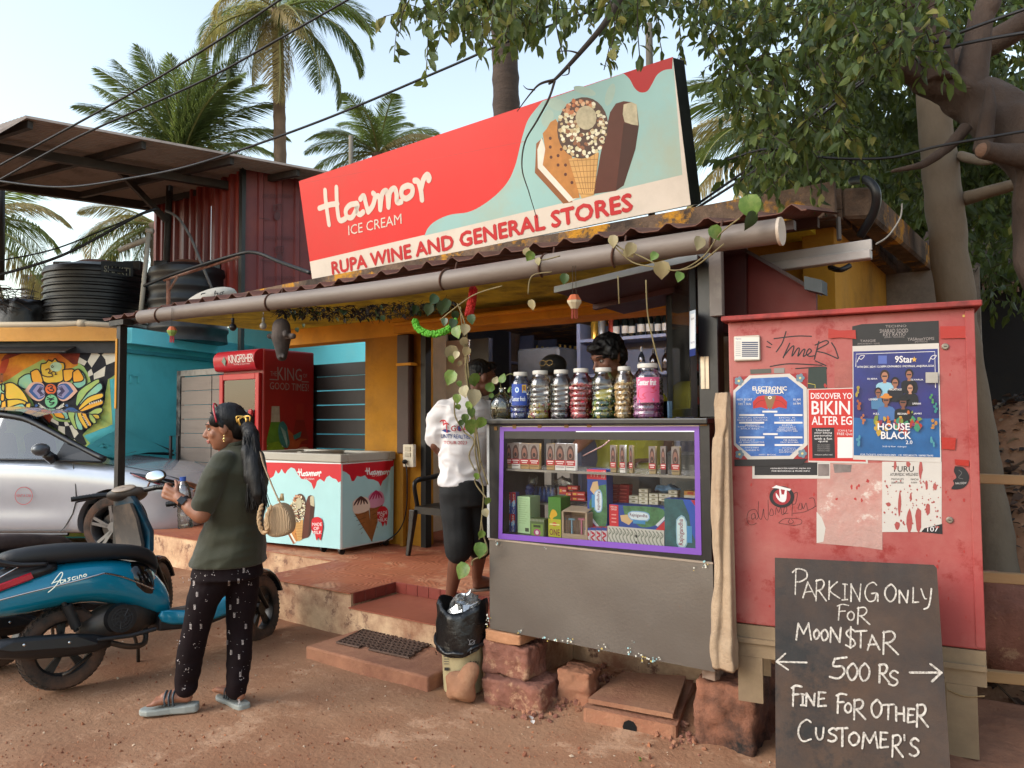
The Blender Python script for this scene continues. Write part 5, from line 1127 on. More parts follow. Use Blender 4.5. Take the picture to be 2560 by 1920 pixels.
bb=MB();bb.obox(Fl+V((0,-.012,-.003)),Fr_-Fl,V((0,.012,0)),V((0,0,.032)));bb.build('metal_edge',mat('grey_edge','7f8484',.5,metal=.4,dirt='5a5450',damt=.4),sh)
bb=MB();bb.obox(Fl.lerp(Bl,.5)-V((0,0,.03)),(Fr_-Fl),(Bl-Fl)*.05,V((0,0,.03)));bb.build('stiffener',mar,sh)
# INSIDE THE SHOP
inn=empty('bottle_shelves',(-3.3,6.7,.3),'pale grey shelving with bottles behind the shopkeeper','shelves')
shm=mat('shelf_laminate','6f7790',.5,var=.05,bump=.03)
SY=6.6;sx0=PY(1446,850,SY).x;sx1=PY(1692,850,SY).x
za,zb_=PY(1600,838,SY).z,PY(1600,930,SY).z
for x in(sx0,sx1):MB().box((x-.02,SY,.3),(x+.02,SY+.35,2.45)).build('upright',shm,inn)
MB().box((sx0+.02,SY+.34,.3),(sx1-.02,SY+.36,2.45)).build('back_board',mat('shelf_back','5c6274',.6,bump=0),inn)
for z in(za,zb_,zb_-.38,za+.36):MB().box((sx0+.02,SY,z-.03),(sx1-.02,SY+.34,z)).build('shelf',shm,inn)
def bottle_proto(h,r,body,capc,labc,name,label,shape=0):
 t=empty(name,(0,0,0),label,'bottle')
 if shape==0:prof=[(r*.95,0),(r,h*.03),(r,h*.58),(r*.75,h*.68),(r*.34,h*.78),(r*.3,h*.95),(r*.36,h*.955),(r*.36,h)]
 else:prof=[(r*.95,0),(r,h*.03),(r,h*.45),(r*.9,h*.52),(r*.45,h*.72),(r*.3,h*.82),(r*.3,h)]
 MB().lathe(prof,14).build('glass',mat('btl_'+body,body,.15,bump=0,var=.05),t,local=True,smooth='auto')
 MB().lathe([(r*.38,h*.82),(r*.38,h*1.005),(.001,h*1.01)],12).build('cap',mat('cap_'+capc,capc,.3,metal=.5 if capc=='c9a24a' else 0,bump=0,var=.05),t,local=True,smooth='auto')
 b=MB();b.lathe([(r*1.01,h*.15),(r*1.01,h*.42)],14,cap=False);b.build('label',mat('lb_'+labc,labc,.6,bump=0),t,local=True,smooth='auto')
 return t
PR={'wine':bottle_proto(.27,.036,'0b0f0c','1a1a1a','b8b2a6','wine_bottle','x'),'champ':bottle_proto(.27,.042,'0a0c0a','c9a24a','1c1c1c','champagne_bottle','x',1),'clear':bottle_proto(.25,.033,'24282c','8a8f94','6a6e74','spirit_bottle','x'),'dark':bottle_proto(.22,.04,'1a0f0a','1a1a1a','3a2c24','rum_bottle','x'),'blue':bottle_proto(.13,.03,'1c2a5c','28407c','3a5088','small_blue_bottle','x'),'yel':bottle_proto(.24,.036,'0f0f0c','8a7a1c','b8a01c','yellow_label_bottle','x')}
used=set()
def put(kind,x,y,z,label,group,s=1):
 src=PR[kind];t=src if kind not in used else copy_tree(src);used.add(kind)
 t.location=(x,y,z);t.scale=(s,)*3;t.rotation_euler=(0,0,random.uniform(-.5,.5));t['label']=label;t['group']=group
 return t
xs=[1540,1563,1580,1603,1624,1645,1664,1684]
ln=['leftmost','second','third','fourth','fifth','sixth','seventh','rightmost']
for i,px in enumerate(xs):put('wine',PY(px,800,SY+.1).x,SY+.1,za,'%s dark wine bottle on the lit shelf above the shopkeeper'%ln[i],'wine bottles on the upper shelf',random.uniform(.92,1.05))
for i,px in enumerate((1604,1634,1665)):put('clear' if i==0 else 'dark',PY(px,900,SY+.1).x,SY+.1,zb_,'%s spirit bottle on the shelf at the shopkeeper\'s shoulder'%['left','middle','right'][i],'spirit bottles on the middle shelf')
tn=[('a8802c',1484,'gold tin'),('8a8a86',1502,'pale tin with dark rings'),('8c3424',1528,'copper tin')]
for c_,px,l_ in tn:
 x=PY(px,800,SY+.08).x;MB().lathe([(.04,0),(.04,.32),(.036,.325),(.001,.326)],18,(x,SY+.1,za)).build('gift_tin',mat('tin_'+c_,c_,.25,metal=.6,bump=0),smooth='auto',label=l_+' on the upper shelf left of the wine bottles',cat='tin')
un=empty('wall_shelves',(-4.9,7.8,.3),'dark shelving unit with glasses and bottles along the left inner wall','shelves')
UX=-5.0
def uq(px,py):return PX(px,py,UX)
ya,yb_=PX(1245,850,UX).y,9.15;ztop=PX(1275,828,UX).z
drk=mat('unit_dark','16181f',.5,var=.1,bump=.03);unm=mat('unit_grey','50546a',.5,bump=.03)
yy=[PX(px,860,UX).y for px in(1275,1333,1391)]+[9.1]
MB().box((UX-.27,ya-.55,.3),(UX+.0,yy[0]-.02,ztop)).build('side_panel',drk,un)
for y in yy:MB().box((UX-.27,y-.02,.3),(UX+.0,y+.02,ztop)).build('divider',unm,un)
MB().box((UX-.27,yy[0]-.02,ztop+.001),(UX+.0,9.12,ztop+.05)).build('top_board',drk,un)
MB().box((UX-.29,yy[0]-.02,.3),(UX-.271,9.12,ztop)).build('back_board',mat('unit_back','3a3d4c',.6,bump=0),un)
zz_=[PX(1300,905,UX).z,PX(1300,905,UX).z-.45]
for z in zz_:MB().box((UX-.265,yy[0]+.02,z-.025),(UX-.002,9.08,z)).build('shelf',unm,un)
for i in range(5):put('blue',UX-.1,yy[0]+.1+.09*i,zz_[0],'%s of the small blue bottles in the first bay'%ln[i],'small blue bottles in the wall unit')
for i in range(4):put('yel',UX-.1,yy[1]+.12+.12*i,zz_[0],'%s yellow labelled bottle in the second bay'%['first','second','third','last'][i],'yellow labelled bottles in the wall unit')
for i in range(6):put('champ',UX-.1,yy[2]+.12+.13*i,zz_[0],'%s gold topped champagne bottle in the third bay'%ln[i],'champagne bottles in the wall unit',1.1)
ck=MB();ck.box((-4.35,6.3,.3),(-3.85,6.8,2.2));ck.build('upright_cooler',mat('cooler','5d6064',.35,var=.1,bump=0,dirt='2c2e32',dscale=1.5,damt=.6),bevel=.02,label='tall grey bottle cooler just inside the shop door',cat='cooler')
po=Art(lambda x,y:PY(x,y,5.615),(0,-1,0));po.poly([(1117,900),(1150,906),(1148,965),(1116,960)],ink('55585f'));po.poly([(1119,903),(1147,909),(1146,950),(1119,946)],ink('6a6f7a'));po.text('BHIM UPI',(1120,955,1145,962),ink('c4c4c4'));
o=po.build('payment_poster',None,label='grey payment poster on the dark door behind the hanging vine',cat='poster')
sgm=MB();p=PY(*z3(640,855),4.2)
for s_ in(-1,1):sgm.tube([p+V((s_*.028+.024*math.cos(a),-.0,.018*math.sin(a)))for a in[2*PI*i/14 for i in range(15)]],.0025,5)
sgm.tube([p+V((-.01,0,.012)),p+V((.01,0,.012))],.0025,5);sgt=sgm.build('sunglasses',mat('gold_rim','b39a6a',.25,metal=.7,bump=0),smooth=True,label='gold rimmed sunglasses resting on a black cap beyond the jars',cat='sunglasses')
cp=MB();cp.ell(p+V((0,.09,-.01)),(.095,.08,.075),None,16,10);cp.ell(p+V((0,.02,-.05)),(.08,.08,.012),(.3,0,0),14,6);cp.build('cap',mat('cap_black','0d0d10',.7),smooth=True,label='black cap on a stand between the green bottle and shopkeeper',cat='cap')
MB().cyl((p.x,p.y+.09,.30),(p.x,p.y+.09,p.z-.05),.02).build('cap_stand',blackp,label='thin black stand carrying the black cap',cat='stand')
MB().box((-2.5,4.75,.3),(-1.1,5.2,1.25)).build('back_counter',mat('back_counter','4c504e',.5,var=.2,scale=3,bump=.05,dirt='24262a',dscale=2,damt=.6),bevel=.01,label='dark low cupboard behind the shopkeeper seen through the counter glass',cat='cupboard')
# PLASTIC CHAIR
chm=mat('chair_plastic','17130f',.4,var=.2,scale=5,bump=.05,dirt='3c342c',damt=.3)
ch=empty('plastic_chair',PZ(1065,1350,.3),'dark brown moulded plastic armchair beside the man in white','chair')
cxm=PZ(1032,1388,.3);base=cxm;base=V((cxm.x+.02,cxm.y,.3));Wd,Dp=.50,.46
A_=lambda x,y,z:base+V((x,y,z))
seat=MB();
seat.grid(lambda u,v:A_(Wd*u,Dp*v,.43-.025*math.sin(PI*u)*math.sin(PI*v)+.0),10,10);n0=len(seat.v)
seat.grid(lambda u,v:A_(Wd*u,Dp*v,.395),1,1);seat.obox(A_(0,0,.365),V((Wd,0,0)),V((0,.02,0)),V((0,0,.062)));seat.obox(A_(Wd-.02,0.02,.365),V((.02,0,0)),V((0,Dp-.02,0)),V((0,0,.062)));seat.obox(A_(0,0.02,.365),V((.02,0,0)),V((0,Dp-.02,0)),V((0,0,.062)))
seat.build('seat',chm,ch,smooth='auto')
for(x,y,ox,oy)in((0,0,-.04,-.04),(Wd,0,.04,-.04),(0,Dp,-.04,.06),(Wd,Dp,.04,.06)):
 l_=MB();l_.loft([[A_(x+ox*t+sx*w,y+oy*t+sy*w,z)for sx,sy in((-.5,-.5),(.5,-.5),(.5,.5),(-.5,.5))]for t,z,w in((1,0,.035),(.5,.2,.045),(0.1,.40,.06))]);l_.build('leg',chm,ch,bevel=.006,seg=2)
for x in(0,Wd):
 a_=MB();a_.tube(crom([A_(x,.04,.42),A_(x,.0,.60),A_(x,.04,.655),A_(x,.2,.665),A_(x+(.0),Dp-.02,.70),A_(x,Dp+.05,.80)],6),.024,8,flat=.6);a_.build('armrest',chm,ch,smooth=True)
bk=MB();bk.grid(lambda u,v:A_(.01+(Wd-.02)*u,Dp+.03+.10*v+.04*math.sin(PI*u),.44+.38*v+.04*math.sin(PI*u)*v),10,6);bk.grid(lambda u,v:A_(.01+(Wd-.02)*u,Dp+.045+.10*v+.04*math.sin(PI*u),.44+.38*v+.04*math.sin(PI*u)*v),10,6);bk.build('backrest',chm,ch,smooth=True)
# SCOOTERS
tyre=mat('tyre','2c2723',.85,var=.2,scale=6,bump=.2,dirt='6b4c3a',dscale=3,damt=.7)
blkpl=mat('black_plastic','17171a',.42,var=.15,scale=4,bump=.08,bscale=60,dirt='3c352f',dscale=3,damt=.35)
dusty=mat('dusty_plastic','332e2b',.55,var=.25,scale=5,bump=.1,dirt='7a6554',dscale=2.2,damt=.5)
chrome=mat('chrome','c4c6c8',.15,metal=1,var=.05,bump=0);alum=mat('cast_alu','4a4744',.45,metal=.6,bump=.1,dirt='6b5646',damt=.5)
blue_p=mat('scooter_blue','0a80a0',.22,var=.05,scale=2,bump=0,coat=.5,metal=.1,dirt='3a5c66',dscale=2.2,damt=.25)
seatm=mat('seat_vinyl','1c1c1e',.55,var=.12,scale=3,bump=.1,bscale=120)
redref=mat('tail_red','a8182c',.25,var=.2,scale=12,bump=.05);amber=mat('amber','c4640c',.2,bump=0)
def wheel(parent,c,r,w,steer=0.,nspk=5,name='wheel'):
 """wheel in local coordinates, axle along y, turned by steer about z"""
 R=Matrix.Rotation(steer,3,'Z');M=Matrix.Translation(c)@R.to_4x4()
 prof=[(r*.66,-w*.36),(r*.72,-w*.44),(r*.86,-w*.5),(r*.95,-w*.42),(r*.99,-w*.2),(r,0),(r*.99,w*.2),(r*.95,w*.42),(r*.86,w*.5),(r*.72,w*.44),(r*.66,w*.36)]
 b=MB();b.lathe(prof,48,(0,0,0),(0,1,0),cap=False);b.xf(M);t=b.build('wheel',tyre,parent,local=True,smooth='auto');
 b=MB();n=44
 for k in range(n):
  a=2*PI*k/n
  for s_ in(-1,1):
   p=[]
   for(yy,da,rr_)in((.06,0,1.002),(.30,.05,.985),(.46,.07,.93)):
    for dd in(0,.055):aa=a+da*1.4+dd+(.07 if s_>0 else 0);p.append(V((math.cos(aa)*r*rr_,s_*yy*w,math.sin(aa)*r*rr_)))
   q=[V((v.x*1.018,v.y*1.02,v.z*1.018))for v in p]
   fs=[(0,1,3,2),(2,3,5,4)];fs+=[(a_,b_,b_+6,a_+6)for a_,b_ in((0,2),(2,4),(4,5),(5,3),(3,1),(1,0))]
   b.add([x for x in p]+q,[tuple(i+6 for i in f)for f in fs[:2]]+fs[2:])
 b.xf(M);b.build('tread',tyre,t,local=True,kind='stuff')
 b=MB();b.lathe([(r*.67,-w*.38),(r*.62,-w*.34),(r*.6,-w*.1),(r*.6,w*.1),(r*.62,w*.34),(r*.67,w*.38)],40,(0,0,0),(0,1,0),cap=False)
 for k in range(nspk):
  a=2*PI*k/nspk+.3
  for da in(-.13,.13):
   b.obox((math.cos(a)*r*.16,-w*.18,math.sin(a)*r*.16),(math.cos(a+da)*r*.46,0,math.sin(a+da)*r*.46),(-math.sin(a)*.022,0,math.cos(a)*.022),(0,w*.26,0))
 b.cyl((0,-w*.32,0),(0,w*.32,0),r*.2,n=20);b.xf(M);b.build('rim',mat('rim_black','0f0f10',.4,metal=.3,bump=.03,dirt='4a3a30',damt=.4),t,local=True,smooth='auto')
 return t
def ringyz(x,w,z0,z1,n=14,p=2.6,flat=0.):
 out=[];zc,h=(z0+z1)/2,(z1-z0)/2
 for k in range(n):
  a=2*PI*k/n;c,s_=math.cos(a),math.sin(a)
  out.append(V((x,w*abs(c)**(2/p)*(1 if c>0 else-1),zc+h*abs(s_)**(2/p)*(1 if s_>0 else-1))))
 return out
def scooter(loc,head,lean,label,paint,seatc,steer,detail=True):
 hd=math.atan2(head[1],head[0]);M=Matrix.Translation(loc)@Matrix.Rotation(hd,4,'Z')@Matrix.Rotation(lean,4,'X')
 t=empty('scooter',loc,label,'scooter','scooters parked on the dirt',mw=M)
 t.rotation_mode='XYZ'
 st=[(-.46,.03,.50,.56),(-.40,.085,.46,.60),(-.28,.135,.43,.66),(-.10,.165,.445,.695),(.08,.175,.46,.70),(.24,.170,.43,.69),(.38,.150,.36,.66),(.50,.125,.30,.58),(.58,.10,.27,.44)]
 b=MB();b.loft([ringyz(x,w,z0,z1,16,2.3)for x,w,z0,z1 in st]);b.build('body_panel',paint,t,local=True,smooth=True,subd=1)
 b=MB();b.loft([ringyz(x,w,z0,z1,16,2.3)for x,w,z0,z1 in[(-.50,.03,.55,.62),(-.44,.088,.52,.665),(-.30,.138,.565,.70),(-.14,.160,.61,.715),(-.02,.160,.64,.715)]]);b.build('tail_cover',blkpl,t,local=True,smooth=True,subd=1)
 b=MB();b.loft([ringyz(.30,.178,.50,.66,14,2.6),ringyz(.40,.158,.40,.66,14,2.6),ringyz(.50,.132,.33,.60,14,2.6)]);b.build('side_cover',mat('gloss_black','0c0c0f',.12,bump=0,coat=.5),t,local=True,smooth=True,subd=1)
 for s_ in(-1,1):
  b=MB();b.loft([[V((x,s_*y,z)),V((x,s_*(y+.012),z-.006)),V((x+.01,s_*(y+.012),z-.03)),V((x,s_*y,z-.04))]for x,y,z in((-.49,.06,.585),(-.40,.105,.60),(-.30,.130,.63),(-.18,.150,.665))]);b.build('tail_light',redref,t,local=True,smooth='auto')
  cr=MB();cr.tube(crom([(-.47,s_*.07,.515),(-.36,s_*.125,.535),(-.2,s_*.160,.56),(.0,s_*.181,.585),(.14,s_*.184,.605),(.19,s_*.181,.605),(.30,s_*.172,.56),(.45,s_*.145,.475)],5),.0055,6);cr.build('chrome_strip',chrome,t,local=True,smooth=True)
  cr=MB();cr.tube(crom([(-.47,s_*.08,.60),(-.36,s_*.125,.64),(-.27,s_*.142,.685),(-.24,s_*.140,.70),(-.17,s_*.140,.715)],5),.004,6);cr.build('chrome_line',chrome,t,local=True,smooth=True)
 b=MB();b.loft([ringyz(x,w,z0,z1,16,3.2)for x,w,z0,z1 in[(-.31,.08,.715,.775),(-.26,.115,.70,.80),(-.10,.135,.69,.81),(.06,.140,.685,.805),(.18,.138,.68,.785),(.30,.130,.675,.765),(.42,.105,.65,.745),(.49,.07,.60,.70),(.52,.04,.56,.65)]]);b.build('seat',seatc,t,local=True,smooth=True,subd=1)
 gr=MB()
 for s_ in(-1,1):gr.tube(crom([(-.10,s_*.15,.70),(-.25,s_*.145,.715),(-.38,s_*.12,.765),(-.47,s_*.05,.80),(-.48,0,.80)],5),[.013+.01*min(1,i/8)for i in range(21)],8,flat=.7)
 gr.build('grab_rail',blkpl,t,local=True,smooth=True)
 b=MB();b.loft([[V((x,-w,z)),V((x,w,z)),V((x-.012,w,z-.004)),V((x-.012,-w,z-.004))]for x,z,w in((-.36,.50,.10),(-.44,.40,.10),(-.47,.30,.09),(-.46,.22,.08))]);b.build('rear_mudguard',blkpl,t,local=True,smooth='auto')
 for s_ in(-1,1):
  MB().ell((-.43,s_*.135,.44),(.03,.03,.026)).build('indicator',amber,t,local=True,smooth=True);MB().cyl((-.42,s_*.07,.44),(-.43,s_*.12,.44),.012).build('indicator_stalk',blkpl,t,local=True)
 b=MB();b.loft([[V((x,-w,z)),V((x,w,z)),V((x,w*.9,z-.11)),V((x,-w*.9,z-.11))]for x,z,w in((.48,.335,.13),(.60,.325,.15),(.80,.325,.155),(.90,.345,.15))]);b.build('floorboard',blkpl,t,local=True,bevel=.012,seg=2)
 for s_ in(-1,1):
  b=MB();b.loft([[V((x,s_*y,z1)),V((x,s_*(y+.016),z1-.01)),V((x,s_*(y+.016),z0+.01)),V((x,s_*y,z0))]for x,y,z0,z1 in((.46,.125,.26,.38),(.62,.150,.225,.325),(.80,.156,.225,.325),(.94,.150,.25,.42),(1.02,.155,.33,.55))]);b.build('side_skirt',paint,t,local=True,smooth=True,subd=1)
 b=MB();b.loft([[V((x0+.05*math.cos(a)*0+(.07*(1-abs(math.sin(a))**2)),w*math.sin(a),z))for a in[(-PI/2)+PI*k/8 for k in range(9)]]+[V((x0-.03,w*math.sin(a)*.97,z))for a in[PI/2-PI*k/8 for k in range(9)]]for x0,z,w in((.90,.30,.13),(.94,.42,.17),(.98,.55,.195),(1.0,.68,.185),(.97,.80,.155),(.945,.90,.12),(.935,.95,.09))]);b.build('front_apron',paint,t,local=True,smooth='auto',angle=60)
 b=MB();b.loft([[V((x0-.035,w*math.sin(a)*.9,z))for a in[(-PI/2)+PI*k/6 for k in range(7)]]+[V((x0-.055,w*math.sin(a)*.86,z))for a in[PI/2-PI*k/6 for k in range(7)]]for x0,z,w in((.90,.31,.13),(.94,.45,.16),(.975,.6,.17),(.96,.78,.15),(.94,.90,.12))]);b.build('inner_shield',dusty,t,local=True,smooth='auto')
 fx,fz,fr_=1.26,.222,.222
 R=Matrix.Rotation(steer,3,'Z');piv=V((1.02,0,0))
 def sv(p):p=V(p)-piv;return piv+R@p
 b=MB()
 for s_ in(-1,1):b.tube([sv((1.02,s_*.05,.56)),sv((1.17,s_*.065,.34)),sv((fx,s_*.07,fz))],[.018,.018,.014],8)
 b.build('fork',mat('fork_black','151517',.4,metal=.4),t,local=True,smooth=True)
 b=MB();b.loft([[sv((fx+(fr_+.03+.02*math.cos(q))*math.cos(a),.062*math.sin(q)*1.0,fz+(fr_+.03+.02*math.cos(q))*math.sin(a)))for q in[-PI/2+PI*k/6 for k in range(7)]]+[sv((fx+(fr_+.02)*math.cos(a),.055*math.sin(q),fz+(fr_+.02)*math.sin(a)))for q in[PI/2-PI*k/6 for k in range(7)]]for a in[math.radians(d)for d in range(20,190,17)]]);b.build('front_mudguard',mat('fender_dark','10151a',.25,coat=.4,bump=0),t,local=True,smooth='auto')
 wheel(t,sv((fx,0,fz)),fr_,.098,steer)
 wheel(t,(0,0,.222),.222,.112,0,name='wheel')
 hp=V((.93,0,0))
 def hv(p):p=V(p)-hp;return hp+R@p
 b=MB();b.loft([[hv((x,w*math.cos(a),zc+h*math.sin(a)))for a in[2*PI*k/12 for k in range(12)]]for x,w,zc,h in((.86,.05,.985,.03),(.89,.13,.985,.045),(.95,.16,.975,.055),(1.02,.13,.965,.06),(1.08,.09,.955,.045),(1.11,.04,.95,.02))]);b.build('headset',dusty,t,local=True,smooth=True,subd=1)
 b=MB();b.ell(hv((.895,0,1.015)),(.055,.085,.012),(0,-.45,steer),18,8);b.build('speedometer',mat('dial','8a7c6e',.25,var=.2,bump=0,dirt='b09a84',damt=.5),t,local=True,smooth=True)
 b=MB();b.ell(hv((1.09,0,.96)),(.03,.065,.045));b.build('headlight',mat('lamp_glass','9aa0a4',.1,bump=0),t,local=True,smooth=True)
 for s_ in(-1,1):
  g=MB();g.tube([hv((.94,s_*.12,.985)),hv((.90,s_*.22,.99))],.02,10);g.build('switch_housing',blkpl,t,local=True,smooth='auto')
  g=MB();g.tube([hv((.90,s_*.22,.99)),hv((.855,s_*.345,.985))],[.0165,.0175],12);
  for k in range(6):a_=hv((.90,s_*.22,.99)).lerp(hv((.855,s_*.345,.985)),.1+k*.15);g.tube([a_,a_+(hv((.855,s_*.345,.985))-hv((.90,s_*.22,.99)))*.04],.0195,12)
  g.build('grip',mat('black_rubber','0b0b0b'),t,local=True,smooth='auto')
  g=MB();g.tube(crom([hv((.95,s_*.19,.985)),hv((.955,s_*.25,.975)),hv((.92,s_*.34,.965))]),[.007]*12+[.009],6);g.build('brake_lever',blkpl,t,local=True,smooth=True)
  if s_>0:continue
  g=MB();mp=hv((.94,s_*.215,1.075));g.tube(crom([hv((.94,s_*.15,1.0)),hv((.945,s_*.17,1.04)),mp]),.0065,6);g.build('mirror_stem',mat('rusty_orange','6a3c22',.5,var=.3)if not detail else blkpl,t,local=True,smooth=True)
  g=MB();g.ell(mp,(.018,.075,.048),(0,.15,steer),18,10);mo=g.build('mirror',blkpl,t,local=True,smooth=True)
  g=MB();g.ell(mp+R@V((-.012,0,0)),(.010,.068,.042),(0,.15,steer),18,10);g.build('mirror_glass',mat('mirror_g','cfd6da',.03,metal=1,var=0,bump=0),mo,local=True,smooth=True)
 b=MB();b.loft([ringyz(x,w,z0,z1,12)for x,w,z0,z1 in((.08,.06,.24,.36),(.2,.10,.22,.42),(.36,.11,.22,.44),(.48,.08,.26,.40))]);b.build('engine_case',alum,t,local=True,smooth=True)
 b=MB();b.cyl((.27,-.10,.34),(.27,-.155,.34),.085,.078,28);fc=b.build('fan_cover',blkpl,t,local=True,smooth='auto')
 b=MB()
 for rr_ in(.022,.040,.056):b.tube([(.27+rr_*math.cos(a),-.158,.34+rr_*math.sin(a))for a in[2*PI*k/24 for k in range(25)]],.0028,5)
 for k in range(9):a=2*PI*k/9;b.tube([(.27+.015*math.cos(a),-.158,.34+.015*math.sin(a)),(.27+.06*math.cos(a+.3),-.158,.34+.06*math.sin(a+.3))],.003,5)
 b.build('fan_grille',mat('grille_dk','2a2a2c',.5),fc,local=True)
 b=MB();b.loft([[V((x,y0+w*c_,zc+h*s_))for c_,s_ in[(math.cos(2*PI*k/14),math.sin(2*PI*k/14))for k in range(14)]]for x,y0,w,zc,h in((-.36,-.165,.02,.30,.02),(-.33,-.168,.042,.295,.05),(-.20,-.17,.05,.275,.062),(.0,-.17,.05,.25,.062),(.12,-.165,.045,.235,.05),(.20,-.155,.03,.225,.03))]);mf=b.build('muffler',blkpl,t,local=True,smooth=True)
 b=MB();b.loft([[V((x,-.222,z1)),V((x,-.232,z1-.01)),V((x,-.232,z0+.01)),V((x,-.222,z0))]for x,z0,z1 in((-.34,.285,.315),(-.28,.265,.335),(.02,.225,.305),(.12,.22,.25))]);b.build('heat_shield',blkpl,mf,local=True,bevel=.004)
 for x,z in((-.23,.30),(-.02,.27)):MB().ell((x,-.234,z),(.008,.004,.008)).build('bolt',chrome,mf,local=True,smooth=True)
 b=MB();b.tube(crom([(.20,-.15,.22),(.32,-.12,.17),(.42,-.05,.17),(.44,0,.26)]),.016,8);b.build('exhaust_pipe',alum,t,local=True,smooth=True)
 b=MB();b.loft([[V((x,-.165,z)),V((x,-.215,z)),V((x,-.215,z-.02)),V((x,-.165,z-.02))]for x,z in((.12,.262),(.3,.25),(.44,.262))]);b.build('shroud',blkpl,t,local=True,bevel=.006)
 b=MB();b.tube([(.05,-.09,.31),(-.03,-.1,.52)],.014,8);b.tube([(.05+.0,-.09,.33),(.0,-.1,.46)],.028,10);b.build('shock_absorber',mat('spring','1e1e20',.5),t,local=True,smooth='auto')
 b=MB();b.tube([(.40,.10,.24),(.46,.20,.10),(.47,.24,.0)],.011,8);b.build('side_stand',alum,t,local=True,smooth=True)
 b=MB();b.tube([(.12,-.10,.17),(.0,-.12,.10),(-.03,-.12,.09)],.010,6);b.build('foot_bracket',alum,t,local=True,smooth=True)
 return t,M
rear1=PZ(158,1722,0);front1=PZ(748,1590,0)
h1=(front1-rear1).normalized()
sc1,M1=scooter(V((rear1.x,rear1.y,0)),h1,math.radians(-8),'glossy blue scooter with chrome strip right beside the standing woman',blue_p,seatm,math.radians(34))
sa_=Art(affine((0,-.1838,.66),(1,0,0),(0,0,-1)),(0,-1,0),lay0=.001);chl=mat('chrome','c4c6c8')
fz_=[[(-.07,.04),(-.02,-.02),(-.01,.0),(-.05,.06),(-.09,.09)],[(-.06,.035),(-.02,.03)],[(.0,.035),(-.02,.03),(-.02,.05),(.0,.045),(.005,.03),(.01,.05)],[(.035,.028),(.022,.03),(.034,.042),(.02,.05)],[(.065,.03),(.048,.032),(.05,.048),(.068,.045)],[(.075,.03),(.078,.048)],[(.088,.048),(.09,.03),(.10,.03),(.104,.045)],[(.122,.028),(.112,.036),(.12,.046),(.132,.036),(.122,.028)]]
for s_ in fz_:sa_.stroke([(p[0]*.85-.03,p[1]*.8+.03-p[0]*.10)for p in s_],.0045,chl,adv=False)
o=sa_.mb.build('name_lettering',sa_.mats,sc1,local=True)
head2=V((-.10,1.0,0)).normalized();r2=PZ(-8,1672,0)
sc2,M2=scooter(V((r2.x-.02,r2.y,0)),head2,math.radians(-9),'dusty older blue scooter with brown seat at the left edge',mat('scooter_blue_dusty','0c3f52',.35,var=.1,bump=.05,coat=.2,dirt='6a5c50',dscale=2.5,damt=.5),mat('seat_brown','3a2a26',.6,var=.2,bump=.1,dirt='6a5648',damt=.4),math.radians(36),detail=False)
# SILVER CAR  (local: x forward, y left, z up)
cw=PD(289,1310,8.35);
carM=Matrix.Translation((cw.x,cw.y,0))@Matrix.Rotation(YAW+math.radians(-1.5),4,'Z')@Matrix.Translation((0,.78,0))@Matrix.Diagonal((1.10,1.0,1.09,1))
car=empty('parked_car',(cw.x,cw.y,0),'silver hatchback car with round red rental sticker parked in front of the mural','car',mw=carM)
silver=mat('car_silver','b3b8c2',.24,metal=.4,var=.02,bump=0,coat=.8,dirt='8c8c8c',dscale=1.2,damt=.15)
dkgl=glass('car_glass',(.55,.6,.6),base=.16)
def topz(x):
 pts=[(-3.3,.86),(-2.9,1.02),(-2.3,1.04),(-1.4,1.0),(-.9,.985),(-.55,.965),(-.2,.93),(.2,.88),(.5,.80),(.68,.70),(.76,.6)]
 for(a,za_),(b_,zb__)in zip(pts,pts[1:]):
  if a<=x<=b_:return za_+(zb__-za_)*(x-a)/(b_-a)
 return pts[-1][1]
def halfw(x):return.86*(1-max(0,(x-.15)/.66)**2.6*.42)*(1-max(0,(-2.9-x)/.7)**2*.12)
xs=[-3.35,-3.2,-2.9,-2.5,-2.1,-1.7,-1.3,-.95,-.7,-.5,-.35,-.18,0,.18,.35,.5,.62,.70,.76]
rings=[]
for x in xs:
 w=halfw(x);t_=topz(x);zb0=.22 if x<.6 else.22+(x-.6)*.4;bul=.012 if-1.9<x<-.6 else 0
 half=[(w*.90,zb0),(w*.975,zb0+.06),(w*.99,.38),(w*.985-bul,.50),(w*1.0,.64),(w*1.0,max(.66,t_-.16)),(w*.985,t_-.07),(w*.93,t_-.02),(w*.80,t_+.005),(w*.45,t_+.03),(0,t_+.04)]
 L=[V((x,y,z))for y,z in half];rr_=[V((x,-y,z))for y,z in half[:-1]][::-1]
 rings.append(L+rr_+[V((x,-w*.4,zb0)),V((x,w*.4,zb0))])
b=MB();b.loft(rings);body=b.build('body',silver,car,local=True,subd=2,smooth=True)
cutm=MB()
for x in(0,-2.55):cutm.cyl((x,-1.2,.335),(x,1.2,.335),.355,n=48)
cut=cutm.build('cutter',silver,car,local=True);bm_=body.modifiers.new('arch','BOOLEAN');bm_.object=cut;bm_.operation='DIFFERENCE';bm_.solver='EXACT'
bake(body);bpy.data.objects.remove(cut);body.data.polygons.foreach_set('use_smooth',[True]*len(body.data.polygons));body.data.set_sharp_from_angle(angle=math.radians(40))
roof=[(-3.05,1.0,.70),(-2.75,1.30,.62),(-2.2,1.47,.60),(-1.5,1.50,.60),(-1.05,1.47,.61),(-.85,1.40,.62)]
def gh(x,z,y):return V((x,y,z))
side_up=[(-2.85,1.22,.645),(-2.3,1.41,.625),(-1.6,1.455,.62),(-1.15,1.42,.63),(-.9,1.34,.65),(-.35,1.08,.745),(-.12,.985,.79)]
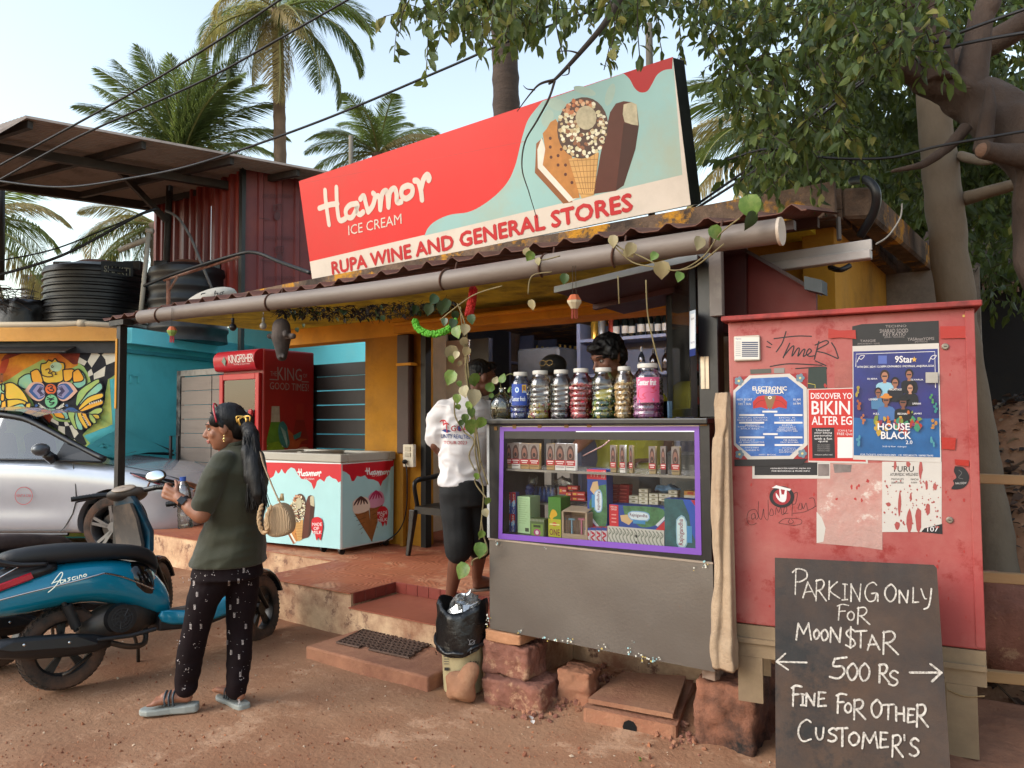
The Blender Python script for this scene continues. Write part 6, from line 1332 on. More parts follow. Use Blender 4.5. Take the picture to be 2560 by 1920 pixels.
belt=[(-2.95,1.06,.80),(-2.3,1.03,.83),(-1.6,1.0,.835),(-1.15,.99,.83),(-.9,.985,.825),(-.45,.975,.81),(-.12,.955,.80)]
b=MB()
rl_=[[V((x,w*q,z+.035*(1-q*q)))for q in(-1,-.6,0,.6,1)]for x,z,w in((-3.0,1.1,.68),(-2.75,1.32,.62),(-2.2,1.475,.61),(-1.5,1.505,.61),(-1.1,1.475,.62),(-.92,1.42,.63))]
b.add([p for r_ in rl_ for p in r_],[(i*5+j,i*5+j+1,i*5+j+6,i*5+j+5)for i in range(5)for j in range(4)]);b.build('roof',silver,car,local=True,smooth=True)
b=MB();ws=[[V((x,w*q,z+.05*(1-q*q)))for q in(-1,-.6,0,.6,1)]for x,z,w in((-.93,1.42,.63),(-.5,1.19,.71),(-.05,.97,.78))]
b.add([p for r_ in ws for p in r_],[(i*5+j,i*5+j+1,i*5+j+6,i*5+j+5)for i in range(2)for j in range(4)]);b.build('windscreen',dkgl,car,local=True,smooth=True)
for s_ in(-1,1):
 b=MB();n=len(belt);vs=[V((x,s_*y,z))for x,z,y in belt]+[V((x,s_*y,z))for x,z,y in side_up];b.add(vs,[(i,i+1,i+1+n,i+n)for i in range(n-1)]);b.build('side_window',dkgl,car,local=True,smooth=True)
 b=MB();b.tube(crom([(x,s_*y,z)for x,z,y in side_up],3),.032,8);b.build('roof_pillar',mat('car_black','14161a',.3,bump=0),car,local=True,smooth=True)
 b=MB();b.tube([(x+.0,s_*(y+.035),z+.0)for x,z,y in belt],.012,6);b.build('window_seal',mat('car_black','14161a'),car,local=True,smooth=True)
 b=MB();b.prism([V((-.62,s_*.815,.975)),V((-.12,s_*.80,.955)),V((-.35,s_*.755,1.07)),V((-.56,s_*.74,1.15))],V((0,s_*.012,0)));b.build('quarter_trim',mat('car_black','14161a'),car,local=True)
 b=MB();b.tube([(-1.62,s_*.855,.99),(-1.60,s_*.66,1.44)],.035,6);b.build('door_pillar',mat('car_black','14161a'),car,local=True)
 b=MB();b.ell((-.66,s_*.98,1.09),(.08,.10,.065),None,18,12);mr_=b.build('wing_mirror',mat('mirror_shell','4f5357',.3,metal=.4,bump=0),car,local=True,smooth=True)
 b=MB();b.tube([(-.64,s_*.93,1.05),(-.60,s_*.86,.985)],[.045,.055],10);b.build('mirror_foot',mat('car_black','14161a'),mr_,local=True,smooth=True)
 def sy(x,z):
  w=halfw(x);return s_*(w*(.99 if z<.5 else 1.0)if z<topz(x)-.1 else w*.965)
 b=MB();b.tube([(x,sy(x,z)+s_*.001,z)for x,z in((-.42,.95),(-.40,.85),(-.37,.72),(-.36,.58),(-.40,.44),(-.47,.32),(-.52,.26))],.005,5);b.build('door_seam',mat('car_black','14161a'),car,local=True)
 b=MB();b.tube([(-1.62,sy(-1.62,.9),.95),(-1.62,sy(-1.62,.6),.6),(-1.64,sy(-1.6,.3),.28)],.004,5);b.build('door_seam',mat('car_black','14161a'),car,local=True)
 b=MB();b.loft([[V((x,s_*y0,z1)),V((x,s_*(y0+.015),(z0+z1)/2)),V((x,s_*y0,z0)),V((x,s_*(y0-.05),(z0+z1)/2))]for x,y0,z0,z1 in((.18,.862,.84,.855),(.40,.815,.745,.815),(.58,.70,.655,.755),(.70,.54,.62,.70),(.75,.44,.61,.66))]);hl=b.build('headlight',mat('lamp_dark','17191f',.08,bump=0,coat=1),car,local=True,smooth='auto')
 b=MB();b.tube([(.2,s_*.872,.838),(.42,s_*.828,.745),(.6,s_*.705,.66)],.006,6);b.build('lamp_strip',mat('lamp_red','7c2430',.2,bump=0),hl,local=True,smooth=True)
 b=MB();b.tube([(x,s_*.835,.235)for x in(-2.1,-.45)],.018,6);b.build('sill_trim',mat('car_black','14161a'),car,local=True)
b=MB();b.tube([(x,-halfw(x)*.82,topz(x)+.004)for x in(-.15,.1,.35,.55,.66)],.004,5);b.build('bonnet_seam',mat('car_black','14161a'),car,local=True)
b=MB();b.tube([(-.08,-.6,1.0),(-.10,-.2,1.03),(-.12,.15,1.035)],.009,5);b.build('wiper',mat('car_black','14161a'),car,local=True)
allo=mat('alloy','8f9194',.3,metal=.8,bump=.02)
for x in(0,-2.55):
 for s_ in(-1,1):
  b=MB();yc=s_*.755;r=.308
  b.lathe([(r*.70,-.09),(r*.78,-.1),(r*.94,-.095),(r,-.05),(r,.05),(r*.94,.095),(r*.78,.1),(r*.70,.09)],44,(x,yc,r),(0,1,0),cap=False);w_=b.build('wheel',tyre,car,local=True,smooth='auto')
  b=MB();b.lathe([(r*.71,-.095),(r*.68,-.08),(r*.66,0),(r*.66,.06),(r*.68,.08),(r*.71,.095)],40,(x,yc,r),(0,1,0),cap=False)
  for k in range(5):
   a=2*PI*k/5+.25
   for da in(-.16,.16):
    b.obox((x+math.cos(a)*r*.1,yc+s_*.055,r+math.sin(a)*r*.1),(math.cos(a+da)*r*.60,s_*.012,math.sin(a+da)*r*.60),(-math.sin(a)*.03,0,math.cos(a)*.03),(0,s_*.02,0))
  b.cyl((x,yc+s_*.05,r),(x,yc+s_*.09,r),r*.16,n=16);b.build('rim',allo,w_,local=True,smooth='auto')
  b=MB();b.cyl((x,yc-s_*.02,r),(x,yc+s_*.02,r),r*.45,n=24);b.build('brake_disc',alum,w_,local=True)
for x in(0,-2.55):b=MB();b.cyl((x,-.62,.335),(x,.62,.335),.36,n=40);b.build('wheel_well',mat('well','0b0b0c',.9,bump=0),car,local=True,smooth='auto')
b=MB();b.box((-2.9,-.74,.3),(-.3,.74,.88));b.build('cabin_floor',mat('cabin','1c1d20',.8),car,local=True)
for y in(-.38,.38):b=MB();b.loft([ringyz(0,.22,0,.1,12)]*1+[])if False else b.cbox((-1.45,y,1.0),(.16,.44,.5),(0,-.2,0));b.cbox((-1.5,y,1.32),(.1,.24,.16),(0,-.2,0));b.build('car_seat',mat('cabin','1c1d20'),car,local=True,bevel=.05,seg=2)
st_=Art(affine((-.98,-.875,.72),(.19,0,0),(0,0,-.19)),(0,-1,0),lay0=.0)
rs=mat('sticker_red','a8333c',.5,bump=0)
st_.stroke([(.5+.46*math.cos(a),.5+.46*math.sin(a))for a in[2*PI*i/30 for i in range(31)]],.006,rs,smooth=0,adv=False);st_.text('RENT A CAB',(.12,.42,.88,.56),rs,bold=.01);st_.mb.build('door_sticker',st_.mats,car,local=True)
# PEOPLE
def seg(b,pts,rad,n=14):
 P=[V(p)for p in pts]
 for i in range(len(P)-1):b.capsule(P[i],P[i+1],rad[i],rad[i+1],n)
def head_parts(b,c,fwd,up,s=1.0,jaw=1.0):
 """skull, face and nose as overlapping solids; fwd = where the face looks"""
 f=V(fwd).normalized();u=(V(up)-f*V(up).dot(f)).normalized();r=f.cross(u)
 R=Matrix((r,f,u)).transposed()
 def L(x,y,z):return V(c)+(r*x+f*y+u*z)*s
 b.ell(L(0,-.012,.022),(.073*s,.090*s,.093*s),R,20,14);b.ell(L(0,.022,-.03),(.058*s,.066*s,.085*s),R,18,12)
 b.ell(L(0,.045,-.082),(.032*s*jaw,.034*s,.026*s),R,14,10);b.ell(L(0,.01,-.058),(.055*s*jaw,.055*s,.038*s),R,14,10)
 b.capsule(L(0,.082,.012),L(0,.104,-.022),.009*s,.013*s);b.ell(L(0,.096,-.028),(.019*s,.013*s,.010*s),R,10,8)
 b.ell(L(0,.070,.028),(.045*s,.022*s,.016*s),R,12,8)
 for q in(-1,1):b.ell(L(q*.034,.054,-.022),(.026*s,.022*s,.026*s),R,12,8);b.ell(L(q*.075,-.004,-.004),(.009*s,.020*s,.032*s),R,10,8)
 b.ell(L(0,.083,-.050),(.025*s,.012*s,.0065*s),R,12,8);b.ell(L(0,.080,-.060),(.021*s,.012*s,.0075*s),R,12,8)
 return L,R
def face_bits(L,R,par,s,lipc,browc):
 for q in(-1,1):
  MB().ell(L(q*.031,.0690,.006),(.0125*s,.009*s,.0075*s),R,14,10).build('eye',mat('eye_white','a3978b',.25,bump=0),par,smooth=True)
  MB().ell(L(q*.0315,.0760,.0045),(.0058*s,.003*s,.0055*s),R,12,8).build('iris',mat('iris','120a06',.1,bump=0),par,smooth=True)
  b=MB();b.tube(crom([L(q*.018,.0725,.012),L(q*.031,.0785,.0135),L(q*.045,.067,.008)]),[.0022]*13,5);b.build('eyelid',mat(browc+'lid','160d0a',.7),par,smooth=True)
  b=MB();b.tube(crom([L(q*.014,.0845,.028),L(q*.03,.0835,.034),L(q*.050,.066,.029)]),[.0035]*7+[.0025]*6,6);b.build('eyebrow',mat(browc,'120b09',.8),par,smooth=True)
 b=MB();b.tube(crom([L(-.023,.0815,-.054),L(-.008,.0945,-.051),L(0,.0955,-.0525),L(.008,.0945,-.051),L(.023,.0815,-.054)]),[.002]+[.0045]*23+[.002],6);b.tube(crom([L(-.019,.082,-.058),L(0,.0935,-.061),L(.019,.082,-.058)]),[.002]+[.0052]*11+[.002],6);b.build('lips',mat(lipc,lipc,.4,bump=0),par,smooth=True)
def hand(b,wrist,d,palm_n,thumb_side,s=1.0,curl=.5,spread=.12,point=False):
 """palm and five fingers; d = direction of the fingers, palm_n = where the palm faces"""
 d=V(d).normalized();n=V(palm_n);n=(n-d*n.dot(d)).normalized();t=V(thumb_side);t=(t-d*t.dot(d)-n*t.dot(n)).normalized()
 w=V(wrist);k=w+d*.085*s
 for q in(-.5,0,.5):b.capsule(w+t*.03*q*s,k+t*.052*q*s,.014*s,.0125*s,10)
 for i,(off,ln)in enumerate(((.75,.070),(.25,.078),(-.25,.072),(-.75,.058))):
  c_=curl if not(point and i==0)else.05
  a0=k+t*.027*off*1.35*s;dd=(d+t*off*spread).normalized();p=a0;rr_=[.0092,.0085,.0078,.0068];ang=0
  for j,f in enumerate((.45,.32,.23)):
   ang+=c_*(.75 if j==0 else 1.0);v=dd*math.cos(ang)+n*math.sin(ang);q_=p+v*ln*f*s;b.capsule(p,q_,rr_[j]*s,rr_[j+1]*s,8);p=q_
 a0=w+d*.028*s+t*.024*s;a1=a0+(d*.55+t*.75+n*.35).normalized()*.040*s;a2=a1+(d*.8+t*.35+n*.5).normalized()*.030*s;b.capsule(a0,a1,.0125*s,.0105*s,8);b.capsule(a1,a2,.0105*s,.0082*s,8)
def foot(b,ankle,heel,toe,s=1.0):
 an,he,to=V(ankle),V(heel),V(toe);d=(to-he).normalized();sd_=d.cross(UP).normalized()
 b.capsule(an,he+V((0,0,.028))+d*.03,.032*s,.026*s);b.capsule(he+V((0,0,.026))+d*.025,he+d*.12*s+V((0,0,.030)),.026*s,.026*s)
 b.capsule(an+V((0,0,-.01)),he+d*.14*s+V((0,0,.035)),.030*s,.026*s)
 for q in(-1,0,1):b.capsule(he+d*.12*s+V((0,0,.026))+sd_*.016*q,to-d*.035*s+V((0,0,.018))+sd_*.030*q,.022*s,.016*s)
 for i in range(5):
  q=(i-2)/2;r=.011 if i in(0,)else.0085;a=to-d*(.040+.006*i)*s+V((0,0,.014))+sd_*(.036*q);b.capsule(a,a+d*(.036-.004*i)*s+V((0,0,-.004)),r*s,r*.85*s,8)
skinW=mat('skin_woman','8a5a42',.5,var=.10,scale=9,bump=.06,bscale=220,subs=.08)
skinM=mat('skin_man','6a4230',.5,var=.12,scale=9,bump=.08,bscale=220,subs=.05)
hairm=mat('hair_black','080607',.5,spec=.3,var=.3,scale=30,bump=.5,bscale=50,stretch=(1,1,.12))
Dw=3.95
W=lambda x,y,d=0.:PD(x,y,Dw+d)
wo=empty('person',PD(520,1750,Dw),'woman in olive polo shirt and dark patterned trousers holding a water bottle','person');wo.location.z=0
fw=(-RT*.95-FW*.18-UP*.16).normalized()
b=MB();hc=W(563,1070);L,Rh=head_parts(b,hc,fw,UP+RT*.08,1.02)
seg(b,[W(578,1092,.02),W(588,1120,.03),W(592,1150,.03)],[.048,.050,.062])
lsh,lel,lwr=W(541,1185,-.14),W(503,1288,-.17),W(449,1246,-.14)
seg(b,[lsh,lel,lwr],[.050,.043,.029]);b.capsule(lel.lerp(lwr,.05),lel.lerp(lwr,.45),.044,.041)
hand(b,lwr,(W(420,1232,-.13)-lwr),FW*.9+RT*.2,UP*.9-RT*.2,.98,curl=.85)
rsh,rel,rwr=W(600,1180,.20),W(545,1262,.26),W(500,1220,.14)
seg(b,[rsh,rel,rwr],[.048,.038,.027])
hand(b,rwr,(W(462,1205,.06)-rwr),-UP*.8+FW*.2,-FW*.9+UP*.3,.95,curl=.35,point=True)
seg(b,[W(592,1150,.03),W(590,1200,.04),W(582,1300,.04),W(573,1400,.03)],[.06,.09,.085,.09]);seg(b,[W(592,1165,.03),lsh],[.05,.045]);seg(b,[W(592,1165,.03),rsh],[.05,.045]);
sole=.046
la,ra_=W(466,1725,.02),W(594,1728,.04)
hL,tL=PD(482,1762,Dw),PD(372,1768,Dw-.04);hL.z=tL.z=sole;hR,tR=PD(606,1745,Dw+.10),PD(556,1730,Dw+.0);hR.z=tR.z=sole-.01
hR=PD(607,1745,Dw+.02);tR=PD(548,1742,Dw+.20);hR.z=tR.z=sole-.01
seg(b,[W(550,1430,.0),W(491,1560,-.03),V((la.x,la.y,.16)),V((la.x,la.y,.10))],[.055,.045,.036,.036]);seg(b,[W(606,1430,.06),W(600,1560,.08),V((ra_.x,ra_.y,.16)),V((ra_.x,ra_.y,.10))],[.055,.045,.036,.036])
foot(b,V((la.x+.01,la.y,.11)),hL,tL,.98);foot(b,V((ra_.x,ra_.y,.10)),hR,tR,.95)
body_w=organic(b,'body',skinW,.0052,6,wo)
face_bits(L,Rh,wo,1.02,'a0564c','brow_w')
olive=mat('olive_knit','2c2d1c',.88,var=.10,scale=5,bump=.18,bscale=90,sheen=.15)
def folds(c):
 n1=noise.noise(V((c.x*7,c.y*7,c.z*16)));n2=noise.noise(V((c.x*3+9,c.y*3,c.z*8)))
 n3=abs(noise.noise(V((c.x*5+c.z*9,c.y*5,c.z*12-c.x*6))));return V(c)+V((n1*.006+n2*.010-n3*.014,n1*.006-n2*.007+n3*.016,0))
b=MB()
def ringbody(b,rows,n=24,N=None):
 """rows: centre pixel, depth offset, half width along view right, half depth, turned by ang"""
 rr_=[]
 for(x,y,do,hw,hd,ang)in rows:
  c=PD(x,y,N+do);e1=(RT*math.cos(ang)+FW*math.sin(ang));e2=(-RT*math.sin(ang)+FW*math.cos(ang))
  rr_.append([c+e1*hw*math.copysign(abs(math.cos(a))**.85,math.cos(a))+e2*hd*math.copysign(abs(math.sin(a))**.85,math.sin(a))for a in[2*PI*k/n for k in range(n)]])
 b.loft(rr_)
ringbody(b,[(594,1112,.02,.055,.06,0),(592,1128,.02,.09,.10,.3),(588,1148,.02,.125,.15,.3),(588,1180,.02,.150,.18,.25),(590,1230,.02,.152,.17,.2),(590,1280,.02,.144,.155,.2),(584,1320,.02,.152,.16,.15),(576,1370,.02,.176,.185,.1),(572,1408,.02,.192,.195,.1)],N=Dw)
b.capsule(W(560,1160,-.10),W(541,1185,-.14),.072,.070);b.capsule(W(541,1185,-.14),W(509,1262,-.16),.071,.063)
b.capsule(W(614,1160,.12),W(600,1185,.18),.072,.068);b.capsule(W(600,1185,.18),W(570,1232,.23),.068,.060)
b.capsule(W(632,1150,0),W(640,1200,.02),.065,.062)
shirt=organic(b,'shirt',olive,.0085,5,wo,fn=folds)
b=MB();rr_=[]
for(y,e,w_)in((1118,.058,.066),(1106,.052,.058)):
 c=W(590,y,.02);rr_.append([c+RT*math.cos(a)*e+FW*math.sin(a)*w_-UP*.012*math.cos(a)*-1 for a in[2*PI*k/24 for k in range(25)]])
b.add([p for r_ in rr_ for p in r_],[(k,k+1,k+26,k+25)for k in range(24)]);col_=b.build('collar',olive,wo,smooth=True);md=col_.modifiers.new('s','SOLIDIFY');md.thickness=.006
trm=mat('maroon_print','12060a',.8,spec=.2,var=.25,scale=7,bump=.15,bscale=60)
b=MB()
ringbody(b,[(574,1360,.02,.150,.150,.1),(572,1400,.02,.168,.166,.1),(572,1440,.02,.180,.172,.1)],N=Dw)
def leg(b,pts):
 for i in range(len(pts)-1):
  (x,y,d0,r0),(x1,y1,d1,r1)=pts[i],pts[i+1];b.capsule(W(x,y,d0),W(x1,y1,d1),r0,r1,16)
leg(b,[(541,1432,-.04,.095),(508,1500,-.05,.083),(490,1570,-.04,.070),(476,1640,-.02,.064),(466,1700,.0,.060),(464,1716,0,.058)])
leg(b,[(608,1425,.07,.095),(604,1500,.07,.080),(600,1570,.07,.068),(597,1640,.06,.062),(594,1700,.05,.058),(592,1722,.05,.056)])
def folds2(c):
 n1=noise.noise(V((c.x*9,c.y*9,c.z*5)));n2=noise.noise(V((c.x*4,c.y*4,c.z*26)))*(1 if c.z<.3 else.35)
 return V(c)+V((n1*.008+n2*.010,n1*.006,0))
tro=organic(b,'trousers',trm,.0085,5,wo,fn=folds2)
bm_=bmesh.new();bm_.from_mesh(tro.data);bvh_t=BVHTree.FromBMesh(bm_);bm_.free()
def mkwrap(bvh,par,D=None):
 inv=par.matrix_parent_inverse.inverted()if False else None
 def wr(p,lay):
  d=(p-CO).normalized();h=bvh.ray_cast(CO,d)
  if h[0]is None:return p
  return h[0]-d*(.0015+lay)
 return wr
pt_=Art(lambda x,y:W(x,y),-FW,step=.0002,wrap=mkwrap(bvh_t,tro));rnd=random.Random(11);pc=mat('trouser_print','b9b0ae',.7,bump=0)
marks=[(475,1447),(489,1440),(482,1452),(461,1450),(536,1420),(535,1432),(490,1480),(517,1498),(484,1512),(513,1440),(570,1452),(594,1447),(626,1460),(573,1512),(592,1497),(457,1590),(474,1560),(476,1575),(445,1605),(570,1580),(604,1600),(468,1675),(595,1636),(598,1680),(604,1695),(430+14,1650),(583,1532),(607,1420),(620,1430),(575,1625),(459,1720),(595,1748),(500,1560),(565,1600),(487,1615),(612,1560)]
for(x,y)in marks:
 k=rnd.random()
 if k<.5:
  for j in range(rnd.randint(3,7)):s=rnd.uniform(.6,1.3);cx,cy=x+rnd.uniform(-5,5),y+rnd.uniform(-6,6);pt_.disc(cx,cy,s,s,pc,n=6,adv=False)
 else:
  for j in range(4):pt_.rect(x+rnd.uniform(-.5,.5),y+j*3.4,x+3+rnd.uniform(-.5,1),y+j*3.4+2.0,pc,adv=False);pt_.rect(x+4,y+3*j,x+5,y+3*j+2.4,pc,adv=False)
for j in range(60):pt_.disc(rnd.choice([rnd.uniform(440,520),rnd.uniform(575,625)]),rnd.uniform(1410,1740),.7,.7,pc,n=5,adv=False)
pt_.build('trouser_motifs',wo,kind='stuff')
solm=mat('sandal_sole','8d918c',.6,var=.1,bump=.05,dirt='6a5a4c',damt=.3);strm=mat('sandal_strap','3f484e',.35,metal=.3,bump=.1)
for(he,to)in((hL,tL),(hR,tR)):
 d=(to-he).normalized();sd_=d.cross(UP).normalized();out=[]
 for(t_,w_)in((-.03,.02),(-.02,.034),(.03,.040),(.10,.036),(.16,.044),(.21,.046),(.245,.03),(.255,.012)):out.append((he+d*t_,w_))
 b=MB();pts=[p+sd_*w_ for p,w_ in out]+[p-sd_*w_ for p,w_ in reversed(out)]
 hgt=he.z;rr_=[]
 for f_ in(0.0,1.0):rr_.append([V((p.x,p.y,.002+(f_*(hgt-.004-.012*max(0,min(1,((p-he).dot(d))/.2))))))for p in pts])
 b.loft(rr_);so_=b.build('sandal',solm,wo,bevel=.008,seg=2)
 for o_ in(.085,.105,.125):
  b=MB();b.tube(crom([he+d*o_-sd_*.040+V((0,0,0.0)),he+d*(o_+.005)-sd_*.03+V((0,0,.045)),he+d*(o_-.0)+V((0,0,.066)),he+d*(o_+.005)+sd_*.03+V((0,0,.045)),he+d*o_+sd_*.040]),.006,6,flat=.5);b.build('strap',strm,so_,smooth=True)
b=MB();f=fw;u=(UP+RT*.08-f*(UP+RT*.08).dot(f)).normalized();r=f.cross(u)
def HL(x,y,z):return hc+(r*x+f*y+u*z)*1.02
Rm=Matrix((r,f,u)).transposed()
b.ell(HL(0,-.025,.040),(.083,.092,.092),Rm,24,16);b.ell(HL(0,-.06,-.0),(.070,.060,.075),Rm,18,12);b.ell(HL(0,-.085,.015),(.05,.04,.05),Rm,14,10)
for q in(-1,1):b.ell(HL(q*.064,.030,.045),(.018,.035,.035),Rm,12,8);b.capsule(HL(q*.078,.008,.03),HL(q*.074,-.012,-.02),.012,.008)
cl=W(615,1056,-.02)
seg(b,[HL(0,-.10,.02),cl,W(628,1085,-.10),W(632,1120,-.13),W(636,1160,-.17),W(641,1200,-.19),W(646,1235,-.20),W(648,1258,-.20)],[.045,.034,.038,.040,.040,.038,.033,.018])
seg(b,[W(625,1080,-.08),W(618,1130,-.16),W(622,1190,-.19),W(636,1240,-.20)],[.03,.030,.026,.016])
def strands(c):
 a=math.atan2(c.y-hc.y,c.x-hc.x);n1=noise.noise(V((c.x*60,c.y*60,c.z*7)));return V(c)+V((n1,n1,0))*.005
hair=organic(b,'hair',hairm,.0065,4,wo,fn=strands)
b=MB();rnd=random.Random(4)
for k in range(110):
 x0=rnd.uniform(-1,1);p0=W(622+x0*14,1080+rnd.random()*60,-.13-.03*rnd.random());p1=W(640+x0*22,1200+rnd.random()*30,-.21);p2=W(645+x0*22+rnd.uniform(-12,12),1255+rnd.random()*32,-.2+rnd.uniform(-.02,.02))
 b.tube(crom([p0,p0.lerp(p1,.5)+RT*rnd.uniform(-.015,.015),p1,p2],4),[.003]*8+[.0022]*4+[.0008],4)
for k in range(26):
 q=rnd.uniform(-1,1);a0=rnd.uniform(.2,1.2);b.tube(crom([HL(q*.07,.05,.09),HL(q*.085,.02,.06),HL(q*.088,-.03-.01*rnd.random(),.02+.02*rnd.random())],4),.0011,3)
b.build('hair_strands',hairm,wo,smooth=True,kind='stuff')
b=MB();b.tube([HL(.088*math.cos(a),.02+.012*math.sin(a),.035+.098*math.sin(a))for a in[PI*k/24 for k in range(25)]],.0045,8);b.build('hair_band',mat('red_band','a81c2c',.3,bump=0),wo,smooth=True)
b=MB()
for q in(-1,1):
 b.tube(crom([cl+V((0,0,.03))-FW*.03,cl+RT*.02*q+V((0,0,.015))-FW*.05,cl+RT*.012*q+V((0,0,-.015))-FW*.045]),.006,6)
 b.tube(crom([cl+V((0,0,.03))-FW*.03+RT*.0,cl+RT*.034*q+V((0,0,.03))-FW*.04,cl+RT*.03*q-FW*.04]),.005,6)
b.build('hair_clip',mat('gold_clip','c49a4c',.25,metal=.6,bump=0),wo,smooth=True)
ear=HL(-.082 if(HL(-.08,0,0)-CO).length<(HL(.08,0,0)-CO).length else.082,-.004,-.038)
b=MB();b.ell(ear,(.005,)*3);b.cyl(ear+V((0,0,-.008)),ear+V((0,0,-.020)),.004,.010);b.ell(ear+V((0,0,-.028)),(.0055,)*3);b.build('earring',mat('gold_ear','d8b878',.2,metal=.6,bump=0),wo,smooth=True)
b=MB();dw=(lel-lwr).normalized();c=lwr+dw*.035;b.lathe([(.031,-.011),(.034,-.011),(.034,.011),(.031,.011)],20,c,dw,cap=False);nb=(-FW+UP*.4);nb=(nb-dw*nb.dot(dw)).normalized();e3=dw.cross(nb)
b.obox(c+nb*.028-dw*.018-e3*.016,dw*.036,e3*.032,nb*.012);b.build('wrist_watch',mat('watch_black','08080a',.15,bump=0),wo,smooth='auto')
bt=empty('water_bottle',PD(462,1320,Dw-.10),'clear plastic water bottle with blue cap in the woman\'s fist','bottle')
bt_t,bt_b=PD(457,1192,Dw-.105),PD(464,1321,Dw-.105);ax=(bt_t-bt_b);H=ax.length
prof=[(.030,0),(.036,.006)]+[(.036-.0022*(k%2),.02+.012*k)for k in range(11)]+[(.036,H*.62),(.034,H*.72),(.026,H*.82),(.014,H*.90),(.013,H*.94)]
MB().lathe(prof,28,bt_b,ax,cap=False).build('bottle',glass('pet',(.93,.95,.96),base=.14,rough=.08,grime=.12),bt,smooth=True)
MB().lathe([(.033,.004),(.033,H*.45),(.001,H*.455)],20,bt_b,ax).build('water',glass('water_in',(.86,.88,.89),base=.12,rough=.1,grime=.45),bt,smooth=True)
MB().lathe([(.015,H*.92),(.0155,H),(.001,H*1.002)],20,bt_b,ax).build('cap',ink('2c4f9c',.3),bt,smooth='auto')
bag=empty('handbag',W(575+130,1340,-.2),'cream pleated shoulder bag with braided trim hanging at the woman\'s back','handbag')
bagm=mat('bag_cream','b79a78',.7,var=.1,scale=6,bump=0,dirt='8a6c50',damt=.25)
n_=bagm.node_tree.nodes;l_=bagm.node_tree.links;wv=n_.new('ShaderNodeTexWave');wv.inputs['Scale'].default_value=55;wv.inputs['Distortion'].default_value=2.5;wv.inputs['Detail'].default_value=2;tc_=n_.new('ShaderNodeTexCoord');l_.new(tc_.outputs['Object'],wv.inputs['Vector']);bp_n=n_.new('ShaderNodeBump');bp_n.inputs['Strength'].default_value=.8;bp_n.inputs['Distance'].default_value=.006;l_.new(wv.outputs['Fac'],bp_n.inputs['Height']);l_.new(bp_n.outputs[0],n_['Principled BSDF'].inputs['Normal'])
bc=lambda x,y,d=0.:PD(500+(x)/2.765,850+y/2.765,Dw-.20+d)
b=MB();b.v=[]
fr_pts=[(478,1160),(540,1120),(600,1125),(640,1180),(655,1260),(650,1330),(600,1352),(530,1365),(478,1350),(450,1290),(455,1210)]
ctrb=bc(555,1250);rings=[]
for(k,dd)in((.80,-.055),(.97,-.045),(1.0,0),(.97,.045),(.8,.055)):rings.append([ctrb+(bc(*q)-ctrb)*k+FW*dd for q in fr_pts])
b.loft(rings);b.build('pouch',bagm,bag,smooth=True,subd=2)
b=MB();sp_=crom([bc(430,1140,-.02),bc(412,1200,-.03),bc(412,1270,-.04),bc(440,1330,-.04),bc(470,1300,-.07),bc(462,1220,-.07),bc(490,1150,-.06)],6)
for s_ in(0,PI):b.tube([p+(RT*math.cos(i*1.1+s_)+UP*math.sin(i*1.1+s_))*.006 for i,p in enumerate(sp_)],.007,6)
b.build('braided_handle',mat('bag_braid','a88a66',.7,bump=.2),bag,smooth=True)
b=MB();s1=crom([bc(572,1150,-.05),bc(545,1110,-.05),bc(500,1010,-.02),bc(440,860,.02),bc(418,780,.05),PD(640,1118,Dw-.02),PD(622,1104,Dw+.03)],6)
b.tube(s1,.011,8,flat=.35);b.build('strap',mat('bag_strap','b39878',.6,bump=.1),bag,smooth=True)
b=MB();b.tube([bc(545+9*math.cos(a),1105+10*math.sin(a),-.05)for a in[2*PI*k/12 for k in range(13)]],.002,5);b.build('ring',mat('gold_ear','d8b878'),bag,smooth=True)
b=MB();b.cyl(bc(565,1110,-.03),bc(568,1062,-.03),.012,.007);b.build('perfume_bottle',mat('pf','b89a6c',.2,bump=0),smooth=True,label='small gold bottle poking out of the cream handbag',cat='bottle');
Dm=5.05
M_=lambda x,y,d=0.:PD(x,y,Dm+d)
mn=empty('person',(-3.25,3.98,.222),'man in white printed t-shirt and black shorts stepping up to the counter','person')
fm_=(RT*.93+FW*.35-UP*.12).normalized()
b=MB();hcm=M_(1204,945,.06);L,Rh=head_parts(b,hcm,fm_,UP+RT*.05,1.06,1.1)
seg(b,[M_(1190,965,.05),M_(1180,992,.04),M_(1168,1010,.02)],[.058,.062,.07])
seg(b,[M_(1100,1045,-.02),M_(1090,1110,.0),M_(1130,1160,.16)],[.055,.046,.036]);hand(b,M_(1130,1160,.16),RT*.7+FW*.6,-UP,FW,1,.5)
seg(b,[M_(1238,1050,.08),M_(1250,1115,.1),M_(1262,1075,.22)],[.055,.044,.034]);hand(b,M_(1262,1075,.22),RT*.3+FW*.5+UP*.4,RT,-FW,1,.6)
seg(b,[M_(1168,1010,.03),M_(1164,1060,.03),M_(1163,1150,.03),M_(1163,1260,.03)],[.07,.085,.08,.08]);seg(b,[M_(1164,1040,.03),M_(1100,1045,-.02)],[.06,.05]);seg(b,[M_(1164,1040,.03),M_(1238,1050,.08)],[.06,.05])
kl,al=M_(1146,1380,-.02),V((M_(1126,1480,0).x,M_(1126,1480,0).y,.32));
hl_=PZ(1114,1518,.235);tl_=hl_+(RT*.55+FW*.75).normalized()*.24;al=hl_+V((.02,.03,.085))
seg(b,[M_(1148,1290,0.01),kl,kl.lerp(al,.3),al],[.07,.058,.056,.036]);b.capsule(kl.lerp(al,.12),kl.lerp(al,.42),.056,.052);foot(b,al,hl_,tl_,1.05)
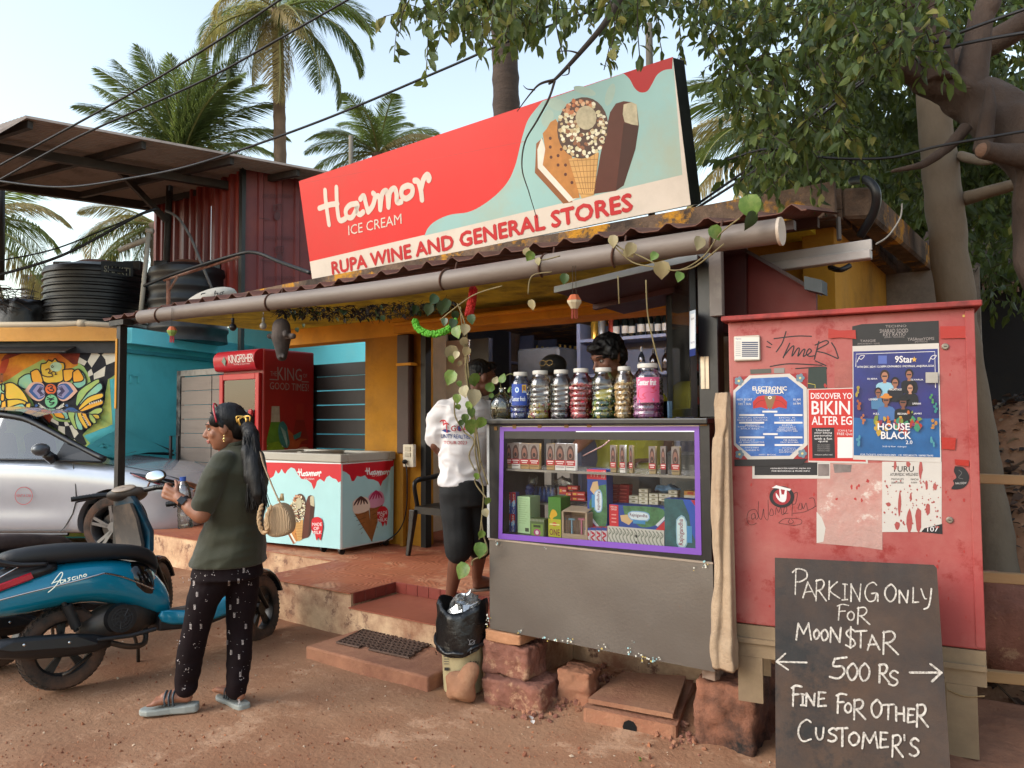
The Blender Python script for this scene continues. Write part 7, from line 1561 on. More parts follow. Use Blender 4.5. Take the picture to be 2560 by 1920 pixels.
hr_=PZ(1182,1474,.312);tr_=hr_+(RT*.85+FW*.45).normalized()*.24;ar=hr_+V((.02,.02,.085));kr=M_(1198,1370,.12)
seg(b,[M_(1190,1290,.08),kr,kr.lerp(ar,.3),ar],[.07,.056,.054,.035]);b.capsule(kr.lerp(ar,.12),kr.lerp(ar,.42),.054,.050);foot(b,ar,hr_,tr_,1.05)
organic(b,'body',skinM,.0062,5,mn)
face_bits(L,Rh,mn,1.06,'5c3229','brow_m')
tee=mat('white_tee','d3cecd',.85,var=.04,scale=4,bump=.12,bscale=60)
b=MB()
ringbody(b,[(1172,985,.03,.07,.08,0),(1166,1000,.02,.13,.11,.25),(1164,1022,.02,.185,.125,.3),(1165,1060,.02,.195,.135,.3),(1163,1110,.02,.175,.135,.3),(1160,1160,.02,.163,.135,.25),(1160,1200,.02,.168,.14,.2),(1161,1214,.02,.170,.14,.2)],N=Dm)
b.capsule(M_(1112,1028,-.02),M_(1098,1050,-.02),.082,.080);b.capsule(M_(1098,1050,-.02),M_(1090,1092,.0),.080,.077)
b.capsule(M_(1222,1028,.06),M_(1236,1048,.08),.078,.076);b.capsule(M_(1236,1048,.08),M_(1246,1095,.1),.076,.072)
ts=organic(b,'t_shirt',tee,.010,5,mn,fn=lambda c:V(c)+V((noise.noise(V((c.x*6,c.y*6,c.z*11)))*.012,noise.noise(V((c.x*6+5,c.y*6,c.z*13)))*.012+abs(noise.noise(V((c.x*7+c.z*11,c.y*5,c.z*14-c.x*8))))*.03-.01,0)))
bm_=bmesh.new();bm_.from_mesh(ts.data);bv=BVHTree.FromBMesh(bm_);bm_.free()
ta=Art(lambda x,y:M_(x,y),-FW,step=.0003,wrap=mkwrap(bv,ts));tb_=mat('tee_blue','27407c',.7,bump=0);trd=mat('tee_red','b03038',.7,bump=0)
c7=lambda x,y:(500+x/2.765,850+y/2.765)
ta.text('GOA',(c7(1735,592),c7(1850,588),c7(1850,632),c7(1735,630)),trd,bold=.03);ta.disc(*c7(1798,610),5.5,8,tb_);ta.text('UNITY REALITIES',(c7(1666,650),c7(1868,655),c7(1868,682),c7(1666,678)),tb_,bold=.03,shear=.1);ta.text('TOUR 2023',(c7(1684,698),c7(1846,698),c7(1844,722),c7(1684,720)),trd,bold=.0)
for(x,y,s_)in((1680,560,1),(1702,580,.8)):
 ta.stroke([c7(x,y),c7(x+6,y+60)],.006,trd,smooth=0)
 for k in range(6):a=PI*k/5;ta.stroke([c7(x,y),c7(x+14*math.cos(a)*s_,y-8*math.sin(a)),c7(x+20*math.cos(a)*s_,y+6-8*math.sin(a))],.006,trd,adv=False)
ta.poly([c7(1670,625),c7(1700,615),c7(1735,630),c7(1700,640)],tb_);ta.build('shirt_print',mn)
shm_=mat('black_shorts','131314',.85,var=.15,scale=5,bump=.15,bscale=50)
b=MB();ringbody(b,[(1162,1196,.02,.165,.135,.2),(1162,1230,.02,.175,.145,.2),(1165,1262,.03,.175,.14,.2)],N=Dm)
b.capsule(M_(1142,1255,0),M_(1146,1376,-.02),.112,.092);b.capsule(M_(1188,1255,.07),M_(1197,1366,.12),.108,.088);b.capsule(M_(1165,1260,.04),M_(1165,1290,.05),.10,.085)
organic(b,'shorts',shm_,.010,5,mn,fn=lambda c:V(c)+V((noise.noise(V((c.x*8,c.y*8,c.z*8)))*.014,noise.noise(V((c.x*8+5,c.y*8,c.z*9)))*.01,0)))
b=MB();f=fm_;u=(UP-f*UP.dot(f)).normalized();r=f.cross(u);Rm=Matrix((r,f,u)).transposed()
b.ell(hcm+u*.042-f*.022,(.082,.094,.088),Rm,22,14);b.ell(hcm-f*.055+u*.0,(.075,.056,.07),Rm,16,10);b.ell(hcm+f*.055+u*.088,(.055,.045,.03),Rm,14,8)
organic(b,'hair',hairm,.007,3,mn,fn=lambda c:V(c)+V((noise.noise(V(c)*60),noise.noise(V(c)*60+V((3,3,3))),noise.noise(V(c)*50)))*.007)
slm=mat('slipper','8a7a6c',.7,dirt='5c4a3c',damt=.4)
for(he,to,zz)in((hl_,tl_,.224),(hr_,tr_,.302)):
 d=(to-he).normalized();sd_=d.cross(UP).normalized();P_ts=[(-.02,.03),(.05,.04),(.14,.042),(.22,.05),(.27,.03)]
 pts=[he+d*t_+sd_*w_ for t_,w_ in P_ts]+[he+d*t_-sd_*w_ for t_,w_ in reversed(P_ts)];b=MB();b.loft([[V((p.x,p.y,z))for p in pts]for z in(zz,he.z)]);sl=b.build('slipper',slm,mn)
 b=MB();b.tube(crom([he+d*.10+sd_*.04,he+d*.16+sd_*.02+V((0,0,.05)),he+d*.20+V((0,0,.01))]),.006,6);b.tube(crom([he+d*.10-sd_*.04,he+d*.16-sd_*.02+V((0,0,.05)),he+d*.20+V((0,0,.01))]),.006,6);b.build('strap',mat('black_rubber','0b0b0b'),sl,smooth=True)
Ds=4.28
S_=lambda x,y,d=0.:PD(x,y,Ds+d)
kp=empty('person',(-2.0,3.95,.3),'moustached shopkeeper in yellow t-shirt looking down behind the candy jars','person')
fk=(-RT*.78-FW*.42-UP*.42).normalized()
b=MB();hk=S_(1520,893,-.02);L,Rh=head_parts(b,hk,fk,UP,1.06,1.1)
seg(b,[S_(1545,925,.04),S_(1570,965,.06),S_(1575,1000,.08)],[.058,.060,.08])
seg(b,[S_(1500,1010,0),S_(1470,1090,-.02),S_(1440,1120,-.12)],[.05,.042,.033]);hand(b,S_(1440,1120,-.12),-RT-UP*.3,-UP,-FW,1,.5)
seg(b,[S_(1650,1020,.12),S_(1668,1110,.08),S_(1620,1150,-.02)],[.05,.042,.033]);hand(b,S_(1620,1150,-.02),-RT*.8-FW*.5,-UP,FW,1,.5)
seg(b,[S_(1573,1000,.09),S_(1572,1060,.1),S_(1570,1240,.12)],[.07,.08,.08]);seg(b,[S_(1572,1030,.1),S_(1500,1010,0)],[.06,.045]);seg(b,[S_(1572,1030,.1),S_(1650,1020,.12)],[.06,.045])
for x in(1530,1605):seg(b,[S_(x,1250,.12),S_(x,1400,.12),V((S_(x,1400,.12).x,S_(x,1400,.12).y,.36))],[.09,.06,.04])
for x in(1530,1605):p=S_(x,1400,.12);foot(b,V((p.x,p.y,.38)),V((p.x,p.y,.302)),V((p.x,p.y,.302))-RT*.2-FW*.12)
organic(b,'body',skinM,.0062,5,kp)
face_bits(L,Rh,kp,1.06,'5c3229','brow_k')
b=MB();b.tube(crom([L(-.036,.078,-.058),L(-.02,.098,-.044),L(0,.106,-.040),L(.02,.098,-.044),L(.036,.078,-.058)]),[.003]+[.0085]*23+[.003],8);b.build('moustache',hairm,kp,smooth=True)
yt=mat('yellow_tee','a39a12',.85,var=.08,scale=5,bump=.12,bscale=60)
b=MB();ringbody(b,[(1580,955,.08,.08,.08,0),(1578,975,.08,.15,.11,-.3),(1575,1000,.08,.20,.13,-.3),(1572,1060,.08,.20,.14,-.3),(1572,1140,.10,.19,.15,-.3),(1572,1180,.1,.19,.15,-.2)],N=Ds)
b.capsule(S_(1512,1005,.02),S_(1488,1060,0),.075,.07);b.capsule(S_(1642,1010,.14),S_(1664,1080,.12),.075,.07)
organic(b,'t_shirt',yt,.010,4,kp,fn=lambda c:V(c)+V((noise.noise(V((c.x*6,c.y*6,c.z*14)))*.014,noise.noise(V((c.x*6+5,c.y*6,c.z*14)))*.012,0)))
b=MB();ringbody(b,[(1572,1172,.1,.175,.145,-.2),(1572,1240,.1,.18,.145,-.2)],N=Ds)
for x in(1532,1608):q=S_(x,1400,.12);b.capsule(S_(x,1240,.1),V((q.x,q.y,.42)),.10,.07)
organic(b,'trousers',mat('grey_trousers','4f5254',.85,bump=.15),.011,4,kp)
b=MB();f=fk;u=(UP-f*UP.dot(f)).normalized();r=f.cross(u);Rm=Matrix((r,f,u)).transposed()
b.ell(hk+u*.050-f*.018,(.094,.102,.086),Rm,22,14);b.ell(hk-f*.055-u*.0,(.088,.062,.085),Rm,16,10);b.ell(hk+f*.062+u*.082,(.066,.036,.030),Rm,14,8)
for q in(-1,1):b.ell(hk+r*q*.080+f*.015+u*.03,(.022,.035,.05),Rm,10,8)
organic(b,'hair',hairm,.007,3,kp,fn=lambda c:V(c)+V((noise.noise(V(c)*50),noise.noise(V(c)*50+V((3,3,3))),noise.noise(V(c)*40)))*.010)
# RED CABINET AND POSTERS
zc=lambda x,y:(1780+x/2.676,760+y/2.676)
cTL,cBL,cTR,cBR=PD(1820,806,3.25),PD(1830,1556,3.25),PD(2436,776,2.84),PD(2447,1634,2.84)
cU=(cTR-cTL);cN=cU.cross(UP).normalized();cN=cN if cN.dot(CO-cTL)>0 else-cN
cab=empty('red_cabinet',(cTL+cTR)/2*1-UP*1.8,'large faded red metal cabinet on a beige frame covered with posters','cabinet')
redc=mat('cabinet_red','953b39',.5,var=.10,scale=2.2,bump=.1,bscale=40,dirt='a25f57',dscale=1.6,damt=.65,dirt2='8a2a26',d2scale=5,d2amt=.32)
plc=photo_plane(cTL,cN);c4=[plc(1821,808),plc(2436,778),plc(2447,1634),plc(1831,1556)]
for p,z in zip(c4,(cTL.z,cTL.z,cBL.z,cBL.z)):p.z=z
hh=(cTR-cTL);hh.z=0
BL0=V((cTL.x,cTL.y,cBL.z));Hc_=cTL.z-cBL.z;Uh=hh
b=MB();b.obox(BL0-cN*.42,Uh,V((0,0,Hc_)),cN*.42);b.build('body',redc,cab,bevel=.006,seg=2)
b=MB();b.obox(BL0+Uh*.965+V((0,0,.01)),Uh*.034,V((0,0,Hc_-.02)),cN*.008);b.build('door_flange',redc,cab,bevel=.002)
b=MB();b.obox(BL0+V((0,0,Hc_+.001))-Uh*.025-cN*.45,Uh*1.05,V((0,0,.022)),cN*.49);b.build('top_lid',mat('cabinet_lid','9a3630',.7,var=.2,scale=6,bump=.3,dirt='3c1c18',dscale=9,damt=.55),cab,bevel=.004)
for q in((1560,285),(1590,1445)):
 p=plc(*zc(*q));b=MB();b.lathe([(.013,0),(.0125,.005),(.009,.008),(.001,.008)],18,p,cN);lk=b.build('lock',mat('lock_metal','8a7f72',.4,metal=.6,bump=.05),cab,smooth='auto');MB().obox(p+cN*.008-UP*.001-cU.normalized()*.005,cU.normalized()*.010,UP*.003,cN*.001).build('key_slot',blkpl,lk)
p0,p1=plc(*zc(148,218)),plc(*zc(326,378));b=MB();u_=Uh.normalized()
b.obox(V((p0.x,p0.y,p1.z)),u_*(p1-p0).dot(u_),V((0,0,p0.z-p1.z)),cN*.014);b.build('data_plate',mat('plate_rim','b7ab9c',.5,bump=.05,dirt='6a3a30',damt=.3),cab,bevel=.004)
def onposter(name,label,cat='poster',lay=.0012):
 a=Art(plc,cN,step=.0002,lay0=lay);a.nm=name;a.lb=label;a.ct=cat;return a
def done(a,rough=None):return a.mb.build(a.nm,a.mats,None,label=a.lb,cat=a.ct)
Z=lambda l:[zc(*q)for q in l]
def zr(a,x0,y0,x1,y1,c,adv=True):a.poly(Z([(x0,y0),(x1,y0),(x1,y1),(x0,y1)]),c,adv=adv)
def zt_(a,s,x0,y0,x1,y1,c,bold=.02,skew=0,adv=False):a.text(s,(zc(x0,y0),zc(x1,y0+skew),zc(x1,y1+skew),zc(x0,y1)),c,bold=bold,adv=adv)
wp=mat('paper_white','b9b2aa',.6,bump=.1,var=.05);inkw=ink('cfcac8');inkk=mat('print_black','161418',.5,bump=0)
a=Art(plc,cN,step=.0002,lay0=.015);zr(a,155,224,320,372,ink('c9c4ba'));zt_(a,'Siyora',162,230,200,242,ink('2a3a6a'))
for k in range(8):zr(a,204,255+k*13,312,263+k*13,ink('22304f'),adv=False);zr(a,162,255+k*13,196,258+k*13,ink('6a6a70'),adv=False)
a.build('data_print',cab)
g=Art(plc,cN,step=.0002,lay0=.0006);mk=mat('marker','141214',.6,bump=0)
for s_ in([(370,250),(400,272)],[(366,285),(392,292)],[(495,185),(470,260),(430,320)],[(415,232),(560,215),(665,216)],[(520,262),(480,350),(478,360)],[(480,350),(530,290),(548,285),(535,350),(570,300),(585,300),(575,350),(605,310),(622,305),(610,350),(630,340)],[(640,340),(665,315),(650,300),(632,330),(650,350),(690,345)],[(715,250),(690,350),(685,370)],[(690,275),(760,245),(775,265),(700,310),(760,330),(840,365)],[(800,260),(825,300),(846,362)],[(390,418),(520,400),(735,410)],[(690,380),(762,412)],[(560,432),(750,422),(758,440)]):
 g.stroke(Z(s_),.0048,mk,adv=False)
for s_ in([(285,1400),(265,1410),(268,1440),(290,1425),(285,1400),(295,1440),(310,1420),(290,1375),(245,1390),(235,1450),(262,1478),(300,1465)],[(312,1320),(310,1410),(330,1440),(345,1370),(350,1420),(375,1440),(375,1310)],[(395,1370),(385,1410),(410,1410),(405,1375),(395,1370)],[(425,1410),(430,1360),(445,1395),(460,1360),(470,1410),(500,1380),(490,1350),(478,1400),(510,1400)],[(540,1260),(535,1420)],[(535,1280),(570,1260),(560,1330),(540,1340)],[(590,1330),(575,1370),(600,1370),(600,1330),(610,1370),(630,1330),(640,1375),(665,1370),(690,1350),(680,1300),(650,1300)],[(540,1400),(620,1390),(700,1350)],[(445,1465),(490,1435),(590,1440),(595,1470),(540,1480),(445,1465)],[(520,1440),(510,1460),(530,1470),(545,1455),(530,1440)]):g.stroke(Z(s_),.0018,mk,adv=False)
g.lay+=g.step;rd=mat('scuff_red','9c2a26',.55,bump=0);rnd=random.Random(8)
for k in range(70):
 x,y=rnd.uniform(130,1720),rnd.choice([rnd.uniform(1180,1330),rnd.uniform(1650,2100),rnd.uniform(420,560)]);s=rnd.uniform(3,14)
 g.poly(Z([(x+s*math.cos(q)*rnd.uniform(.3,1),y+s*1.6*math.sin(q)*rnd.uniform(.3,1))for q in[2*PI*i/7 for i in range(7)]]),rd,adv=False)
g.build('graffiti',cab)
tp_=mat('red_tape','9c1f14',.35,bump=.1,var=.1)
for q,l_ in(([(1525,150),(1708,148),(1708,228),(1528,232)],'strip of red tape at the top right corner of the black poster'),([(1535,892),(1632,895),(1625,975),(1535,970)],'piece of red tape at the right edge of the blue party poster'),([(1622,1038),(1720,1045),(1718,1085),(1628,1075)],'red tape patch above the torn round black sticker'),([(780,165),(850,178),(960,175),(965,235),(860,225),(778,232)],'crumpled red tape at the left of the black poster')):
 a=onposter('red_tape',l_,'tape',.006);a.poly(Z(q),tp_);done(a)
a=onposter('torn_paper','peeled pinkish remains of a poster in the middle of the red cabinet','poster',.001);a.poly(Z([(705,1062),(1140,1062),(1140,1645),(1000,1625),(700,1600),(702,1350)]),mat('peeled','b08a80',.8,var=.15,scale=5,bump=.5,dirt='a8564c',dscale=3,damt=.5,dirt2='c9bfb4',d2scale=5,d2amt=.3))
a.poly(Z([(700,1390),(735,1430),(760,1500),(745,1590),(700,1598)]),wp);a.poly(Z([(810,1070),(935,1075),(930,1125),(820,1130)]),mat('greyprint','6f6460',.7,var=.3,scale=20,bump=0));done(a)
a=onposter('torn_paper','small black notice half covered by the blue octagonal poster','poster',.0011);zr(a,270,1060,790,1168,wp);zr(a,285,1060,705,1145,inkk);zr(a,710,1070,785,1150,mat('greyprint','6f6460'));zt_(a,'ANJUNA BEACH FLEA MARKET RD, ANJUNA, GOA',390,1095,662,1106,inkw);zt_(a,'FOR BOOKINGS & MORE INFO',400,1112,655,1122,inkw);done(a)
a=onposter('torn_poster','torn white wellness poster with red gouges right of the middle','poster',.0013);zr(a,1138,1055,1536,1525,wp);a.poly(Z([(1420,1500),(1540,1470),(1542,1540),(1400,1525)]),inkk)
zt_(a,'TURU',1205,1085,1350,1122,inkk,.03);zt_(a,'AYURVEDIC WELLNESS',1192,1130,1380,1150,inkk)
for i,s in enumerate(('MASSAGES','SHIRO DHARA')):zt_(a,s,1200,1164+i*24,1282,1178+i*24,inkk,0)
zt_(a,'PANCHA',1330,1166,1382,1180,inkk,0);zt_(a,'KARMA',1332,1188,1372,1200,inkk,0);zt_(a,'107',1440,1488,1515,1522,inkw,.02);a.lay+=a.step;rnd=random.Random(2)
for(x,y,w,h)in((1395,1110,14,70),(1255,1340,14,90),(1320,1450,20,80),(1380,1440,24,90),(1445,1370,16,50),(1225,1080,14,35),(1330,1290,10,30),(1490,1220,16,28),(1310,1070,18,25),(1435,1210,12,40),(1240,1480,20,30),(1180,1340,20,16)):a.poly(Z([(x+w*math.cos(q)*rnd.uniform(.6,1.1),y+h*math.sin(q)*rnd.uniform(.7,1.1))for q in[2*PI*i/9 for i in range(9)]]),redc,adv=False)
for k in range(90):x,y=rnd.uniform(1150,1530),rnd.uniform(1180,1500);s=rnd.uniform(2,7);a.poly(Z([(x+s*math.cos(q),y+s*rnd.uniform(.6,1.8)*math.sin(q))for q in[2*PI*i/6 for i in range(6)]]),redc,adv=False)
done(a)
a=onposter('dark_flyer','small dark flyer remains above the red biking poster','poster',.0011);a.poly(Z([(645,428),(765,420),(770,565),(640,565)]),mat('dkgreenp','24302a',.6,bump=.1));a.poly(Z([(820,380),(938,378),(938,560),(820,560)]),mat('peeled2','985850',.8,var=.15,scale=9,bump=.3));a.stroke(Z([(640,530),(690,540),(690,562)]),.002,ink('b8a83c'),smooth=0);done(a)
a=onposter('festival_poster','blue octagonal electronic music festival poster at the left of the cabinet','poster',.0022)
a.poly(Z([(143,488),(632,462),(640,1040),(150,1060)]),ink('8c1f22'));a.poly(Z([(250,478),(520,466),(634,560),(640,940),(540,1040),(245,1045),(146,940),(143,580)]),wp)
bl=mat('poster_water','2c5a9c',.35,var=.2,scale=14,bump=.05,dirt='6f9ccc',dscale=14,damt=.35)
a.poly(Z([(262,498),(505,488),(610,570),(616,930),(520,1015),(262,1018),(160,930),(158,590)]),bl)
zt_(a,'ELECTRONIC',272,552,500,578,ink('d8ccb8'),.05);zt_(a,'UMBRELLA',296,574,480,600,ink('d8ccb8'),.05);a.lay+=a.step
for q in(-1,1):a.poly(Z([(388,640),(388+q*30,610),(388+q*80,618),(388+q*115,655),(388+q*112,700),(388+q*60,690),(388+q*15,705)]),ink('a8241f'));a.stroke(Z([(388,640),(388+q*70,650),(388+q*110,690)]),.0012,inkk,adv=False)
a.poly(Z([(350,615),(430,615),(405,690),(388,710),(370,690)]),ink('7a5c3c'));a.disc(*zc(388,626),5,4,ink('d8ccb8'));a.disc(*zc(388,626),2,2,inkk)
zt_(a,'NOV 30 SAT',168,632,270,646,inkw);zt_(a,'&',212,650,222,660,inkw);zt_(a,'DEC 1 SUN',178,662,262,676,inkw);zt_(a,'10 AM',545,632,592,646,inkw);zt_(a,'TO',562,650,576,656,inkw);zt_(a,'10 PM',546,660,592,674,inkw)
for(x0,y0,x1)in((338,714,438),(183,737,350),(418,737,606),(183,788,350),(418,788,606),(343,864,440),(185,886,352),(420,886,606),(188,937,352),(420,937,606)):zr(a,x0,y0,x1,y0+12,inkw,adv=False)
for(x0,x1,y,s)in((178,372,756,'SPIRITUAL GANGSTA'),(172,372,772,'RADIO BUZZ COLLECTIVE'),(450,560,756,'DOC K'),(455,560,773,'LIL BRAT'),(225,320,806,'BRIANOITY'),(175,350,818,'RANJIT ARAPURAKAL'),(195,320,831,'BOLA BAJA'),(470,540,806,'KLETA'),(450,560,820,'MODULART'),(440,565,832,'MAGIC HOUSER'),(432,575,845,'THAT PRETTY GIRL'),(190,290,906,'MIRACY'),(180,350,920,'AIR SHARE COLLECTIVE'),(480,570,906,'MR KIRAN'),(460,580,920,'PROF BOSHIBA'),(222,315,956,'DINA & ANIKA'),(226,315,973,'GARUDA 71'),(470,560,960,'PRIYAN JANA'),(450,575,973,'DJ JERVAN'),(450,560,986,'GOPITOY'),(315,360,1003,'PARTY'),(370,430,1003,'BOX')):zt_(a,s,x0,y,x1,y+9,inkw,0)
for(x,y)in((180,515),(590,495),(185,1005),(605,1000)):
 for k in range(5):a.disc(*zc(x+18*math.cos(k*1.26),y+18*math.sin(k*1.26)),5,5,ink('5f7480'),n=8,adv=False)
 a.disc(*zc(x,y),3,3,ink('c9b06a'),n=8,adv=False)
a.poly(Z([(150,1040),(640,1035),(600,1075),(400,1082),(152,1085)]),inkk);done(a)
a=onposter('biking_poster','red and black biking quiz poster between the two blue posters','poster',.0018)
a.poly(Z([(638,570),(942,560),(1043,1050),(1043,1067),(645,1058)]),wp);a.poly(Z([(646,574),(942,566),(1030,1055),(648,1048)]),ink('b0261f'))
zt_(a,'DISCOVER YO',662,595,936,635,inkw,.03);zt_(a,'BIKIN',668,650,922,738,inkw,.03);zt_(a,'ALTER EG',668,752,936,808,inkw,.03);a.poly(Z([(668,828),(818,826),(824,1030),(672,1032)]),inkk)
for i,s in enumerate(('Uncover','your biking','personality','with a fun','quiz')):zt_(a,s,685+(12 if i in(0,4)else 0)+(15 if i==4 else 0),836+i*19,803-(12 if i in(0,4)else 0)-(15 if i==4 else 0),851+i*19,inkw)
for i in range(4):zt_(a,'Adventure Addict',705,938+13*i,790,946+13*i,ink('8f8a88'),0)
zt_(a,'Find your perfect ride!',688,1004,806,1014,inkw,0);zt_(a,'SCAN & Tak',842,840,938,853,inkw,0);zt_(a,'FREE Quiz',838,860,940,880,inkw,0);zr(a,840,892,942,1030,inkw);done(a)
a=onposter('techno_poster','black and grey techno party poster at the top of the cabinet','poster',.0014)
a.poly(Z([(938,150),(1000,135),(1516,112),(1518,270),(940,285)]),mat('techno_dark','1d1a1a',.45,bump=.1,var=.2,scale=3,dirt='3a3634',damt=.3));gy_=ink('8a807c')
zt_(a,'TECHNO',1160,142,1300,158,gy_,0,-4);zt_(a,'SHARAD SOOD',1122,168,1312,194,gy_,.01,-4);zt_(a,'KEY RATIO',1145,194,1295,216,gy_,.01,-4);zt_(a,'[DNB / TECHNO]',1155,218,1285,230,gy_,0,-3);zt_(a,'TANGIE',990,240,1095,256,gy_,.01,-3);zt_(a,'[BREAKBEAT / IDM]',975,262,1120,274,gy_,0,-3);zt_(a,'YASAnanYOMS',1308,226,1486,246,gy_,.01,-5);zt_(a,'[PSYTECH]',1358,248,1440,262,gy_,0,-3);done(a)
a=onposter('party_poster','large purple and blue beach party poster with performers and lettering','poster',.0026)
a.poly(Z([(940,282),(1518,262),(1534,1060),(944,1040)]),wp);sea_=mat('pp_blue','1c2462',.3,var=.4,scale=5,bump=.03,dirt='3a2260',dscale=4,damt=.4)
a.poly(Z([(946,318),(1510,300),(1526,1026),(948,1012)]),sea_);a.poly(Z([(947,760),(1100,770),(1520,765),(1526,1026),(948,1012)]),mat('pp_sea','1a5488',.3,var=.25,scale=6,bump=.03))
a.stroke(Z([(962,420),(965,335),(1490,318),(1495,560)]),.0022,inkw,smooth=0)
for x in(990,1470):a.stroke(Z([(x-20,390),(x,350),(x+30,345),(x+10,370),(x-10,360)]),.0022,inkw,adv=False)
a.lay+=a.step;zr(a,1112,345,1170,400,ink('4a5a9c'));zt_(a,'9Star',1225,348,1345,392,inkw,.05);a.poly(Z([(1345+18*math.cos(PI/2+k*PI/5)*(1 if k%2==0 else.45)+8,372-20*math.sin(PI/2+k*PI/5)*(1 if k%2==0 else.45))for k in range(10)]),ink('c99a3c'));zt_(a,'14TH DEC 2024 I 12:30PM ONWARDS I MOYRAH, ANJUNA,GOA',972,415,1485,432,inkw,.03,-8)
a.lay+=a.step
sk=['9c6a50','7a4c38','8a5a44']
def fig(x,y,s,cl,hr,sk_,hat=None,arms=True):
 a.poly(Z([(x-s*1.3,y+s*3.3),(x-s*1.35,y+s*1.5),(x-s*.5,y+s*1.05),(x+s*.5,y+s*1.05),(x+s*1.35,y+s*1.5),(x+s*1.3,y+s*3.3)]),ink(cl),2);a.disc(*zc(x,y-s*.12),s*.72/2.676*1.0,s*.85/2.676,ink(hr),n=12);a.disc(*zc(x,y+s*.12),s*.52/2.676,s*.72/2.676,ink(sk_),n=12)
 a.poly(Z([(x-s*.2,y+s*.7),(x+s*.2,y+s*.7),(x+s*.3,y+s*1.2),(x-s*.3,y+s*1.2)]),ink(sk_));a.poly(Z([(x-s*.4,y-.02*s),(x+s*.4,y-.02*s),(x+s*.35,y+s*.18),(x-s*.35,y+s*.18)]),inkk)
 if hat:a.disc(*zc(x,y-s*.42),s*1.0/2.676,s*.25/2.676,ink(hat),n=12);a.disc(*zc(x,y-s*.62),s*.5/2.676,s*.4/2.676,ink(hat),n=12)
fig(1155,480,42,'7fa8b8','2a1a14','9c6a50');fig(1318,470,38,'101014','120c0a','8a5a44');fig(1225,525,38,'15151c','120c0a','8a5a44');fig(1325,560,36,'101014','0c0808','a87860');fig(1112,590,34,'3f6a8c','1a1210','7a4c38');fig(1165,640,42,'3c5f8f','1a1210','7a4c38','b8742c');fig(1278,655,42,'0d0d10','0c0808','6a4030','101010')
for s,x0,y0,x1 in(('DJ ADAA',1040,496,1106),('DJ KARUA',1330,502,1412),('MACATTACK',1185,566,1270),('USMAN',1050,632,1106),('SARAH',1340,660,1396),('M.E.L',1080,728,1120),('REONN',1242,728,1305),('JAMES',1348,728,1402)):zt_(a,s,x0,y0,x1,y0+13,inkw,.03)
a.lay+=a.step;rnd=random.Random(6)
for k in range(46):x,y=rnd.uniform(1090,1390),rnd.gauss(800,28);s=rnd.uniform(8,20);a.poly(Z([(x+s*math.cos(q)*rnd.uniform(.5,1.3),y+s*1.4*math.sin(q)*rnd.uniform(.5,1.3))for q in[2*PI*i/6 for i in range(6)]]),ink(rnd.choice(['a8541c','962c1c','a8862c','6a782c','742850','34785a'])),adv=(k%9==0))
zt_(a,'HOUSE',1110,798,1322,842,inkw,.05);zt_(a,'BLACK',1132,854,1330,902,inkw,.05);zt_(a,'2.0',1296,912,1340,936,inkw,.03);zt_(a,'FOR TICKETS AND ENQUIRES : +91 9922493173 / 8698173693',995,1000,1478,1014,inkw,.01,8);zt_(a,'book my show',1142,946,1228,960,inkw,0);zt_(a,'clubngoa',1240,948,1300,960,inkw,0)
a.lay+=a.step;zr(a,1428,458,1510,528,mat('grey_sq','9a948a',.5))
for(x,y,c1)in((975,560,'8f7c2c'),(1005,745,'9c5a30'),(1485,780,'a06c2c'),(980,650,'8a4624'),(1468,610,'3c7a44'),(1490,670,'2c6f6a'),(985,890,'3f7a90'),(1475,900,'3f8088')):
 for k in range(4):a.disc(*zc(x+rnd.uniform(-12,12),y+k*16),rnd.uniform(2.5,5),rnd.uniform(3,6),ink(c1),n=8,adv=False)
done(a)
a=onposter('round_sticker','round maroon sticker with a white horned hand sign','sticker',.002);a.disc(*zc(467,1290),31,27,inkk,n=28);a.disc(*zc(467,1290),22,20,ink('8c1c26'),n=24)
a.poly(Z([(428,1262),(445,1285),(455,1300),(450,1240),(460,1238),(466,1275),(474,1272),(482,1275),(490,1240),(500,1242),(498,1300),(485,1325),(455,1320),(430,1290)]),inkw,2);a.poly(Z([(400,1230),(430,1212),(530,1238),(520,1250),(430,1232)]),inkw);done(a)
a=onposter('round_sticker','torn round black sticker at the right edge of the cabinet','sticker',.002);a.poly(Z([(1625,1085),(1680,1092),(1715,1135),(1718,1180),(1690,1225),(1640,1240),(1600,1235),(1620,1205),(1612,1180),(1635,1160),(1618,1120)]),inkk,3)
a.stroke(Z([(1650,1110),(1670,1130),(1650,1160),(1680,1170)]),.002,ink('5c5856'));zt_(a,'NALCREW',1628,1192,1702,1206,ink('b0aaa6'),.0,-2);done(a)
a=onposter('small_labels','two small stickers above the blue octagonal poster','sticker',.0018);a.poly(Z([(255,438),(395,432),(397,462),(258,468)]),mat('foil','4a4a44',.3,bump=.05));a.poly(Z([(414,430),(485,427),(485,462),(416,464)]),ink('7f7a74'));done(a)
a=onposter('small_label','tiny yellow label in the top right corner of the cabinet','sticker',.0018);zr(a,1676,72,1724,88,ink('b89a4c'));done(a)
bei=mat('beige_steel','8f7a5e',.7,var=.12,scale=4,bump=.15,dirt='6f5a46',dscale=3,damt=.5)
std=empty('cabinet_stand',BL0+Uh*.5-V((0,0,BL0.z)),'beige steel stand carrying the red cabinet','stand')
zb5=BL0.z
b=MB();b.obox(BL0+V((0,0,-.135))-Uh*.0,Uh,V((0,0,.132)),-cN*.02);b.obox(BL0+V((0,0,-.075))+cN*.015,Uh,V((0,0,.02)),-cN*.014);b.build('rail',bei,std)
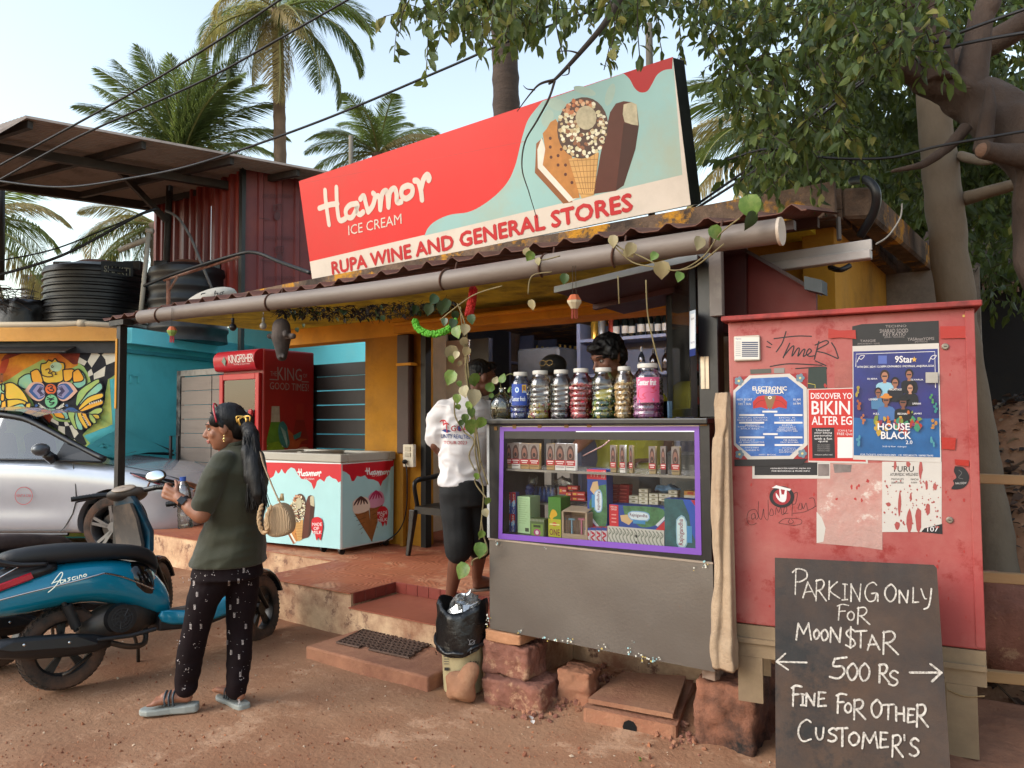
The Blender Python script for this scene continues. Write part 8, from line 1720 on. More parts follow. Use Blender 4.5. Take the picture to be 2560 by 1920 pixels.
for t_,zl in((.015,.30),(.855,.22)):
 p=BL0+Uh*t_;b=MB();b.obox(V((p.x,p.y,zl)),Uh*.11,V((0,0,zb5-.136-zl)),-cN*.02);b.build('leg',bei,std);b=MB();b.obox(V((p.x,p.y,zl))-cN*.36,Uh*.09,V((0,0,zb5-.05-zl)),-cN*.02);b.build('leg',bei,std)
b=MB();p=BL0+Uh*.86;b.tube(crom([p+V((0,0,-.16))+cN*.004,p+Uh*.06+V((0,0,-.175))+cN*.006,p+Uh*.13+V((0,0,-.165))+cN*.004]),.003,5);b.build('cord',mat('rope','8a7250',.9),std)
# CHALKBOARD
zk=lambda x,y:(1780+x/2.676,1300+y/2.676)
kTL,kTR=PD(1937,1393,3.02),PD(2336,1412,2.76);kh=(kTR-kTL);kh.z=0;out=kh.cross(UP).normalized();out=out if out.dot(CO-kTL)>0 else-out
kBL=PD(1940,1915,2.86);down=(kBL-kTL);down-=kh.normalized()*down.dot(kh.normalized());dn=down.normalized();kN=kh.normalized().cross(dn);kN=kN if kN.dot(CO-kTL)>0 else-kN
plk=photo_plane(kTL,kN)
Lk=kTL.z/(-dn.z)
corners=[plk(1937,1394),plk(2334,1412),plk(2342,1420),plk(2376,1918)];bl_,br_=plk(1939,1918),plk(2376,1918)
ext=lambda p,q:q+(q-p)*((q.z-(-.01))/(p.z-q.z))
P5=[corners[0],corners[1],corners[2],ext(corners[2],br_),ext(corners[0],bl_)]
chb=empty('chalkboard',(P5[3]+P5[4])/2,'dark brown parking notice board with white chalk writing leaning on the cabinet','notice board')
b=MB();b.prism(P5,-kN*.012);b.build('board',mat('board_brown','2f2622',.75,var=.15,scale=3,bump=.15,bscale=70,dirt='4c3626',dscale=2.2,damt=.6,dirt2='1c1a1a',d2scale=2,d2amt=.3),chb,bevel=.002)
LT={'P':[[(.2,1),(.15,0)],[(0,.85),(.3,1),(.8,.9),(.85,.65),(.5,.5),(.25,.48)]],'A':[[(.4,.95),(.0,0)],[(.4,.95),(1,.05)],[(.1,.35),(.75,.38)]],'R':[[(.15,1),(.1,0)],[(.1,.95),(.6,1),(.8,.8),(.6,.55),(.2,.5)],[(.3,.5),(1,0)]],'K':[[(.15,1),(.1,0)],[(.8,.95),(.15,.5),(1,.05)]],'I':[[(.5,.97),(.5,.03)],[(.2,1),(.8,.98)],[(.15,0),(.85,.02)]],'J':[[(.5,1),(.5,0)]],'N':[[(.1,0),(.12,1)],[(.12,1),(.85,.02)],[(.85,.02),(.95,1)]],'G':[[(.9,.85),(.6,1),(.2,.8),(.05,.4),(.3,.02),(.75,.08),(.85,.4)],[(.5,.42),(.95,.4),(.95,0)]],'O':[[(.5,1),(.1,.75),(.05,.35),(.4,0),(.85,.2),(.95,.65),(.6,1),(.45,.98)]],'L':[[(.1,1),(.1,.0)],[(.1,.0),(.9,.05)]],'Y':[[(.05,1),(.35,.55),(.5,.5)],[(.95,1),(.85,.5),(.7,.1),(.3,0)]],'F':[[(.15,.95),(.1,0)],[(.0,.9),(.4,1),(.9,.95)],[(.1,.55),(.65,.58)]],'M':[[(.0,0),(.12,.98)],[(.12,.98),(.5,.35)],[(.5,.35),(.85,1)],[(.85,1),(1,0)]],'S':[[(.9,.85),(.55,1),(.15,.8),(.3,.58),(.75,.42),(.9,.18),(.5,0),(.05,.1)]],'T':[[(.0,.95),(1,.98)],[(.5,.97),(.48,0)]],'E':[[(.15,1),(.1,0)],[(.12,1),(.85,.97)],[(.12,.52),(.7,.54)],[(.1,0),(.95,.05)]],'H':[[(.1,1),(.1,0)],[(.9,1),(.9,0)],[(.1,.5),(.9,.5)]],'U':[[(.1,1),(.1,.4),(.4,0),(.8,.15),(.9,1)]],'C':[[(.95,.88),(.6,1),(.15,.75),(.05,.35),(.35,.02),(.95,.12)]],'5':[[(.95,1),(.3,.95)],[(.3,.95),(.2,.6),(.7,.58),(.85,.3),(.5,.02),(.0,.1)]],"'":[[(.4,1),(.5,0)]],'<':[[(0,.5),(1,.45)],[(.3,1),(0,.5)],[(0,.5),(.38,0)]],'>':[[(0,.5),(1,.5)],[(.65,1),(1,.5)],[(1,.5),(.7,0)]]}
chk=mat('chalk','c4bcb2',.95,var=.1,bump=0,dirt='4a3f38',dscale=130,damt=.62)
ca=Art(plk,kN,step=.0002,lay0=.0012);rnd=random.Random(12)
WR=[('P',540,325,650,500),('A',610,410,690,520),('R',690,400,765,540),('K',775,410,855,530),('I',865,430,915,535),('N',920,430,1000,545),('G',1020,415,1112,545),('O',1155,430,1235,545),('N',1245,470,1315,555),('L',1340,450,1388,552),('Y',1395,460,1472,595),('F',840,565,922,670),('O',905,612,952,672),('R',965,585,1055,697),('M',565,690,662,802),('O',680,735,718,795),('O',730,735,778,806),('N',785,720,866,818),('S',890,730,965,850),('J',905,715,950,855),('T',955,740,1035,852),('A',1040,765,1120,870),('R',1135,745,1245,898),('<',432,895,632,1002),('5',788,920,905,1062),('O',905,962,975,1070),('O',985,962,1056,1076),('R',1112,965,1188,1088),('S',1180,1008,1250,1106),('>',1325,962,1535,1080),('F',535,1108,605,1245),('I',590,1165,625,1240),('N',625,1160,692,1242),('E',705,1152,768,1246),('F',832,1162,908,1292),('O',888,1225,936,1286),('R',942,1202,1028,1332),('O',1065,1205,1138,1320),('T',1142,1232,1218,1332),('H',1225,1250,1292,1342),('E',1305,1262,1360,1352),('R',1362,1235,1446,1382),('C',575,1335,668,1482),('U',692,1390,752,1466),('S',775,1390,838,1482),('T',838,1388,908,1510),('O',915,1420,988,1506),('M',1005,1420,1108,1525),('E',1122,1420,1182,1520),('R',1200,1438,1278,1582),("'",1280,1438,1295,1472),('S',1320,1458,1388,1578)]
for(c_,x0,y0,x1,y1)in WR:
 wd=.0050 if y0<690 else.0064
 for s_ in LT[c_]:
  for rep in range(2 if y0>900 else 1):
   pts=[zk(x0+(x1-x0)*u+rnd.uniform(-2,2),y1-(y1-y0)*v+rnd.uniform(-2,2))for u,v in s_];ca.stroke(pts,wd*rnd.uniform(.85,1.15),chk,smooth=4,adv=False)
 ca.lay+=.00002
ca.build('chalk_writing',chb)
# BLOCKS, BIN, SACK CURTAIN
lat=mat('laterite','87594a',.95,var=.3,scale=7,bump=1.6,bscale=26,dirt='744634',dscale=5,damt=.6,dirt2='a98266',d2scale=9,d2amt=.3)
lat2=mat('laterite_dusty','98694f',.95,var=.15,scale=6,bump=1.0,bscale=30,dirt='84442f',dscale=4,damt=.5)
lat3=mat('laterite_mossy','8a5a44',.95,var=.2,scale=6,bump=1.3,bscale=30,dirt='1e1a18',dscale=3.2,damt=.8)
def rough_block(name,p0,p1,m,label,rot=0.,amp=.012,cat='block',nd=17):
 p0,p1=V(p0),V(p1);c=(p0+p1)/2;h=(p1-p0)/2;b=MB();R=Matrix.Rotation(rot,3,'Z')
 bm=bmesh.new();bmesh.ops.create_cube(bm,size=2);bmesh.ops.subdivide_edges(bm,edges=bm.edges,cuts=nd,use_grid_fill=True)
 for v in bm.verts:
  q=v.co.copy();L=max(.0001,(abs(q.x)**16+abs(q.y)**16+abs(q.z)**16)**(1/16));q/=L;w=c+R@V((q.x*h.x,q.y*h.y,q.z*h.z));n_=(R@V((q.x**3,q.y**3,q.z**3))).normalized()
  v.co=w+n_*(noise.noise(w*11)*amp*1.5+noise.noise(w*34)*amp*.8-max(0,noise.noise(w*22+V((7,0,0)))-.25)*amp*2)
 bm.verts.index_update();b.add([v.co.copy()for v in bm.verts],[tuple(v.index for v in f.verts)for f in bm.faces]);bm.free()
 return b.build(name,m,smooth=True,label=label,cat=cat)
def frontblock(name,x0,x1,yb,zb,zt,Y,dep,m,label,rot=0.,amp=.012):
 xa,xb=PY(x0,yb,Y).x,PY(x1,yb,Y).x;return rough_block(name,(xa,Y,zb),(xb,Y+dep,zt),m,label,rot,amp)
frontblock('laterite_block',1200,1345,1745,-.03,.125,3.24,.26,lat,'pitted laterite block lying flat at the foot of the block stack',.06,.014)
frontblock('laterite_block',1206,1318,1660,.125,.30,3.30,.20,lat,'reddish laterite block in the middle of the stack under the counter',0,.012)
frontblock('brick',1211,1300,1600,.302,.360,3.29,.18,mat('brick_tan','ab7a58',.95,var=.1,bump=.6,bscale=40),'tan brick topmost of the stack under the counter\'s left corner',0,.004)
frontblock('laterite_block',1391,1470,1700,-.03,.185,3.42,.15,lat2,'upright laterite block standing alone under the counter',.05,.010)
frontblock('laterite_block',1735,1886,1760,-.08,.30,3.36,.42,lat3,'big black stained laterite block carrying the counter and cabinet',0,.016)
frontblock('tile_stack',1750,1790,1685,.305,.362,3.34,.12,mat('tile_grey','7f6a5c',.9,bump=.4),'small stack of grey tiles on the big stained block')
mh=empty('drain_cover',PZ(1600,1760,0),'dusty concrete drain slab with a dark hole in its front under the counter','drain')
q4=[PZ(x,y,.085)for x,y in((1470,1757),(1683,1797),(1715,1700),(1556,1690))]
dusty_c=mat('dusty_conc','94694f',.95,var=.12,scale=4,bump=.7,bscale=35,dirt='7f4c38',damt=.5)
b=MB();b.prism(q4,V((0,0,.022)));b.build('cover_slab',dusty_c,mh,bevel=.006,seg=2)
q5=[PZ(x,y,.07)for x,y in((1455,1768),(1692,1815),(1735,1700),(1548,1685))];b=MB();b.prism(q5,V((0,0,-.16)));b.build('curb',lat2,mh,bevel=.02,seg=2)
nrm=(q5[1]-q5[0]).cross(UP).normalized();nrm=nrm if nrm.dot(CO-q5[0])>0 else-nrm;hp_=q5[0].lerp(q5[1],.52)+V((0,0,-.06))
b=MB();b.cyl(V((hp_.x,hp_.y,.018))-nrm*.005,V((hp_.x,hp_.y,.018))+nrm*.004,.036,n=9);b.v=[(p[0],p[1],p[2])for p in b.v];b.build('drain_hole',mat('void','020202',1,bump=0,var=0),mh)
frontblock('laterite_block',2075,2330,1880,-.05,.26,3.30,.9,lat3,'long rough laterite ledge behind the chalk board',0,.02)
rough_block('concrete_ledge',(-.42,3.02,-.1),(1.2,4.1,.215),mat('ledge','8f6248',.95,var=.2,scale=4,bump=1,bscale=30,dirt='5a3a2c',damt=.5),'dirt covered ledge carrying the right leg of the cabinet',0,.015)
b=MB();c=PD(2520,1560,3.7);b.ell(c,(.30,.22,.24),None,30,20);b.v=[tuple(V(p)+(V(p)-c).normalized()*(noise.noise(V(p)*6)*.05+noise.noise(V(p)*22)*.022))for p in b.v];b.build('laterite_boulder',lat,smooth=True,label='red pitted laterite boulder right of the cabinet',cat='boulder')
rnd=random.Random(44);b=MB()
for k in range(420):
 x,y=rnd.choice([(1370,1740),(1430,1765),(1500,1700),(1720,1850),(1640,1690),(1330,1770)]);p=PZ(rnd.gauss(x,34),rnd.gauss(y,16),0);r=rnd.choice([.006,.008,.012,.02])*rnd.uniform(.7,1.3);i0=len(b.v);b.ell((p.x,p.y,gz(p.x,p.y)+r*.3),(r,r*.8,r*.6),(rnd.random()*3,rnd.random()*3,rnd.random()*3),6,4,rnd.randrange(2));b.v[i0:]=[tuple(V(q)+V((noise.noise(V(q)*80),noise.noise(V(q)*80+V((4,0,0))),0))*r*.5)for q in b.v[i0:]]
b.build('rubble',[lat,lat2],kind='stuff',label='crumbled laterite rubble around the blocks under the counter')
bc_=PZ(1158,1722,0);bn=empty('rubbish_bin',(bc_.x,bc_.y,0),'cream paint bucket lined with a black bin bag full of plastic rubbish','bin')
MB().lathe([(.105,0),(.108,.01),(.125,.33),(.130,.33),(.130,.35)],36,(bc_.x,bc_.y,0)).build('bucket',mat('bucket_cream','b9ab84',.5,var=.05,bump=.05,dirt='7f6a4c',dscale=4,damt=.4),bn,smooth='auto')
cb_=V((bc_.x,bc_.y,0));wob=lambda a_,z:1+.05*math.sin(a_*2*PI*5+z*20)+.035*math.sin(a_*2*PI*11-z*31)
b=MB();b.lathe([(.150,.24),(.152,.26),(.142,.36),(.140,.44),(.132,.475),(.124,.47),(.12,.40),(.11,.36)],64,cb_,wob=wob,cap=False);b.v=[tuple(V(p)+V((0,0,.03*math.sin(2*math.atan2(p[1]-cb_.y,p[0]-cb_.x)+1))))for p in b.v]
b.build('bag_liner',mat('bin_bag','0e0e10',.28,var=.2,bump=.8,bscale=14),bn,smooth=True)
b=MB();b.tube([cb_+V((.152*math.cos(t_),.152*math.sin(t_),.262+.03*math.sin(2*t_+1)+.006*math.sin(9*t_)))for t_ in[2*PI*k/40 for k in range(41)]],.012,6);b.build('bag_rim',mat('bin_bag','0e0e10'),bn,smooth=True)
b=MB();cc_=cb_+V((.02,0,.46));b.ell(cc_,(.085,.085,.06),None,18,12);b.v=[tuple(V(p)+V((noise.noise(V(p)*40),noise.noise(V(p)*40+V((5,0,0))),noise.noise(V(p)*35)))*.04)for p in b.v];b.build('plastic_rubbish',glass('crinkle',(.75,.76,.78),base=.35,rough=.15,grime=.4),bn,smooth='auto')
ba=Art(onwall(cb_,.121),-FW,step=.0003,lay0=.003);ba.text('RAIN',((1175,1652),(1196,1652),(1196,1660),(1175,1660)),ink('22221f'),bold=.02);ba.text('NEO',(1176,1664,1192,1670),ink('7f7a64'));ba.rect(1111,1668,1122,1676,ink('22221f'));[ba.rect(1110,1640+6*k,1122,1642+6*k,ink('55524a'))for k in range(4)];ba.build('bucket_print',bn)
ba=Art(onwall(cb_,.158),-FW,lay0=.004);wk=ink('77777a');ba.stroke([(1170,1597),(1175,1605),(1172,1612)],.003,wk);ba.stroke([(1180+6*math.cos(t_),1605+6*math.sin(t_))for t_ in[2*PI*k/12 for k in range(13)]],.003,wk);ba.stroke([(1174,1612),(1188,1600)],.003,wk);ba.stroke([(1178,1618),(1176,1632)],.003,wk);ba.build('bag_mark',bn)
b=MB();c=PZ(1156,1752,0)+V((0,0,.085));b.ell(c,(.085,.055,.105),(0,.15,.5),26,18);b.v=[tuple(V(p)+(V(p)-c).normalized()*(noise.noise(V(p)*11)*.05+noise.noise(V(p)*40)*.006))for p in b.v];b.build('stone',mat('stone','94684c',.9,var=.15,scale=6,bump=.5,dirt='c49a78',dscale=4,damt=.4),smooth=True,label='rounded brown stone propped against the rubbish bin',cat='stone')
bur=mat('burlap','a28b72',.95,var=.12,scale=8,bump=.8,bscale=28,dirt='7f6048',dscale=3,damt=.4)
rows=[(975,1797,1822),(1000,1792,1822),(1040,1790,1820),(1090,1790,1818),(1100,1786,1818),(1180,1780,1820),(1280,1780,1818),(1360,1784,1822),(1440,1786,1826),(1520,1782,1834),(1590,1770,1842),(1640,1776,1842),(1680,1785,1840)]
b=MB();rr_=[]
for(y,xa,xb)in rows:
 p,q=PD(xa,y,3.24),PD(xb,y,3.20);c=(p+q)/2;w=(q-p).length/2;n_=40
 rr_.append([c+RT*w*math.cos(t_)*(1+.10*math.sin(5*t_+y*.01))+FW*(.035+w*.35)*math.sin(t_)*(1+.3*math.sin(4*t_+y*.008))for t_ in[2*PI*k/n_ for k in range(n_)]])
b.loft([[q+V((noise.noise(q*9),noise.noise(q*9+V((5,0,0))),0))*.016+V((noise.noise(q*24),noise.noise(q*24+V((5,0,0))),0))*.008 for q in crom([rr_[i][k]for i in range(len(rr_))],3)]for k in range(40)],cap=False);b.build('burlap_sack',bur,smooth=True,subd=1,label='hanging beige sackcloth between the counter and the red cabinet',cat='sack')
# RAILS, TUBE CHANNEL, CABLES
wdr=mat('rail_wood','a8845a',.7,var=.15,scale=3,bump=.2,stretch=(.3,4,4),dirt='7a5838',damt=.4)
for(xa,ya,xb,yb,h,l_)in((2436,1196,2600,1203,24,'upper'),(2440,1442,2600,1452,26,'middle'),(2452,1690,2600,1704,28,'lowest')):
 p,q=PD(xa,ya,3.25),PD(xb,yb,3.15);p-=(q-p)*.6;q+=(q-p)*1.0;b=MB();d=q-p;s_=d.normalized().cross(UP);hh_=h/1880*3.2;b.obox(p-V((0,0,hh_/2)),d,s_*-.035,V((0,0,hh_)));b.build('wooden_rail',wdr,label='%s of the three pale wooden rails right of the red cabinet'%l_,cat='rail',bevel=.003)
b=MB();p,q=PD(1900,640,3.75),PD(2180,598,3.34);d=q-p;s_=V((.0,-1,0));hgt=V((0,0,-.052));b.obox(p,d,hgt,s_*.012);b.obox(p+hgt,d,V((0,0,-.042)),s_*.055);b.build('lamp_channel',mat('channel_white','a39c96',.45,var=.06,bump=.05,dirt='7a6f68',damt=.4),bevel=.004,label='long white fluorescent lamp channel jutting out above the red cabinet',cat='lamp fitting')
b=MB();b.tube([PD(2096,545,3.75),PD(2098,600,3.7)],.012,6);b.build('conduit',mat('conduit','6a6058',.7),label='short grey conduit dropping from the slab to the lamp channel',cat='pipe')
b=MB();b.tube(crom([PD(2130,452,3.85),PD(2165,450,3.7),PD(2190,480,3.65),PD(2185,530,3.7),PD(2150,590,3.8)],8),.022,8);b.tube(crom([PD(2075,668,3.8),PD(2100,675,3.7),PD(2125,664,3.7)]),.014,6);b.build('black_pipe',blkpl,smooth=True,label='thick black hose bending over the roof slab corner',cat='hose')
b=MB();b.tube(crom([PD(2255,510,3.6),PD(2250,545,3.55),PD(2220,590,3.5),PD(2190,610,3.45)]),.004,5);b.build('thin_wire',mat('wire_grey','8a8278',.6),label='thin pale wire looping from slab to lamp channel',cat='cable')
cbm=mat('cable_black','101012',.6,bump=0)
def cable(pts,r,label,dpt):
 b=MB();n=len(pts);b.tube(crom([PD(x,y,dpt[0]+(dpt[1]-dpt[0])*i/(n-1))for i,(x,y)in enumerate(pts)],10),r,5);return b.build('overhead_cable',cbm,smooth=True,label=label,cat='cable',group='overhead cables')
cable([(-60,446),(0,413),(190,310),(389,198),(560,92),(720,-14)],.009,'upper of two parallel cables crossing the left sky',(6.5,5.2))
cable([(-60,478),(0,449),(200,340),(506,202),(700,96),(900,-18)],.009,'lower of two parallel cables crossing the left sky',(6.5,5.2))
cable([(-60,440),(0,453),(155,468),(325,446),(506,406),(800,303),(1105,175),(1280,100),(1540,5),(1600,-20)],.009,'long cable rising over the ice cream sign to the tree',(6.3,4.6))
cable([(-60,665),(0,652),(145,620),(325,547),(398,522)],.011,'thin cable behind the big water tank',(9.8,10.2))
cable([(-60,702),(0,687),(126,650),(217,609),(343,540),(392,522)],.02,'thick cable bundle behind the big water tank',(9.6,10.1))
cable([(1730,520),(1900,400),(2040,285),(2227,155),(2400,82),(2600,10)],.008,'upper cable sagging through the tree on the right',(4.4,3.2))
cable([(1735,525),(1910,410),(2050,290),(2240,153),(2420,108),(2620,72)],.008,'middle cable running through the tree on the right',(4.3,3.2))
cable([(1820,400),(1925,372),(2060,394),(2220,395),(2350,365),(2600,322)],.007,'lower cable sagging in front of the grey trunk',(4.2,3.3))
# TREES
bark=mat('bark_grey','6e604f',.9,var=.2,scale=3,bump=.8,bscale=14,stretch=(1,1,.6),dirt='4c4034',dscale=3,damt=.5)
bark2=mat('bark_brown','41332a',.95,var=.25,scale=5,bump=1.6,bscale=18,stretch=(1,1,.5),dirt='2c211a',dscale=3.5,damt=.5)
def limb(b,pts,r,n=14,amp=.02):
 P=crom(pts,14);rr=[r[min(len(r)-1,int(i/14))]+(r[min(len(r)-1,int(i/14)+1)]-r[min(len(r)-1,int(i/14))])*((i%14)/14)for i in range(len(P))];i0=len(b.v);b.tube(P,rr,n)
 for i in range(i0,len(b.v)):p=V(b.v[i]);q=V((p.x*26,p.y*26,p.z*5));b.v[i]=tuple(p+V((noise.noise(p*7)+.35*noise.noise(q),noise.noise(p*7+V((4,0,0)))+.35*noise.noise(q+V((3,0,0))),.4*noise.noise(p*9)))*amp)
def leafgeo(b,p,d,n,L,w,mi):
 d=d.normalized();s=d.cross(n);s=s.normalized()if s.length>1e-4 else V((1,0,0));n=s.cross(d)
 c1,c2,c3=p+d*L*.35+n*L*.02,p+d*L*.7-n*L*.03,p+d*L-n*L*.12
 b.add([p,c1+s*w+n*w*.3,c1,c1-s*w+n*w*.3,c2+s*w*.75+n*w*.2,c2,c2-s*w*.75+n*w*.2,c3],[(0,1,2),(0,2,3),(1,4,5,2),(2,5,6,3),(4,7,5),(5,7,6)],mi)
LV=[leafmat('leaf_a','3c4c24',.3),leafmat('leaf_b','2a381a',.3),leafmat('leaf_c','525e2c',.3),leafmat('leaf_d','6c6832',.3)]
def inpoly(x,y,P):
 r=False;j=len(P)-1
 for i in range(len(P)):
  if(P[i][1]>y)!=(P[j][1]>y)and x<(P[j][0]-P[i][0])*(y-P[i][1])/(P[j][1]-P[i][1])+P[i][0]:r=not r
  j=i
 return r
def foliage(region,N,d0,d1,seed,L=.085,wts=(5,4,3,1),b=None,tw=True,droop=.6):
 rnd=random.Random(seed);b=b or MB();xs=[p[0]for p in region];ys=[p[1]for p in region];k=0;tries=0
 while k<N and tries<N*30:
  tries+=1;x,y=rnd.uniform(min(xs),max(xs)),rnd.uniform(min(ys),max(ys))
  if not inpoly(x,y,region):continue
  dp=rnd.uniform(d0,d1);c=PD(x,y,dp)
  if noise.noise(c*1.6+V((seed,0,0)))<-.12:continue
  tdir=V((rnd.uniform(-1,1),rnd.uniform(-1,1),rnd.uniform(-1.2,.2))).normalized();k+=1
  if tw:b.tube([c,c+tdir*.16],.0025,3,mi=4)
  for j in range(rnd.randint(6,10)):
   p=c+tdir*(.02+.025*j);d=(tdir*.5+V((rnd.uniform(-1,1),rnd.uniform(-1,1),rnd.uniform(-1,.5)-droop)));n=V((rnd.uniform(-1,1),rnd.uniform(-1,1),rnd.uniform(0,1.5)));l=L*rnd.uniform(.45,1.2)
   leafgeo(b,p,d,n,l,l*.23,rnd.choices(range(4),wts)[0])
 return b
twm=mat('twig','2f261c',.9)
gt=empty('tree',PD(2490,1480,4.4),'tall tree with smooth pale grey trunk behind the red cabinet','tree');b=MB()
limb(b,[PD(2530,1640,4.3),PD(2490,1440,4.4),PD(2462,1200,4.5),PD(2420,950,4.5),PD(2392,780,4.5),PD(2370,600,4.5),PD(2352,450,4.5),PD(2335,240,4.5),PD(2320,60,4.5),PD(2300,-200,4.6)],[.19,.125,.10,.098,.102,.108,.10,.098,.095,.08],20,.012);b.build('trunk',bark,gt,smooth=True)
for pts,r in(([PD(2400,500,4.5),PD(2470,480,4.3),PD(2560,455,4.1)],[.045,.035,.03]),([PD(2400,390,4.45),PD(2450,402,4.2),PD(2480,405,4.1)],[.03,.025,.012])):b=MB();limb(b,pts,r,10,.006);b.build('branch',bark,gt,smooth=True)
foliage([(2000,-40),(2620,-40),(2620,560),(2430,640),(2200,480),(2050,300)],900,5.0,7.5,31,.10,(2,6,1,0),tw=False).build('crown',LV+[twm],gt,kind='stuff')
z8=lambda x,y,d=3.7:PD(1700+x/2.073,y/2.073,d)
bt_=empty('tree',(0.9,3.2,0),'gnarled brown tree with broken limbs spreading over the shop from the right','tree');b=MB()
limb(b,[V((1.25,2.6,-.2)),V((1.2,2.7,.8)),z8(2100,1500,3.4),z8(1960,900,3.5),z8(1760,700,3.6),z8(1600,560,3.7),z8(1420,450,3.75),z8(1250,400,3.75),z8(1130,350,3.7),z8(1090,335,3.7)],[.26,.22,.19,.17,.155,.13,.10,.075,.04,.012],34,.035);b.build('trunk',bark2,bt_,smooth=True)
for pts,r in(([z8(1500,500),z8(1530,300),z8(1560,100),z8(1620,-80),z8(1700,-700,3.9)],[.085,.065,.06,.055,.03]),([z8(1340,420),z8(1310,200),z8(1260,40),z8(1180,-100),z8(1000,-650,4.2)],[.085,.075,.07,.06,.03]),([z8(1400,330,4.2),z8(1600,230,4.1),z8(1783,120,4.0),z8(2000,-40,3.9),z8(2300,-500,4)],[.06,.068,.07,.07,.04]),([z8(1900,830,3.5),z8(1700,800,3.45),z8(1565,775,3.4)],[.08,.05,.04]),([z8(1570,780,3.5),z8(1590,600,3.5),z8(1610,500,3.5),z8(1618,440,3.5)],[.04,.035,.025,.008]),([z8(1490,660,3.6),z8(1420,740,3.6),z8(1260,850,3.6),z8(1100,888,3.6)],[.03,.026,.018,.006])):
 b=MB();limb(b,pts,r,14,.012);b.build('branch',bark2,bt_,smooth=True)
b=MB();b.ell(z8(1572,778,3.40),(.034,.02,.034),(.3,.2,0),14,8);b.build('broken_end',mat('fresh_wood','6a5040',.9,var=.3,scale=20,bump=.6),bt_,smooth=True)
def twig(pts,r,d=(3.7,3.7)):
 b=MB();n=len(pts);b.tube(crom([PD(x,y,d[0]+(d[1]-d[0])*i/(n-1))for i,(x,y)in enumerate(pts)],6),[r*(1-.75*i/(6*(n-1)))for i in range(6*(n-1)+1)],6);P=crom([V((x,y,0))for x,y in pts],4)
 return b.build('bare_branch',twm,bt_,smooth=True)
zz2=lambda x,y:(960+x/2.765,y/2.765)
twig([zz2(1640,-30),zz2(1560,110),zz2(1480,220),zz2(1350,370),zz2(1260,470),zz2(1180,550),zz2(1140,580)],.020,(3.4,3.3));twig([zz2(1180,552),zz2(1080,580),zz2(1010,650),zz2(920,770)],.007,(3.3,3.3));twig([zz2(1180,560),zz2(1140,680),zz2(1060,830),zz2(975,980),(1305,420),(1322,480),(1342,545)],.006,(3.3,3.25));twig([zz2(1350,370),zz2(1280,352),zz2(1200,356)],.005,(3.3,3.3));twig([zz2(1045,620),zz2(990,615),zz2(962,590)],.004,(3.3,3.3));twig([zz2(1280,460),zz2(1275,510),zz2(1230,522)],.005,(3.3,3.3))
CR1=[(1750,-60),(2250,-60),(2230,130),(2120,250),(2160,400),(2000,450),(1900,450),(1870,380),(1890,300),(1830,230),(1790,150),(1740,60)]
CR2=[(2150,-60),(2620,-60),(2620,620),(2500,620),(2380,560),(2280,500),(2150,440),(2100,250)]
fb=foliage(CR1,640,3.4,5.2,21,.076,(5,3,4,1));foliage([(2130,-60),(2330,-60),(2360,120),(2250,260),(2130,200)],70,3.0,3.5,25,.075,(5,4,3,1),b=fb);foliage(CR2,720,4.7,6.4,24,.085,(4,4,2,1),b=fb);fb.build('crown',LV+[twm],bt_,kind='stuff')
foliage([(2380,560),(2620,560),(2620,760),(2480,760)],60,4.6,6,22,.09,(2,5,1,0)).build('lower_foliage',LV+[twm],bt_,kind='stuff')
lp=[]
for m in LV:
 b=MB();leafgeo(b,V((0,0,0)),V((1,0,0)),V((0,0,1)),1,.22,0);o=b.build('leaf',m,bt_,local=True);lp.append(o)
firstused=set();nleaf=0;rnd=random.Random(77)
def leafpart(p,d,L):
 global nleaf
 if nleaf>285:return
 i=rnd.choices(range(4),(4,5,3,1))[0];o=lp[i]if i not in firstused else lp[i].copy()
 if i in firstused:C.objects.link(o);o.parent=bt_
 firstused.add(i);nleaf+=1;q=d.to_track_quat('X','Z').to_matrix().to_4x4()@Matrix.Rotation(rnd.uniform(-1.5,1.5),4,'X')
 o.matrix_basis=Matrix.Translation(p-bt_.location)@q@Matrix.Scale(L,4)
sprays=[((1010,-20),(985,150)),((1060,-20),(1062,215)),((1110,-20),(1075,170)),((1150,-20),(1165,100)),((1195,-20),(1200,150)),((1235,-20),(1215,120)),((1280,-20),(1262,90)),((1320,-20),(1325,110)),((1365,-20),(1345,60)),((1400,-20),(1408,140)),((1440,-20),(1450,40)),((1520,-20),(1520,150)),((1560,-20),(1510,175)),((1595,-20),(1600,150)),((1640,-20),(1655,130)),((1480,-20),(1470,30)),((1035,-20),(1000,80)),((1690,-20),(1700,150)),((1085,-20),(1110,60))]
bb=MB()
for(a_,c_)in sprays:
 d0=rnd.uniform(3.2,4.4);p0,p1=PD(*a_,d0),PD(*c_,d0);P=crom([p0,p0.lerp(p1,.5)+RT*rnd.uniform(-.03,.03),p1],8);bb.tube(P,.0028,4)
 n=max(5,int((p1-p0).length*38))
 for k in range(n):
  t_=(k+.5)/n;p=P[min(len(P)-1,int(t_*(len(P)-1)))];d=V((rnd.uniform(-1,1),rnd.uniform(-1,1),rnd.uniform(-1.6,-.1))).normalized();leafpart(p,d,rnd.uniform(.06,.10))
bb.build('twigs',twm,bt_,smooth=True,kind='stuff')
foliage([(960,-60),(1760,-60),(1730,50),(1650,40),(1500,35),(1400,20),(1330,60),(1200,55),(1100,40),(1050,90),(990,60)],170,3.6,5.0,23,.085,(4,3,3,2)).build('overhanging_leaves',LV+[twm],bt_,kind='stuff')
foliage([(1880,330),(2620,200),(2620,820),(1950,820),(1900,560)],1500,8,11,41,.20,(1,6,1,0),tw=False).build('far_foliage',LV+[twm],kind='stuff',label='dense dark foliage behind the shop on the right')
